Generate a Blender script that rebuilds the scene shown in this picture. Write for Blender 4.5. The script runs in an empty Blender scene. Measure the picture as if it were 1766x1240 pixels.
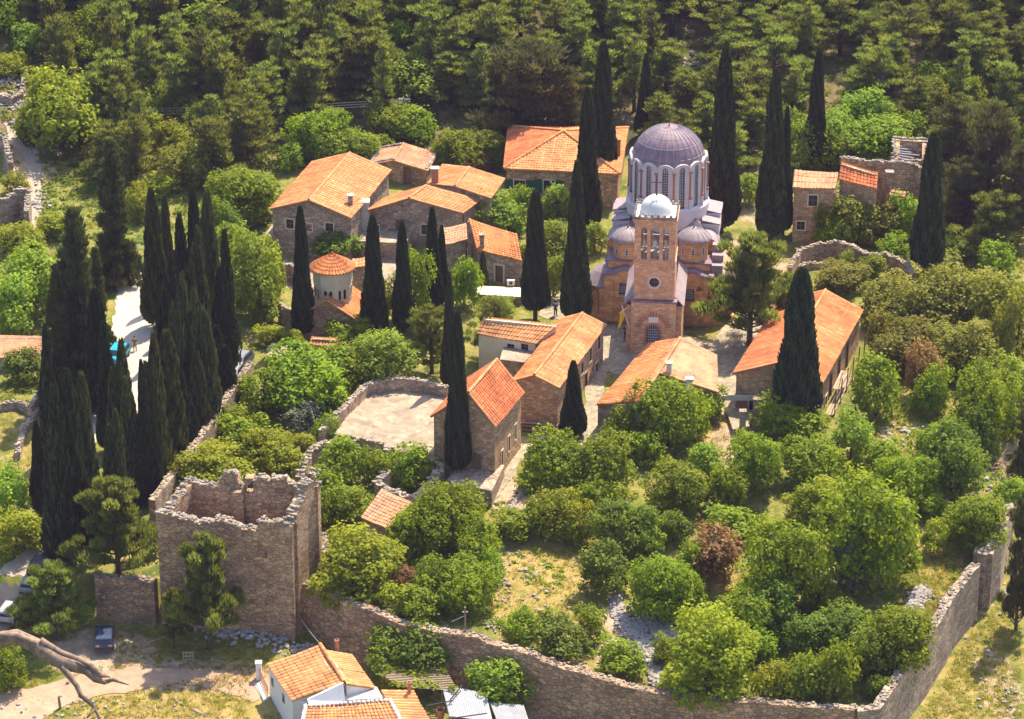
import bpy, bmesh, math, random
import numpy as np
from mathutils import Vector, Matrix
from mathutils.geometry import tessellate_polygon
R = math.radians
random.seed(7); rng = np.random.default_rng(7)
scene = bpy.context.scene; COL = scene.collection

# ------------------------------------------------ camera, world, sun, exposure
CAM = Vector((0.0, -301.5, 134.2)); TH = R(24.0); FPX = 5445.0; W0, H0 = 1766, 1240
cd = bpy.data.cameras.new("camera"); cam = bpy.data.objects.new("camera", cd); COL.objects.link(cam)
cam.location = CAM; cam.rotation_euler = (R(90) - TH, 0, 0)
cd.sensor_width = 36; cd.lens = FPX / W0 * 36; cd.clip_start = 1; cd.clip_end = 3000
scene.camera = cam
SUN_AZ, SUN_EL = R(30), R(58)
w = bpy.data.worlds.new("World"); scene.world = w; w.use_nodes = True
nt = w.node_tree; bg = nt.nodes["Background"]; sky = nt.nodes.new("ShaderNodeTexSky")
sky.sky_type = 'NISHITA'; sky.sun_disc = False; sky.sun_elevation = SUN_EL; sky.sun_rotation = SUN_AZ
sky.air_density = 1.0; sky.dust_density = 1.5; sky.ozone_density = 1.0
nt.links.new(sky.outputs[0], bg.inputs[0]); bg.inputs[1].default_value = 0.15
sd = bpy.data.lights.new("sun", 'SUN'); sd.energy = 4.8; sd.angle = R(0.5); sd.color = (1.0, 0.88, 0.68)
so = bpy.data.objects.new("sun", sd); COL.objects.link(so)
SV = Vector((math.sin(SUN_AZ) * math.cos(SUN_EL), math.cos(SUN_AZ) * math.cos(SUN_EL), math.sin(SUN_EL)))
so.rotation_euler = SV.to_track_quat('Z', 'Y').to_euler(); so.location = (60, 120, 160)
vs = scene.view_settings; scene.display_settings.display_device = 'sRGB'
vs.view_transform = 'Standard'; vs.look = 'None'; vs.gamma = 1; vs.exposure = 1.08
scene.cycles.max_bounces = 6; scene.cycles.diffuse_bounces = 4; scene.cycles.transmission_bounces = 3
scene.cycles.volume_bounces = 1
scene.cycles.use_adaptive_sampling = True; scene.cycles.adaptive_threshold = 0.02

# ------------------------------------------------ projection helpers
CT, ST = math.cos(TH), math.sin(TH)
def ray(px, py):
    a = (px - W0 / 2) / FPX; b = (H0 / 2 - py) / FPX
    return Vector((a, CT + b * ST, -ST + b * CT))
def P(px, py, z):
    d = ray(px, py); t = (z - CAM.z) / d.z
    return CAM + d * t
def PR(v):
    x, y, z = v[0] - CAM.x, v[1] - CAM.y, v[2] - CAM.z
    dep = y * CT - z * ST; up = y * ST + z * CT
    return (W0 / 2 + FPX * x / dep, H0 / 2 - FPX * up / dep)
def depth(v): return (v[1] - CAM.y) * CT - (v[2] - CAM.z) * ST
def zat(x, y, py):
    lo, hi = -30, 80
    for _ in range(40):
        m = (lo + hi) / 2
        if PR((x, y, m))[1] > py: lo = m
        else: hi = m
    return (lo + hi) / 2

# ------------------------------------------------ terrain height
def f0(y):
    y = np.asarray(y, float)
    z = np.where(y < -10, 0.07 * (y + 10), 0.0)
    z = z + np.where(y > 22, 0.055 * (np.minimum(y, 60) - 22), 0)
    z = z + np.where(y > 60, 0.27 * (y - 60) , 0)
    return z
FW = [(163, 992), (270, 1002), (503, 993), (600, 1035), (700, 1072), (760, 1085), (900, 1122), (1030, 1168), (1180, 1200), (1330, 1213), (1477, 1220)]
RW = [(1477, 1220), (1512, 1218), (1555, 1155), (1598, 1095), (1640, 1025), (1685, 969), (1696, 951), (1722, 925), (1733, 888), (1762, 840)]
def walltop(px, py, h=1.0):
    z = 0.0
    for _ in range(12):
        p = P(px, py, z); z = float(f0(p.y)) + h
    return P(px, py, z)
fw = [walltop(*p) for p in FW]; rw = [walltop(*p) for p in RW]
fx = np.array([p.x for p in fw]); fy = np.array([p.y for p in fw])
rx = np.array([p.x for p in rw]); ry = np.array([p.y for p in rw])
def sm(t): t = np.clip(t, 0, 1); return t * t * (3 - 2 * t)
def Hf(x, y):
    x = np.asarray(x, float); y = np.asarray(y, float)
    z = f0(y)
    yw = np.interp(x, fx, fy); d = yw - y
    wide = 1.0 + 22 * sm((-52 - x) / 6)
    a = sm((d + 1.0) / wide) * 1.0
    o = np.argsort(ry); xw = np.interp(y, ry[o], rx[o]); e = x - xw
    b = sm((e + 1.0) / 1.0) * sm((-16 - y) / 14)
    z = z - np.maximum(a * (4.0 - 1.0 * sm((-14 - x) / 10)), b * 4.0)
    z = z + 0.10 * np.sin(x * 0.31 + 1.3) * np.cos(y * 0.27) + 0.05 * np.sin(x * 0.9 + y * 0.7)
    z = z + 3.0 * sm((-45 - x) / 25) * sm((y - 38) / 25) + 0.8 * np.sin(x * .07 + 2) * sm((y - 60) / 20)
    return z
GX0, GX1, GY0, GY1, GS = -150, 160, -130, 190, 1.0
gx = np.arange(GX0, GX1 + .1, GS); gy = np.arange(GY0, GY1 + .1, GS)
GXX, GYY = np.meshgrid(gx, gy, indexing='ij'); GZ = Hf(GXX, GYY)
def H(x, y):
    i = (x - GX0) / GS; j = (y - GY0) / GS
    i = min(max(i, 0), len(gx) - 1.001); j = min(max(j, 0), len(gy) - 1.001)
    a, b = int(i), int(j); u, v = i - a, j - b
    z00, z10, z01, z11 = GZ[a, b], GZ[a + 1, b], GZ[a, b + 1], GZ[a + 1, b + 1]
    if u >= v: return float(z00 + u * (z10 - z00) + v * (z11 - z10))
    return float(z00 + v * (z01 - z00) + u * (z11 - z01))
def G(px, py):
    d = ray(px, py); t = 200.0; prev = t
    while t < 700:
        p = CAM + d * t
        if p.z < H(p.x, p.y): break
        prev = t; t += 1.5
    lo, hi = prev, t
    for _ in range(14):
        m = (lo + hi) / 2; p = CAM + d * m
        if p.z < H(p.x, p.y): hi = m
        else: lo = m
    p = CAM + d * hi
    return Vector((p.x, p.y, H(p.x, p.y)))

# ------------------------------------------------ mesh builder, tagging
class MB:
    def __init__(s): s.v = []; s.f = []; s.m = []; s.mi = 0
    def add(s, vs, fs):
        n = len(s.v); s.v += [tuple(p) for p in vs]; s.f += [tuple(n + i for i in f) for f in fs]; s.m += [s.mi] * len(fs)
    def box(s, c, h, rz=0.0, M=None):
        cs, sn = math.cos(rz), math.sin(rz); vs = []
        for sx, sy, sz in ((-1,-1,-1),(1,-1,-1),(1,1,-1),(-1,1,-1),(-1,-1,1),(1,-1,1),(1,1,1),(-1,1,1)):
            x, y, z = sx * h[0], sy * h[1], sz * h[2]
            v = Vector((x * cs - y * sn, x * sn + y * cs, z))
            if M: v = M @ v
            vs.append(v + Vector(c))
        s.add(vs, [(0,3,2,1),(4,5,6,7),(0,1,5,4),(1,2,6,5),(2,3,7,6),(3,0,4,7)])
    def tube(s, pts, rad, n=6, cap=True):
        pts = [Vector(p) for p in pts]
        if not isinstance(rad, (list, tuple)): rad = [rad] * len(pts)
        rings = []
        for i, p in enumerate(pts):
            d = (pts[min(i + 1, len(pts) - 1)] - pts[max(i - 1, 0)]).normalized()
            a = d.cross(Vector((0.13, 0.27, 1)) if abs(d.z) < .9 else Vector((1, 0.1, 0))).normalized(); b = d.cross(a)
            rings.append([p + (a * math.cos(2 * math.pi * k / n) + b * math.sin(2 * math.pi * k / n)) * rad[i] for k in range(n)])
        vs = [q for r in rings for q in r]; fs = []
        for i in range(len(pts) - 1):
            for k in range(n):
                fs.append((i * n + k, i * n + (k + 1) % n, (i + 1) * n + (k + 1) % n, (i + 1) * n + k))
        if cap: fs += [tuple(range(n))[::-1], tuple((len(pts) - 1) * n + k for k in range(n))]
        s.add(vs, fs)
    def lathe(s, c, prof, n=24, a0=0, a1=2 * math.pi, sx=1, sy=1):
        full = abs(a1 - a0 - 2 * math.pi) < 1e-6; m = n if full else n + 1; vs = []; fs = []
        for r, z in prof:
            for k in range(m):
                a = a0 + (a1 - a0) * k / n
                vs.append((c[0] + r * math.cos(a) * sx, c[1] + r * math.sin(a) * sy, c[2] + z))
        for i in range(len(prof) - 1):
            for k in range(n):
                k2 = (k + 1) % m
                fs.append((i * m + k, i * m + k2, (i + 1) * m + k2, (i + 1) * m + k))
        s.add(vs, fs)
    def rock(s, c, r, seed=None):
        vs = []
        for p in ICO:
            k = random.uniform(.7, 1.15)
            vs.append((c[0] + p[0] * r[0] * k, c[1] + p[1] * r[1] * k, c[2] + p[2] * r[2] * k))
        s.add(vs, ICOF)
    def poly_prism(s, loop, up, bottom=True):
        n = len(loop); lo = [Vector(p) for p in loop]; hi = [p + Vector(up) for p in lo]
        t = tessellate_polygon([lo])
        fs = [tuple(i + n for i in f) for f in t] + ([tuple(reversed(f)) for f in t] if bottom else [])
        fs += [(i, (i + 1) % n, n + (i + 1) % n, n + i) for i in range(n)]
        s.add(lo + hi, fs)
_bm = bmesh.new(); bmesh.ops.create_icosphere(_bm, subdivisions=1, radius=1)
ICO = [tuple(v.co) for v in _bm.verts]; ICOF = [tuple(v.index for v in f.verts) for f in _bm.faces]; _bm.free()

def mesh_of(mb, name, mats, smooth=False):
    me = bpy.data.meshes.new(name); me.from_pydata(mb.v, [], mb.f); me.update()
    for m in (mats if isinstance(mats, (list, tuple)) else [mats]): me.materials.append(m)
    if max(mb.m or [0]): me.polygons.foreach_set("material_index", mb.m)
    if smooth: me.polygons.foreach_set("use_smooth", [True] * len(me.polygons))
    return me
def tag(o, label=None, cat=None, group=None, kind=None):
    if label: o["label"] = label
    if cat: o["category"] = cat
    if group: o["group"] = group
    if kind: o["kind"] = kind
    return o
MW = {}
def thing(name, loc, label, cat, group=None, rz=0.0):
    o = bpy.data.objects.new(name, None); COL.objects.link(o); o.location = loc; o.rotation_euler = (0, 0, rz)
    o.empty_display_size = .5
    MW[o] = (Matrix.Translation(Vector(loc)) @ Matrix.Rotation(rz, 4, 'Z')).inverted()
    return tag(o, label, cat, group)
def obj(name, mb, mat, parent=None, label=None, smooth=False, local=False):
    """mb is in world coordinates unless local"""
    if parent is not None and not local:
        Mi = MW[parent]; mb.v = [tuple(Mi @ Vector(p)) for p in mb.v]
    o = bpy.data.objects.new(name, mesh_of(mb, name, mat, smooth)); COL.objects.link(o)
    if parent is not None: o.parent = parent; MW[o] = MW[parent]
    if label: o["label"] = label
    return o
def single(name, mb, mat, label, cat, group=None, kind=None, smooth=False):
    """one-mesh thing; origin moved to its base"""
    c = np.array(mb.v); o0 = Vector((c[:, 0].mean(), c[:, 1].mean(), c[:, 2].min()))
    mb.v = [tuple(Vector(p) - o0) for p in mb.v]
    o = bpy.data.objects.new(name, mesh_of(mb, name, mat, smooth)); COL.objects.link(o); o.location = o0
    return tag(o, label, cat, group, kind)

# ------------------------------------------------ materials
def mat(name, build, rough=0.9):
    m = bpy.data.materials.new(name); m.use_nodes = True; n = m.node_tree
    b = n.nodes["Principled BSDF"]; b.inputs["Roughness"].default_value = rough
    b.inputs["Specular IOR Level"].default_value = 0.25
    build(n, b); return m
def N(n, t, **k):
    x = n.nodes.new(t)
    for a, v in k.items(): setattr(x, a, v)
    return x
def ramp(n, fac, stops):
    r = N(n, "ShaderNodeValToRGB"); e = r.color_ramp.elements
    while len(e) < len(stops): e.new(0.5)
    for q, (p, c) in zip(e, stops): q.position = p; q.color = (*c, 1)
    n.links.new(fac, r.inputs[0]); return r.outputs[0]
def noise(n, vec, scale, detail=4, rough=.6):
    x = N(n, "ShaderNodeTexNoise"); x.inputs["Scale"].default_value = scale; x.inputs["Detail"].default_value = detail
    x.inputs["Roughness"].default_value = rough
    if vec is not None: n.links.new(vec, x.inputs["Vector"])
    return x.outputs["Fac"]
def mix(n, fac, a, b, mode='MIX'):
    m = N(n, "ShaderNodeMix", data_type='RGBA', blend_type=mode)
    for s, v in ((m.inputs[0], fac), (m.inputs[6], a), (m.inputs[7], b)):
        if hasattr(v, "is_output") or isinstance(v, bpy.types.NodeSocket): n.links.new(v, s)
        elif isinstance(v, (int, float)): s.default_value = v
        else: s.default_value = (*v, 1)
    return m.outputs[2]
def mapping(n, scale, src="Object"):
    tc = N(n, "ShaderNodeTexCoord"); mp = N(n, "ShaderNodeMapping"); mp.inputs["Scale"].default_value = scale
    n.links.new(tc.outputs[src], mp.inputs["Vector"]); return mp.outputs["Vector"]
def bump(n, b, h, s=.5, d=.1):
    x = N(n, "ShaderNodeBump"); x.inputs["Strength"].default_value = s; x.inputs["Distance"].default_value = d
    n.links.new(h, x.inputs["Height"]); n.links.new(x.outputs[0], b.inputs["Normal"])
def gm(n, op, a, b):
    m = N(n, "ShaderNodeMath", operation=op)
    for i, v in enumerate((a, b)):
        if isinstance(v, (int, float)): m.inputs[i].default_value = v
        else: n.links.new(v, m.inputs[i])
    return m.outputs[0]
def stone(name, c1, c2, c3, mortar, sc=2.4, squash=1.9, mw=0.06, stain=.35, bs=.8):
    def bld(n, b):
        v = mapping(n, (1, 1, squash))
        wob = N(n, "ShaderNodeTexNoise"); wob.inputs["Scale"].default_value = 1.3; n.links.new(v, wob.inputs["Vector"])
        vv = N(n, "ShaderNodeMixRGB", blend_type='ADD'); vv.inputs[0].default_value = .25
        n.links.new(v, vv.inputs[1]); n.links.new(wob.outputs["Color"], vv.inputs[2])
        a = N(n, "ShaderNodeTexVoronoi"); a.inputs["Scale"].default_value = sc; n.links.new(vv.outputs[0], a.inputs["Vector"])
        e = N(n, "ShaderNodeTexVoronoi", feature='DISTANCE_TO_EDGE'); e.inputs["Scale"].default_value = sc; n.links.new(vv.outputs[0], e.inputs["Vector"])
        sep = N(n, "ShaderNodeSeparateColor"); n.links.new(a.outputs["Color"], sep.inputs[0])
        col = ramp(n, sep.outputs[0], [(0, c1), (.5, c2), (1, c3)])
        col = mix(n, gm(n, 'MULTIPLY', sep.outputs[1], .5), col, (c1[0] * .45, c1[1] * .45, c1[2] * .5))
        ed = ramp(n, e.outputs["Distance"], [(0, (1, 1, 1)), (mw, (0, 0, 0))])
        col = mix(n, ed, col, mortar)
        big = noise(n, v, .35, 5, .65); st = ramp(n, big, [(.38, (1, 1, 1)), (.62, (1 - stain, 1 - stain, 1 - stain * .9))])
        col = mix(n, 1.0, col, st, 'MULTIPLY')
        fine = noise(n, v, 14, 3, .7); col = mix(n, 1.0, col, ramp(n, fine, [(.3, (.78, .78, .78)), (.7, (1.15, 1.13, 1.1))]), 'MULTIPLY')
        n.links.new(col, b.inputs["Base Color"])
        h = ramp(n, e.outputs["Distance"], [(0, (0, 0, 0)), (mw * 1.6, (1, 1, 1))])
        bump(n, b, gm(n, 'ADD', h, gm(n, 'MULTIPLY', fine, .5)), bs, .08)
    return mat(name, bld)
def plain(name, c, var=.15, sc=3, rough=.8, bs=.2, metallic=0):
    def bld(n, b):
        v = mapping(n, (1, 1, 1)); f = noise(n, v, sc, 6, .65)
        lo = tuple(x * (1 - var) for x in c); hi = tuple(min(1, x * (1 + var)) for x in c)
        n.links.new(ramp(n, f, [(.3, lo), (.7, hi)]), b.inputs["Base Color"]); b.inputs["Metallic"].default_value = metallic
        bump(n, b, noise(n, v, sc * 6, 3), bs, .05)
    return mat(name, bld, rough)
def tiles(name, c1, c2, c3, dirt=.35):
    def bld(n, b):
        v = mapping(n, (1, 1, 1))
        at = N(n, "ShaderNodeAttribute", attribute_name="tile")
        col = ramp(n, at.outputs["Fac"], [(0, c1), (.55, c2), (1, c3)])
        big = noise(n, v, .5, 6, .7)
        col = mix(n, 1.0, col, ramp(n, big, [(.35, (1 - dirt, 1 - dirt * .9, 1 - dirt * .8)), (.6, (1.05, 1.03, 1.0))]), 'MULTIPLY')
        fine = noise(n, v, 9, 4, .7); col = mix(n, 1.0, col, ramp(n, fine, [(.3, (.85, .85, .85)), (.7, (1.1, 1.08, 1.05))]), 'MULTIPLY')
        n.links.new(col, b.inputs["Base Color"])
    return mat(name, bld, .85)
def leafmat(name, c1, c2, trans=.45, tcol=None, rough=.6, hv=.35):
    m = bpy.data.materials.new(name); m.use_nodes = True; n = m.node_tree
    b = n.nodes["Principled BSDF"]; b.inputs["Roughness"].default_value = rough; b.inputs["Specular IOR Level"].default_value = .2
    at = N(n, "ShaderNodeAttribute", attribute_name="leaf"); oi = N(n, "ShaderNodeObjectInfo")
    col = ramp(n, at.outputs["Fac"], [(0, c1), (1, c2)])
    hs = N(n, "ShaderNodeHueSaturation"); n.links.new(col, hs.inputs["Color"])
    n.links.new(gm(n, 'ADD', gm(n, 'MULTIPLY', oi.outputs["Random"], .03), .48), hs.inputs["Hue"])
    n.links.new(gm(n, 'ADD', gm(n, 'MULTIPLY', oi.outputs["Random"], hv), 1 - hv / 2), hs.inputs["Value"])
    n.links.new(hs.outputs[0], b.inputs["Base Color"])
    t = N(n, "ShaderNodeBsdfTranslucent"); tc = mix(n, 1.0, hs.outputs[0], tcol or (1.6, 1.5, .8), 'MULTIPLY'); n.links.new(tc, t.inputs[0])
    ms = N(n, "ShaderNodeMixShader"); ms.inputs[0].default_value = trans
    n.links.new(b.outputs[0], ms.inputs[1]); n.links.new(t.outputs[0], ms.inputs[2])
    n.links.new(ms.outputs[0], n.nodes["Material Output"].inputs[0]); return m
M = {}
M['stone'] = stone("rubble_stone", (.60, .38, .22), (.72, .49, .29), (.40, .25, .15), (.22, .15, .10), sc=1.8, squash=1.8, mw=.07)
M['stone_warm'] = stone("warm_rubble_stone", (.62, .38, .20), (.72, .50, .30), (.46, .25, .14), (.34, .20, .12), sc=1.8, squash=1.8, stain=.25)
M['stone_grey'] = stone("grey_rubble_stone", (.56, .41, .29), (.68, .52, .38), (.38, .27, .20), (.22, .17, .14), sc=1.8, squash=1.8, mw=.07)
M['stone_dark'] = stone("dark_rubble_stone", (.52, .32, .19), (.66, .43, .26), (.33, .21, .13), (.18, .12, .08), sc=1.7, squash=1.8, mw=.08)
M['coping'] = stone("pale_loose_stone", (.44, .37, .29), (.54, .46, .37), (.32, .27, .22), (.4, .34, .27), sc=1.2)
M['rubble'] = plain("fallen_stone", (.34, .30, .28), .35, 2.2)
M['church'] = stone("ochre_church_stone", (.78, .40, .17), (.85, .50, .24), (.66, .30, .13), (.60, .34, .18), sc=1.8, squash=1.8, mw=.05, stain=.18, bs=.3)
M['tower'] = stone("pink_ashlar_stone", (.76, .42, .24), (.84, .52, .31), (.62, .32, .18), (.60, .36, .22), sc=2.2, squash=2.0, mw=.05, stain=.15, bs=.45)
M['brickred'] = plain("red_brick", (.42, .17, .10), .25, 8)
M['lead'] = plain("weathered_lead", (.21, .14, .17), .35, 1.2, .55, .15)
M['lead_lit'] = plain("sunlit_lead", (.29, .225, .235), .2, 1.4, .55, .15)  # paler copy of the lead, sunlight on the lower roofs put into the colour
M['white'] = plain("white_plaster", (.68, .65, .62), .06, 1.2, .8, .1)
M['drumwhite'] = plain("lime_plaster", (.56, .48, .48), .10, 1.0, .8, .1)
M['cream'] = plain("cream_plaster", (.66, .55, .40), .12, 1.0, .85, .1)
M['dark'] = plain("dark_opening", (.02, .018, .02), .2, 3, .4)
M['glass'] = plain("dark_window_glass", (.03, .035, .045), .2, 2, .15)
M['wood'] = plain("weathered_wood", (.20, .12, .08), .3, 6)
M['woodp'] = plain("pale_timber", (.36, .27, .18), .25, 6)
M['bark'] = plain("tree_bark", (.10, .075, .055), .35, 9)
M['barkg'] = plain("grey_dead_bark", (.24, .165, .12), .5, 14)
M['metal'] = plain("grey_metal", (.35, .35, .36), .15, 3, .4)
M['iron'] = plain("dark_iron", (.05, .05, .05), .2, 3, .5)
M['bronze'] = plain("pale_bronze", (.55, .50, .42), .15, 4, .5)
M['sheet'] = plain("pale_metal_sheet", (.32, .32, .34), .12, 1.0, .5)
M['concrete'] = plain("grey_concrete", (.45, .43, .40), .15, 2)
M['terrace'] = stone("worn_plaza_slabs", (.42, .32, .22), (.49, .39, .28), (.34, .26, .18), (.24, .19, .13), sc=1.5, squash=1, mw=.02, stain=.3, bs=.2)
M['cobble'] = stone("cobbles", (.44, .37, .25), (.52, .44, .31), (.33, .28, .20), (.28, .24, .16), sc=2.6, squash=1, stain=.3, bs=.4)
M['road'] = plain("pale_road_dust", (.38, .30, .23), .12, .8, .95, .15)
M['lane'] = plain("bright_lane_concrete", (.48, .41, .33), .10, .5, .95, .1)
M['dirt'] = plain("dirt_track_earth", (.38, .25, .165), .22, 1.0, .95, .3)
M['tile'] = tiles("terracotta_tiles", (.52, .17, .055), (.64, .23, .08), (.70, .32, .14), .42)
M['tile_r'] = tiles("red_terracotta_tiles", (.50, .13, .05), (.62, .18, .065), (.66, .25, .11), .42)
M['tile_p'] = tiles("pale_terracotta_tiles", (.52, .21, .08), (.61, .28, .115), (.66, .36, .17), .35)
M['tile_o'] = tiles("old_weathered_tiles", (.52, .24, .13), (.64, .34, .19), (.42, .24, .16), .45)
M['tile_b'] = tiles("brown_shaded_tiles", (.30, .20, .16), (.38, .26, .20), (.45, .30, .22), .4)
M['leaf_g'] = leafmat("green_leaves", (.12, .185, .004), (.27, .345, .008))
M['leaf_y'] = leafmat("yellow_green_leaves", (.15, .20, .006), (.34, .37, .014))
M['leaf_d'] = leafmat("deep_green_leaves", (.08, .13, .008), (.19, .255, .018), .45)
M['leaf_s'] = leafmat("pale_spring_leaves", (.13, .20, .015), (.30, .40, .04), .5)
M['leaf_o'] = leafmat("grey_olive_leaves", (.11, .13, .08), (.20, .21, .14), .2, (1.2, 1.1, .9))
M['leaf_b'] = leafmat("rust_brown_leaves", (.20, .115, .035), (.32, .20, .07), .3, (1.5, 1.1, .6))
M['leaf_m'] = leafmat("bronze_green_leaves", (.14, .18, .015), (.32, .30, .045), .5, (1.4, 1.3, .7))
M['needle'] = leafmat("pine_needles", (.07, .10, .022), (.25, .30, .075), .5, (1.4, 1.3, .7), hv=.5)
M['needle_d'] = leafmat("dark_pine_needles", (.045, .055, .02), (.16, .16, .055), .3, (1.3, 1.2, .8))
M['cyp'] = leafmat("cypress_scales", (.016, .030, .012), (.075, .10, .038), .15, (1.2, 1.2, .8), hv=.3)
M['cyp_l'] = leafmat("olive_cypress_scales", (.030, .044, .014), (.15, .165, .05), .2, (1.2, 1.2, .8), hv=.3)
M['grass'] = leafmat("grass_blades", (.18, .20, .035), (.44, .34, .10), .45, (1.3, 1.2, .7))
M['broom'] = plain("broom_flowers", (.75, .50, .01), .2, 9)
def ground_mat():
    def bld(n, b):
        v = mapping(n, (1, 1, 1)); a = N(n, "ShaderNodeAttribute", attribute_name="zone")
        sep = N(n, "ShaderNodeSeparateColor"); n.links.new(a.outputs["Color"], sep.inputs[0])
        g = ramp(n, noise(n, v, .25, 8, .7), [(.35, (.08, .12, .02)), (.5, (.18, .20, .035)), (.65, (.30, .24, .08))])
        dry = ramp(n, noise(n, v, .4, 8, .75), [(.32, (.17, .19, .03)), (.48, (.38, .29, .09)), (.66, (.46, .33, .16))])
        dirt = ramp(n, noise(n, v, .7, 8, .7), [(.35, (.36, .24, .15)), (.65, (.56, .44, .33))])
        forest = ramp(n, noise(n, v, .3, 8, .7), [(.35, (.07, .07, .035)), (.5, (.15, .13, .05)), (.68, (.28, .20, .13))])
        br = noise(n, v, .9, 6, .7)
        def th(s): return ramp(n, gm(n, 'ADD', s, gm(n, 'MULTIPLY', gm(n, 'SUBTRACT', br, .5), .9)), [(.42, (0, 0, 0)), (.58, (1, 1, 1))])
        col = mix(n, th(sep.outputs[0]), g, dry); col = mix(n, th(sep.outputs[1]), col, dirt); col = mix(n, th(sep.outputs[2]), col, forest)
        f = noise(n, v, 7, 4, .8); col = mix(n, 1.0, col, ramp(n, f, [(.3, (.7, .72, .7)), (.7, (1.2, 1.15, 1.1))]), 'MULTIPLY')
        n.links.new(col, b.inputs["Base Color"]); bump(n, b, f, .9, .15)
    return mat("hillside_ground", bld, 1.0)
M['ground'] = ground_mat()
# ------------------------------------------------ ground sheet with colour zones
zone = np.zeros((len(gx), len(gy), 3))
def zpatch(px, py, rx_, ry_, ch, amt=1.0):
    p = G(px, py); d = ((GXX - p.x) / rx_) ** 2 + ((GYY - p.y) / ry_) ** 2
    zone[..., ch] = np.maximum(zone[..., ch], amt * np.clip(1.4 - d, 0, 1))
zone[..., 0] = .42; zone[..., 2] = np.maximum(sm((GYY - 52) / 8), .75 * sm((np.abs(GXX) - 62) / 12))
for a in [(930, 990, 5, 9, 0), (880, 950, 3, 4, 0), (900, 1060, 3, 3, 0), (1230, 1000, 3, 4, 0, .6), (1060, 1100, 2, 6, 1), (1240, 740, 3, 6, 0), (1260, 770, 2, 5, 1),
          (1650, 1180, 6, 14, 0, .5), (1700, 1060, 3, 8, 0, .45), (250, 1190, 9, 6, 0, .8), (390, 1190, 6, 6, 0, .8), (330, 1165, 10, 3, 1, .8), (180, 1130, 6, 5, 1, .7),
          (860, 830, 2, 6, 1), (1610, 950, 3, 5, 0), (1720, 1180, 3, 8, 1, .5), (60, 260, 4, 12, 1, .8), (90, 200, 4, 6, 1), (60, 130, 6, 5, 1), (1390, 100, 20, 6, 0, .6), (1180, 120, 8, 10, 1, .6), (1280, 460, 6, 9, 1, .7), (1300, 330, 5, 14, 1, .5),
          (930, 10, 10, 6, 1, .8), (1300, 600, 6, 6, 1, .6), (600, 470, 10, 6, 1, .8), (1680, 420, 6, 8, 0, .5), (30, 760, 6, 8, 0, .5), (450, 1190, 4, 4, 0, .8), (950, 1220, 4, 3, 1, .8), (1550, 660, 4, 6, 0, .6), (1500, 760, 4, 4, 0, .7), (1740, 780, 4, 5, 1, .6),
          (60, 820, 5, 6, 0, .5), (980, 1100, 4, 4, 0, .5), (740, 1150, 5, 4, 1, .5)]:
    zpatch(*a)
mb = MB(); nx, ny = len(gx), len(gy)
mb.v = [(float(GXX[i, j]), float(GYY[i, j]), float(GZ[i, j])) for i in range(nx) for j in range(ny)]
for i in range(nx - 1):
    for j in range(ny - 1):
        a = i * ny + j; mb.f += [(a, a + ny, a + ny + 1), (a, a + ny + 1, a + 1)]
mb.m = [0] * len(mb.f)
# far skirt so that the ground reaches the horizon
def skirt():
    n0 = len(mb.v); rim = [i * ny for i in range(nx)] + [(nx - 1) * ny + j for j in range(1, ny)] + [i * ny + ny - 1 for i in range(nx - 2, -1, -1)] + [j for j in range(ny - 2, 0, -1)]
    cx, cy = 5, 30
    for r in rim:
        x, y, z = mb.v[r]; dx, dy = x - cx, y - cy; k = 5.0
        mb.v.append((cx + dx * k, cy + dy * k, z + (dy * .95 if dy > 0 else dy * .25)))
    L = len(rim)
    for i in range(L):
        mb.f.append((rim[i], n0 + i, n0 + (i + 1) % L, rim[(i + 1) % L])); mb.m.append(0)
skirt()
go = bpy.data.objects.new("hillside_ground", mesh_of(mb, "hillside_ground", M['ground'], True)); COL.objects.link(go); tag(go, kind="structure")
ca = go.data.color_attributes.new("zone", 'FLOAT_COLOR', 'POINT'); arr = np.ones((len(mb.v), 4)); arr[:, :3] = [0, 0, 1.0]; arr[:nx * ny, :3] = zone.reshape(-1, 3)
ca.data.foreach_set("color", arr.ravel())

def inpoly(x, y, pl):
    c = False; j = len(pl) - 1
    for i in range(len(pl)):
        if (pl[i][1] > y) != (pl[j][1] > y) and x < (pl[j][0] - pl[i][0]) * (y - pl[i][1]) / (pl[j][1] - pl[i][1]) + pl[i][0]: c = not c
        j = i
    return c
def drape(name, pxs, m, off=.05, step=.7, flat=None):
    pts = [G(*p) for p in pxs] if flat is None else [P(p[0], p[1], flat) for p in pxs]
    pl = [(p.x, p.y) for p in pts]; xs = [p[0] for p in pl]; ys = [p[1] for p in pl]
    loop = []
    bmx = bmesh.new(); vv = [bmx.verts.new((x, y, 0)) for x, y in pl]
    # irregular edge
    f = bmx.faces.new(vv); bmesh.ops.triangulate(bmx, faces=[f])
    for _k in range(7):
        es = [e for e in bmx.edges if e.calc_length() > step * 1.6]
        if not es: break
        bmesh.ops.subdivide_edges(bmx, edges=es, cuts=1); bmesh.ops.triangulate(bmx, faces=bmx.faces[:])
    for v in bmx.verts:
        if v.is_boundary and flat is None:
            v.co.x += random.uniform(-.2, .2); v.co.y += random.uniform(-.3, .3)
        v.co.z = (H(v.co.x, v.co.y) if flat is None else flat) + off
    for f in bmx.faces:
        if f.normal.z < 0: f.normal_flip()
    me = bpy.data.meshes.new(name); bmx.to_mesh(me); bmx.free(); me.materials.append(m)
    o = bpy.data.objects.new(name, me); COL.objects.link(o); tag(o, kind="structure"); return o
drape("lane", [(205, 470), (250, 460), (268, 520), (262, 640), (235, 720), (170, 760), (110, 800), (90, 740), (175, 640), (195, 560)], M['lane'])
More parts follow.
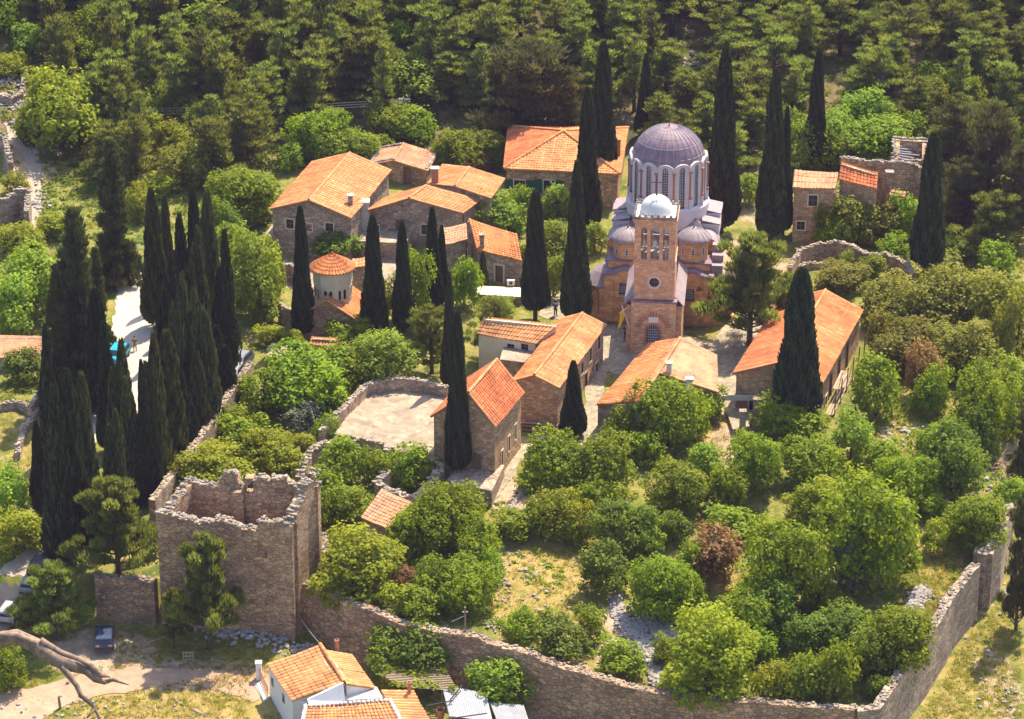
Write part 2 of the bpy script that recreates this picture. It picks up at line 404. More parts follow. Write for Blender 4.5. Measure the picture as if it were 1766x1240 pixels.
drape("road", [(-60, 1120), (-60, 1010), (0, 985), (40, 950), (80, 915), (120, 860), (160, 860), (130, 920), (85, 985), (45, 1040), (10, 1090), (0, 1110)], M['road'])
drape("dirt_track", [(-60, 1270), (-60, 1215), (30, 1190), (110, 1172), (160, 1160), (230, 1150), (330, 1150), (420, 1160), (470, 1180), (440, 1215), (380, 1190), (300, 1178), (200, 1196), (120, 1215), (60, 1250)], M['dirt'])
drape("hillside_path", [(6, 205), (24, 205), (30, 240), (60, 262), (76, 290), (68, 330), (70, 360), (62, 395), (46, 395), (50, 330), (48, 300), (42, 272), (14, 240)], M['road'], step=.6)
drape("cobbled_courtyard", [(1030, 560), (1110, 560), (1230, 590), (1250, 560), (1340, 520), (1330, 640), (1280, 720), (1200, 720), (1045, 640), (1035, 750), (1005, 750), (1012, 640)], M['cobble'], off=.06)
drape("courtyard_walk", [(1000, 745), (1040, 745), (1042, 780), (1000, 790)], M['cobble'])
drape("church_forecourt", [(940, 500), (1015, 520), (1050, 560), (990, 560), (930, 545)], M['cobble'], off=.05)
drape("paved_yard", [(760, 790), (858, 800), (850, 870), (800, 850), (750, 830)], M['concrete'], off=.05)
drape("garden_path", [(860, 780), (885, 760), (960, 745), (955, 775), (905, 785), (850, 870), (838, 868)], M['cobble'], off=.08)
drape("monastery_yard", [(590, 450), (700, 455), (720, 490), (640, 500), (600, 485)], M['terrace'], off=.05)

# ------------------------------------------------ building helpers
def line_ray(p, q, px, py):
    """hit of the pixel ray with the vertical plane through p,q -> (u along pq, z)"""
    d = ray(px, py); n = Vector((-(q[1] - p[1]), q[0] - p[0], 0)); t = (Vector((p[0], p[1], 0)) - CAM).dot(n) / d.dot(n)
    h = CAM + d * t; L = math.hypot(q[0] - p[0], q[1] - p[1])
    return ((h.x - p[0]) * (q[0] - p[0]) + (h.y - p[1]) * (q[1] - p[1])) / L, h.z
def panel(mb, p, q, loop, holes, th, cut0=0, cut1=0):
    """wall from p to q (outer face), loop of (u,z); thickness goes to the left of p->q ... inward"""
    L = math.hypot(q[0] - p[0], q[1] - p[1]); ux, uy = (q[0] - p[0]) / L, (q[1] - p[1]) / L; ix, iy = -uy, ux
    loops = [loop] + holes; flat = [a for l in loops for a in l]
    tri = tessellate_polygon([[Vector((a[0], a[1], 0)) for a in l] for l in loops])
    n = len(flat)
    v = [(p[0] + ux * a, p[1] + uy * a, z) for a, z in flat] + [(p[0] + ux * a + ix * th, p[1] + uy * a + iy * th, z) for a, z in flat]
    fs = [tuple(t) for t in tri] + [tuple(i + n for i in reversed(t)) for t in tri]
    k = 0
    for l in loops:
        m = len(l)
        for i in range(m): a, b = k + i, k + (i + 1) % m; fs.append((a, b, b + n, a + n))
        k += m
    mb.add(v, fs)
def hole(u, z, w, h, arch=False, roundw=False):
    if roundw: return [(u + w / 2 * math.cos(a), z + w / 2 * math.sin(a)) for a in [i * math.pi / 8 for i in range(16)]]
    if arch:
        s = [(u - w / 2, z), (u + w / 2, z)]; zz = z + h - w / 2
        return s + [(u + w / 2 * math.cos(a), zz + w / 2 * math.sin(a)) for a in [i * math.pi / 8 for i in range(9)]]
    return [(u - w / 2, z), (u + w / 2, z), (u + w / 2, z + h), (u - w / 2, z + h)]
def fill_opening(root, p, q, hl, kind='window', frame=None, depth_=.18, pane=None, lattice=False, fw=.12, local=False, label=None):
    L = math.hypot(q[0] - p[0], q[1] - p[1]); ux, uy = (q[0] - p[0]) / L, (q[1] - p[1]) / L; ix, iy = -uy, ux
    cu = sum(a[0] for a in hl) / len(hl); cz = sum(a[1] for a in hl) / len(hl)
    us = [a[0] for a in hl]; zs = [a[1] for a in hl]; cu = (min(us) + max(us)) / 2; cz = (min(zs) + max(zs)) / 2
    k0 = (max(us) - min(us)); k1 = (max(zs) - min(zs))
    def ex(s): return [(cu + (a - cu) * (1 + 2 * s / k0), cz + (z - cz) * (1 + 2 * s / k1)) for a, z in hl]
    mf = MB(); o_, i_ = ex(fw), ex(0.0)
    if fw > 0:
        panel2(mf, p, (ux, uy), (ix, iy), o_, [i_], -.05, depth_ - .03)
    else: panel2(mf, p, (ux, uy), (ix, iy), ex(-.0), [ex(-.06)], depth_ - .08, depth_ - .03)
    fo = obj(kind, mf, frame or M['cream'], root, label, local=local)
    mp = MB(); panel2(mp, p, (ux, uy), (ix, iy), ex(-.004), [], depth_, depth_ + .05)
    if kind == 'door': obj('door_leaf', mp, pane or M['wood'], fo, local=local) if False else None
    po = obj('pane' if kind == 'window' else 'door_leaf', mp, pane or (M['glass'] if kind == 'window' else M['wood']), fo, local=local)
    if kind == 'window' and (lattice or k0 > .5):
        ml = MB(); nu = max(1, int(k0 / .22)) if lattice else 1; nz = max(1, int(k1 / .3)) if lattice else 1; bw = .035 if lattice else .03
        for i in range(1, nu + 1):
            u = min(us) + k0 * i / (nu + 1); mu = ex(-.01)
            panel2(ml, p, (ux, uy), (ix, iy), [(u - bw, min(zs)), (u + bw, min(zs)), (u + bw, max(zs) - .05 - abs(u - cu) * .5), (u - bw, max(zs) - .05 - abs(u - cu) * .5)], [], depth_ - .05, depth_ - .004)
        for i in range(1, nz + 1):
            z = min(zs) + k1 * i / (nz + 1)
            if lattice and z > max(zs) - k0 * .25: continue
            panel2(ml, p, (ux, uy), (ix, iy), [(min(us), z - bw), (max(us), z - bw), (max(us), z + bw), (min(us), z + bw)], [], depth_ - .055, depth_ - .006)
        obj('lattice' if lattice else 'glazing_bar', ml, M['metal'] if lattice else M['wood'], fo, local=local)
    return fo
def panel2(mb, p, u, i, loop, holes, d0, d1):
    loops = [loop] + holes; flat = [a for l in loops for a in l]; n = len(flat)
    tri = tessellate_polygon([[Vector((a[0], a[1], 0)) for a in l] for l in loops])
    v = [(p[0] + u[0] * a + i[0] * d0, p[1] + u[1] * a + i[1] * d0, z) for a, z in flat] + [(p[0] + u[0] * a + i[0] * d1, p[1] + u[1] * a + i[1] * d1, z) for a, z in flat]
    fs = [tuple(t) for t in tri] + [tuple(j + n for j in reversed(t)) for t in tri]; k = 0
    for l in loops:
        m = len(l); fs += [(k + j, k + (j + 1) % m, k + (j + 1) % m + n, k + j + n) for j in range(m)]; k += m
    mb.add(v, fs)

def tile_patch(mb, tv, P00, P10, P11, P01, pitch=.32, row=.42, amp=.07, step=.045, clip=None, th=.1, jit=.015, missing=0.0):
    """bilinear patch of half-round tiles; P00-P10 is the eave, P01-P11 the top"""
    P00, P10, P11, P01 = map(Vector, (P00, P10, P11, P01))
    nrm = (P10 - P00).cross(P01 - P00).normalized()
    if nrm.z < 0: nrm = -nrm
    Lu = max((P10 - P00).length, (P11 - P01).length); Lv = ((P01 - P00).length + (P11 - P10).length) / 2
    nu = max(2, int(Lu / pitch)); nv = max(2, int(Lv / row)); K = 4; colv = [random.uniform(-.25, .25) for _ in range(nu)]
    prof = [0, .9, 1.0, .9]; amp = max(amp, .22 * Lu / nu)
    sag = random.uniform(.06, .14); ph = random.uniform(0, 6)
    def pt(u, v): return Vector((0, 0, -sag * math.sin(math.pi * min(1, max(0, u))) * (.4 + .6 * v) + .03 * math.sin(u * 9 + ph) * math.sin(v * 7 + ph) if not clip else 0)) + (P00 * (1 - u) + P10 * u) * (1 - v) + (P01 * (1 - u) + P11 * u) * v
    for j in range(nv):
        for i in range(nu):
            if missing and random.random() < missing: continue
            if clip and not clip(pt((i + .5) / nu, (j + .5) / nv)): continue
            c = min(1, max(0, .5 + colv[i] + random.uniform(-.3, .3))); dz = random.uniform(-jit, jit); dv = random.uniform(-.04, .04) if j == 0 else 0
            v0, v1 = (j + dv) / nv, (j + 1) / nv; base = len(mb.v)
            for (vv, lift) in ((v0, step), (v1, 0)):
                for k in range(K + 1):
                    u = (i + k / K) / nu; h = prof[k % K] * amp
                    mb.v.append(tuple(pt(u, vv) + nrm * (h + lift + dz + .02)))
            for k in range(K): mb.f.append((base + k, base + k + 1, base + K + 2 + k, base + K + 1 + k)); mb.m.append(0); tv.append(c)
            # front lip
            b2 = len(mb.v)
            for k in range(K + 1): mb.v.append(tuple(pt((i + k / K) / nu, v0) + nrm * (-.01)))
            for k in range(K): mb.f.append((b2 + k, b2 + k + 1, base + k + 1, base + k)); mb.m.append(0); tv.append(c * .6)
    # slab under the tiles
    if not clip:
        q = [P00, P10, P11, P01]; lo = [a - nrm * th for a in q]
        mb.add(q + lo, [(0, 1, 2, 3), (7, 6, 5, 4), (0, 4, 5, 1), (1, 5, 6, 2), (2, 6, 7, 3), (3, 7, 4, 0)]); tv += [.2] * 6
def roof_obj(name, mb, tv, mats, root, label=None):
    o = obj(name, mb, mats, root, label)
    a = o.data.attributes.new("tile", 'FLOAT', 'FACE'); a.data.foreach_set("value", tv); return o
def ridge(mb, tv, a, b, r=.16, seg=.4):
    a, b = Vector(a), Vector(b); n = max(2, int((b - a).length / seg)); d = (b - a).normalized(); s = d.cross(Vector((0, 0, 1))).normalized(); u = s.cross(d)
    for i in range(n):
        p0 = a.lerp(b, i / n); p1 = a.lerp(b, (i + 1) / n); base = len(mb.v); c = random.random(); rr = r * random.uniform(.95, 1.05)
        for p, k in ((p0, 1.12), (p1, .95)):
            for q in range(6):
                an = math.pi * q / 5; mb.v.append(tuple(p + s * math.cos(an) * rr * k + u * (math.sin(an) * rr * k + .03)))
        for q in range(5): mb.f.append((base + q, base + q + 1, base + 7 + q, base + 6 + q)); mb.m.append(0); tv.append(.5 + .5 * c)
def solve_ze(px, py, base_py, zlo=-12, zhi=40):
    for k in range(600):
        z = zlo + (zhi - zlo) * k / 600; p = P(px, py, z); zb = H(p.x, p.y)
        if z > zb and PR((p.x, p.y, zb))[1] <= base_py + .0 and False: return z
        if z > zb and PR((p.x, p.y, zb))[1] >= base_py: return z
    return 5.0
def rectify(a, b, c):
    """make corner b square"""
    ab = Vector((b.x - a.x, b.y - a.y)); bc = Vector((c.x - b.x, c.y - b.y)); n = Vector((-ab.y, ab.x)).normalized()
    if n.dot(bc) < 0: n = -n
    return n
def gable(name, label, cat, A, B, C, apex, base_py=None, ze=None, wm='stone', tm='tile', pitch=.32, row=.42, over=.28, group=None, wins=(), roofname='roof', rmat=None, blur=0, zbase=None, chim=(), back=None, square=.5):
    """A,B,C eave corner pixels (front left, front right, back right); apex = pixel of the front ridge point"""
    if ze is None: ze = solve_ze(B[0], B[1], base_py)
    a, b, c = P(*A, ze), P(*B, ze), P(*C, ze)
    n = rectify(a, b, c); bc = Vector((c.x - b.x, c.y - b.y)); sq = n * bc.length
    bc2 = bc.lerp(sq, square); c = Vector((b.x + bc2.x, b.y + bc2.y, ze)); d = a + (c - b)
    t = .5
    for _ in range(20):
        m = a.lerp(b, t); zr = zat(m.x, m.y, apex[1]); x = PR((m.x, m.y, zr))[0]
        wpx = PR(b)[0] - PR(a)[0]; t += (apex[0] - x) / wpx
        t = min(max(t, .15), .85)
    m = a.lerp(b, t); zr = zat(m.x, m.y, apex[1]); zr = max(zr, ze + .4)
    e = d.lerp(c, t); r0 = Vector((m.x, m.y, zr)); r1 = Vector((e.x, e.y, zr))
    zb = min(H(q.x, q.y) for q in (a, b, c, d)) - .6
    if zbase is not None: zb = zbase
    root = thing(name, Vector(((a.x + c.x) / 2, (a.y + c.y) / 2, zb + .6)), label, cat, group)
    th = .45; mb = MB(); L1 = (b - a).xy.length; L2 = (c - b).xy.length
    faces = {'front': (a, b, L1, True), 'right': (b, c, L2, False), 'back': (c, d, L1, True), 'left': (d, a, L2, False)}
    holes = {k: [] for k in faces}; todo = []
    for wdw in wins:
        fc, px, py, w_, h_ = wdw[:5]; opt = wdw[5] if len(wdw) > 5 else {}
        p, q, L, g = faces[fc]; u, z = line_ray(p, q, px, py); z -= h_ / 2
        u = min(max(u, w_ / 2 + .25), L - w_ / 2 - .25); z = max(z, zb + .75)
        if z + h_ > ze - .1 and not g: h_ = max(.4, ze - .12 - z)
        hl = hole(u, z, w_, h_, opt.get('arch', False)); holes[fc].append(hl); todo.append((p, q, hl, opt))
    for k, (p, q, L, g) in faces.items():
        if g:
            tt = t if k == 'front' else 1 - t
            loop = [(0, zb), (L, zb), (L, ze - .08), (L * tt, zr - .08), (0, ze - .08)]; panel(mb, p, q, loop, holes[k], th)
        else:
            dr = (Vector(q) - Vector(p)).normalized(); p2 = Vector(p) + dr * (th + .003); q2 = Vector(q) - dr * (th + .003)
            hs = [[(u_ - th - .003, z_) for u_, z_ in h] for h in holes[k]]
            panel(mb, p2, q2, [(0, zb), (L - 2 * th - .006, zb), (L - 2 * th - .006, ze - .1), (0, ze - .1)], hs, th)
    obj('wall', mb, M[wm], root)
    for p, q, hl, opt in todo:
        fill_opening(root, p, q, hl, opt.get('kind', 'window'), M[opt['frame']] if 'frame' in opt else None, pane=M[opt['pane']] if 'pane' in opt else None, fw=opt.get('fw', .12), lattice=opt.get('lattice', False))
    # roof planes with overhang
    ax = (r1 - r0).normalized(); f0_, f1_ = r0 - ax * over, r1 + ax * over
    def eave(p, rr): dd = (p - rr); dd = dd + dd.normalized() * over; return rr + dd
    aL = eave(a, r0) - ax * over; dL = eave(d, r1) + ax * over; bR = eave(b, r0) - ax * over; cR = eave(c, r1) + ax * over
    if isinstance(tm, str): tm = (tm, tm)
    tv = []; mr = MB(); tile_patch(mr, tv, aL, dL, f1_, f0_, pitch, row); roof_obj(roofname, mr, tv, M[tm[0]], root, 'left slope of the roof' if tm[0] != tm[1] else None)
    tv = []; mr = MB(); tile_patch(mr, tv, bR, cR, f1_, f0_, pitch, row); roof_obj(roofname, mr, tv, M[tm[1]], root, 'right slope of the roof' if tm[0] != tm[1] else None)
    tv = []; mr = MB(); ridge(mr, tv, f0_ + Vector((0, 0, .05)), f1_ + Vector((0, 0, .05)))
    for p0, p1 in ((aL, f0_), (bR, f0_), (dL, f1_), (cR, f1_)): ridge(mr, tv, p0 + Vector((0, 0, .02)), p1 + Vector((0, 0, .02)), .10)
    roof_obj('ridge_tiles', mr, tv, M['tile_p'], root)
    FP.append([(q.x, q.y) for q in (a, b, c, d)])
    return dict(root=root, a=a, b=b, c=c, d=d, r0=r0, r1=r1, ze=ze, zb=zb)
FP = []   # footprints, kept clear of plants
def polyhouse(name, label, pts, wm='stone', tm='tile', base=None, pitch=.32, row=.42, wins=(), group=None, inset=.2, roofname='roof', flat=False, zs=None, zb=None, noroof=False, th=.4, cat=None):
    """pts: eave-left, eave-right, top-right, top-left pixels with z each -> shed roof"""
    cat = cat or {'shed': 'shed', 'roof_tank': 'tank', 'wing': 'house wing', 'outhouse': 'shed', 'hut': 'hut', 'ruined_hut': 'ruin', 'roofless_house': 'ruin', 'ruined_house': 'ruin'}.get(name, 'house')
    q = [P(p[0], p[1], p[2]) for p in pts]
    cx = sum((p for p in q), Vector()) / 4
    w_ = [p + (Vector((cx.x, cx.y, p.z)) - p).normalized() * inset for p in q]
    area = sum(w_[i].x * w_[(i + 1) % 4].y - w_[(i + 1) % 4].x * w_[i].y for i in range(4))
    ww = w_ if area > 0 else w_[::-1]
    if zb is None: zb = min(H(p.x, p.y) for p in w_) - .5
    root = thing(name, Vector((cx.x, cx.y, zb + .5)), label, cat, group); mb = MB(); todo = []
    hs = {i: [] for i in range(4)}
    idx = {0: 0, 1: 1, 2: 2, 3: 3}
    for wd in wins:
        f, px, py, wd_, ht = wd[:5]; opt = wd[5] if len(wd) > 5 else {}
        p, r = ww[f], ww[(f + 1) % 4]; u, z = line_ray(p, r, px, py); L = (r - p).xy.length
        u = min(max(u, wd_ / 2 + .1), L - wd_ / 2 - .1); z = max(z - ht / 2, zb + .6); hl = hole(u, z, wd_, ht, opt.get('arch', False)); hs[f].append(hl); todo.append((p, r, hl, opt))
    for i in range(4):
        p, r = ww[i], ww[(i + 1) % 4]; L = (r - p).xy.length; dr = Vector((r.x - p.x, r.y - p.y, 0)) / L
        o0 = 0 if i % 2 == 0 else th + .003
        lerpz = lambda u: p.z + (r.z - p.z) * u / L
        panel(mb, p + dr * o0, r - dr * o0, [(0, zb), (L - 2 * o0, zb), (L - 2 * o0, lerpz(L - o0) - .1), (0, lerpz(o0) - .1)], [[(a - o0, b) for a, b in h] for h in hs[i]], th)
    obj('wall', mb, M[wm], root)
    for p, r, hl, opt in todo: fill_opening(root, p, r, hl, opt.get('kind', 'window'), M[opt['frame']] if 'frame' in opt else None, pane=M[opt['pane']] if 'pane' in opt else None, fw=opt.get('fw', .12))
    if not noroof:
        if flat:
            mr = MB(); lo = [p - Vector((0, 0, .1)) for p in q]; mr.add([p + Vector((0, 0, .06)) for p in q] + lo, [(0, 1, 2, 3), (7, 6, 5, 4), (0, 4, 5, 1), (1, 5, 6, 2), (2, 6, 7, 3), (3, 7, 4, 0)])
            obj(roofname, mr, M[tm], root)
        else:
            tv = []; mr = MB(); tile_patch(mr, tv, *q, pitch, row); roof_obj(roofname, mr, tv, M[tm], root)
    FP.append([(p.x, p.y) for p in w_])
    return dict(root=root, q=q, zb=zb)
def chimney(parent, px, py, h, w_=.5, m='stone_grey', capm='concrete', near=None, pot=False):
    """pixel of the chimney top; parent root; stands on the plane at near z"""
    z = near; p = P(px, py, z + h); mb = MB(); mb.box((p.x, p.y, z + h / 2 - .35), (w_ / 2, w_ / 2, h / 2 + .25))
    c = obj('chimney', mb, M[m], parent)
    mb = MB(); mb.box((p.x, p.y, z + h + .03), (w_ / 2 + .1, w_ / 2 + .1, .06)); 
    for sx in (-1, 1):
        for sy in (-1, 1): mb.box((p.x + sx * w_ * .35, p.y + sy * w_ * .35, z + h - .1), (.05, .05, .1))
    obj('chimney_cap', mb, M[capm], c)
def plain_wall(name, label, pts, h_top, m='stone_dark', th=.6, cat='wall', cope=True, jag=.25, below=None, group=None, capm='coping', stp=.35, toppx=True, zfix=None, cs=1.0, prof=None):
    """pts: pixels of the wall top; h_top: metres above inner ground"""
    pos = []
    for p in pts:
        hh = p[2] if len(p) > 2 else h_top
        if zfix is not None: q = P(p[0], p[1], zfix if len(p) < 3 else p[2])
        else:
            z = 0
            for _ in range(14): q = P(p[0], p[1], z); z = H(q.x, q.y) + hh
            q = P(p[0], p[1], z)
        pos.append(q)
    return wall_along(name, label, pos, m, th, cat, cope, jag, below, group, capm, stp, cs, prof)
def wall_along(name, label, pos, m, th, cat, cope=True, jag=.25, below=None, group=None, capm='coping', stp=.35, cs=1.0, prof=None):
    path = []
    for i in range(len(pos) - 1):
        L = (pos[i + 1] - pos[i]).xy.length; n = max(1, int(L / stp))
        path += [pos[i].lerp(pos[i + 1], k / n) for k in range(n)]
    path.append(pos[-1]); n = len(path); j = 0; tops = []
    for i in range(n):
        j = j * .75 + random.uniform(-jag, jag) * .6; tops.append(j + random.uniform(-jag, jag) * .25 + (prof(i / (n - 1)) if prof else 0))
    mb = MB(); nr = []
    for i in range(n):
        d = (path[min(i + 1, n - 1)] - path[max(i - 1, 0)]); d.z = 0; d.normalize(); nr.append(Vector((-d.y, d.x, 0)))
    for i in range(n):
        c = path[i]; s = nr[i] * th / 2; zt = c.z + tops[i]
        zb = (min(H(c.x + nr[i].x * k, c.y + nr[i].y * k) for k in (-1.5, 0, 1.5)) - .8) if below is None else below
        mb.v += [(c.x - s.x, c.y - s.y, zb), (c.x - s.x, c.y - s.y, zt), (c.x + s.x, c.y + s.y, zt + random.uniform(-.05, .05)), (c.x + s.x, c.y + s.y, zb)]
    for i in range(n - 1):
        a, b = i * 4, i * 4 + 4; mb.f += [(a, b, b + 1, a + 1), (a + 1, b + 1, b + 2, a + 2), (a + 2, b + 2, b + 3, a + 3)]
    mb.f += [(0, 1, 2, 3), tuple((n - 1) * 4 + k for k in (3, 2, 1, 0))]; mb.m = [0] * len(mb.f)
    root = thing(name, Vector((path[n // 2].x, path[n // 2].y, H(path[n // 2].x, path[n // 2].y))), label, cat, group)
    obj('masonry', mb, M[m], root)
    if cope:
        mc = MB()
        for i in range(n):
            for k in range(2):
                c = path[i]; o = nr[i] * random.uniform(-.45, .45) * th; r_ = random.uniform(.12, .24) * cs
                mc.rock((c.x + o.x + random.uniform(-.15, .15), c.y + o.y + random.uniform(-.15, .15), c.z + tops[i] + r_ * .25), (r_ * 1.2, r_ * 1.1, r_ * .7))
        obj('coping_stones', mc, M[capm], root)
    for i in range(0, n - 1, 3): FP.append([(path[i].x - .7, path[i].y - .7), (path[i].x + .7, path[i].y - .7), (path[i].x + .7, path[i].y + .7), (path[i].x - .7, path[i].y + .7)])
    return root
# ================================================= the domed church and its bell tower
CO = Vector((14.75, 1.2, 0)); CRZ = -0.10
cz0 = H(CO.x, CO.y); CO.z = cz0
CM = Matrix.Translation(CO) @ Matrix.Rotation(CRZ, 4, 'Z')
def zc(u, v, py):
    p = CM @ Vector((u, v, 0)); return zat(p.x, p.y, py) - cz0
tower = thing('bell_tower', CO, 'tall square stone bell tower with white domed cap, standing in front of the domed church', 'bell tower', rz=CRZ)
church = thing('church', CM @ Vector((0, 12, 0)), 'large ochre church with a big ribbed lead dome on a white windowed drum', 'church', rz=CRZ)
MW[church] = MW[tower]; 
# church children are given in the tower frame: shift
MW[church] = (Matrix.Translation(CM @ Vector((0, 12, 0))) @ Matrix.Rotation(CRZ, 4, 'Z')).inverted() @ CM
def tobj(name, mb, m, root=tower, label=None, smooth=False):
    if root is church or MW.get(root) is MW[church]:
        Mi = MW[church]; mb.v = [tuple(Mi @ Vector(p)) for p in mb.v]
    return obj(name, mb, m, root, label, smooth, local=True)
def sq(u0, u1, v0, v1): return [(u0, v0), (u1, v0), (u1, v1), (u0, v1)]
def boxwalls(mb, u0, u1, v0, v1, z0, z1, holes=None, th=.4):
    c = sq(u0, u1, v0, v1); holes = holes or {}
    for i in range(4):
        p, q = c[i], c[(i + 1) % 4]; L = math.hypot(q[0] - p[0], q[1] - p[1]); o = 0 if i % 2 == 0 else th + .002
        d = ((q[0] - p[0]) / L, (q[1] - p[1]) / L)
        panel(mb, (p[0] + d[0] * o, p[1] + d[1] * o), (q[0] - d[0] * o, q[1] - d[1] * o), [(0, z0), (L - 2 * o, z0), (L - 2 * o, z1), (0, z1)], [[(a - o, b) for a, b in h] for h in holes.get(i, [])], th)
# --- lower stage
z1 = zc(0, 0, 521); z2 = zc(0, .2, 452); z3 = zc(0, .1, 385); HW = 2.33
mb = MB(); dh = hole(HW, .15, 1.35, zc(0, 0, 561) - .15, True)
boxwalls(mb, -HW, HW, 0, 4.6, -.8, z1, {0: [dh]}); tobj('lower_stage', mb, M['tower'])
fo = fill_opening(tower, (-HW, 0), (HW, 0), dh, 'window', M['brickred'], depth_=.25, lattice=True, fw=.22, local=True, label='arched doorway with a dark lattice')
mb = MB()
za = zc(0, 0, 561) + .1
for k in range(17):
    a = R(8 + k * 164 / 16); r_ = 1.55; mb.box((r_ * math.cos(a), -.03, za - .45 + r_ * math.sin(a)), (.30, .05, .055), 0, Matrix.Rotation(-a, 4, 'Y'))
tobj('brick_arch', mb, M['brickred'])
mb = MB(); mb.box((0, -.04, za + .55), (.5, .05, .3)); tobj('plaque', mb, M['white'])
mb = MB()
for z in (z1 - .05,): mb.box((0, 2.3, z + .08), (HW + .12, 2.42, .1))
tobj('string_course', mb, M['lead'])
# --- middle stage with round window
mb = MB(); h2 = 2.12; zr = zc(0, .25, 487); rh = hole(h2, zr, 1.05, 0, roundw=True)
boxwalls(mb, -h2, h2, .25, 4.4, z1 + .18, z2, {0: [rh]}); tobj('middle_stage', mb, M['tower'])
fill_opening(tower, (-h2, .25), (h2, .25), rh, 'window', M['drumwhite'], depth_=.25, fw=.2, local=True, label='round window in a pale stone ring')
mb = MB(); mb.box((0, 2.32, z2 + .04), (h2 + .1, 2.17, .09)); tobj('string_course', mb, M['tower'])
# --- belfry with three arches on each side
hs = {}
hb = z2 + .13
for i in range(4):
    L = 2 * h2 if i % 2 == 0 else 4.15; c = L / 2; hh = zc(0, .2, 392) - hb - .1
    hs[i] = [hole(c - 1.13, hb + .1, .62, hh - .1, True), hole(c, hb + .1, .9, hh, True), hole(c + 1.13, hb + .1, .62, hh - .1, True)]
mb = MB(); boxwalls(mb, -h2, h2, .25, 4.4, hb, z3, hs, .35); tobj('belfry', mb, M['tower'])
for u in (-1.13, 0, 1.13):
    for v in (.42, 4.2):
        mb = MB(); w2 = .45 if u == 0 else .31
        mb.box((u, v, hb + 1.32), (w2, .1, .06)); mb.tube([(u, v, hb), (u, v, hb + 1.3)], .06, 6); tobj('colonnette', mb, M['coping'])
for u, r_ in ((-1.13, .22), (0, .38), (1.13, .22)):
    zb_ = hb + 1.5; mb = MB(); mb.lathe((u, .75, zb_), [(r_ * 1.25, 0), (r_ * 1.1, .05), (r_ * .8, .2), (r_ * .68, .45), (r_ * .5, .6), (0.02, .66)], 14); tobj('bell', mb, M['bronze'], smooth=True)
    mb = MB(); mb.box((u, .75, zb_ + .78), (.32 if u else .45, .07, .07)); mb.box((u, .75, zb_ + .92), (.2, .06, .05)); tobj('bell_yoke', mb, M['coping'])
mb = MB(); mb.box((0, 2.3, hb + .02), (h2 - .36, 1.7, .05)); tobj('belfry_floor', mb, M['coping'])
mb = MB(); mb.box((0, 2.32, z3 + .1), (h2 + .12, 2.2, .12)); mb.box((0, 2.32, z3 + .28), (h2 + .2, 2.28, .07)); tobj('cornice', mb, M['tower'])
mb = MB(); zp = z3 + .4
pu, pv0, pv1 = h2 + .12, .12, 4.52; n_ = 7
def crest(p, q):
    L = math.hypot(q[0] - p[0], q[1] - p[1]); lp = [(0, zp), (L, zp)]; top = []
    for k in range(n_):
        c = (k + .5) * L / n_; r_ = L / n_ * .42
        top += [((k + 1) * L / n_, zp + .30)] if k == n_ - 1 else []
    pts = [(L, zp), (L, zp + .5)]
    for k in reversed(range(n_)):
        c = (k + .5) * L / n_; r_ = L / n_ * .34
        pts += [(c + r_, zp + .5)] + [(c + r_ * math.cos(a), zp + .34 - r_ * .6 * math.sin(a)) for a in (0, math.pi / 4, math.pi / 2, 3 * math.pi / 4, math.pi)] + [(c - r_, zp + .5)]
    pts += [(0, zp + .5)]
    panel(mb, p, q, [(0, zp)] + pts, [], .16)
crest((-pu, pv0), (pu, pv0)); crest((pu, pv0 + .17), (pu, pv1 - .17)); crest((pu, pv1), (-pu, pv1)); crest((-pu, pv1 - .17), (-pu, pv0 + .17))
tobj('parapet', mb, M['coping'])
mb = MB(); mb.box((0, 2.32, zp + .03), (pu - .2, 1.98, .03)); tobj('cap_roof', mb, M['white'])
rt = 1.72; ztop = zc(0, 2.32, 336); mb = MB(); hz = ztop - zp - .05
mb.lathe((0, 2.32, zp + .05), [(rt * math.cos(a), hz * math.sin(a)) for a in [R(i * 7.5) for i in range(12)]] + [(0.01, hz)], 32); dm = tobj('cap_dome', mb, M['white'], smooth=True)
def cross(mb, u, v, z, h, r_=.05):
    mb.tube([(u, v, z), (u, v, z + h)], r_, 6); mb.tube([(u - h * .24, v, z + h * .68), (u + h * .24, v, z + h * .68)], r_ * .9, 6)
    for a, b in ((0, h), (-h * .24, h * .68), (h * .24, h * .68)): mb.rock((u + a, v, z + b), (r_ * 2, r_ * 2, r_ * 2))
    mb.rock((u, v, z + .12), (r_ * 3, r_ * 3, r_ * 3))
mb = MB(); cross(mb, 0, 2.32, ztop - .05, 2.1); tobj('cross', mb, M['iron'])
mb = MB(); mb.tube([(pu - .1, pv1 - .5, zp + .4), (pu - .1, pv1 - .5, zp + 4.2)], .045, 5); tobj('lightning_rod', mb, M['sheet'])
# side slopes of the porch body behind the tower
mb = MB(); bz = zc(2.9, 6, 495)
mb.v = []; boxwalls(mb, -2.9, 2.9, 4.65, 8.3, -.8, z1 - 1.0); tobj('porch', mb, M['tower'])
mb = MB()
for s in (-1, 1):
    q = [(s * 3.15, .9, z1 - .75), (s * 2.15, .9, z1 + .35), (s * 2.15, 8.6, z1 + 1.25), (s * 3.15, 8.6, z1 + .3)]
    lo = [(a, b, c - .14) for a, b, c in q]; mb.add(q + lo, [(0, 1, 2, 3), (7, 6, 5, 4), (0, 4, 5, 1), (1, 5, 6, 2), (2, 6, 7, 3), (3, 7, 4, 0)])
tobj('porch_roof', mb, M['lead_lit'], smooth=False)
for s in (-1, 1):
    mb = MB(); mb.box((s * 2.62, 2.9, (z1 - 1.6) / 2), (.27, 1.9, (z1 - .05) / 2)); tobj('buttress', mb, M['tower'])

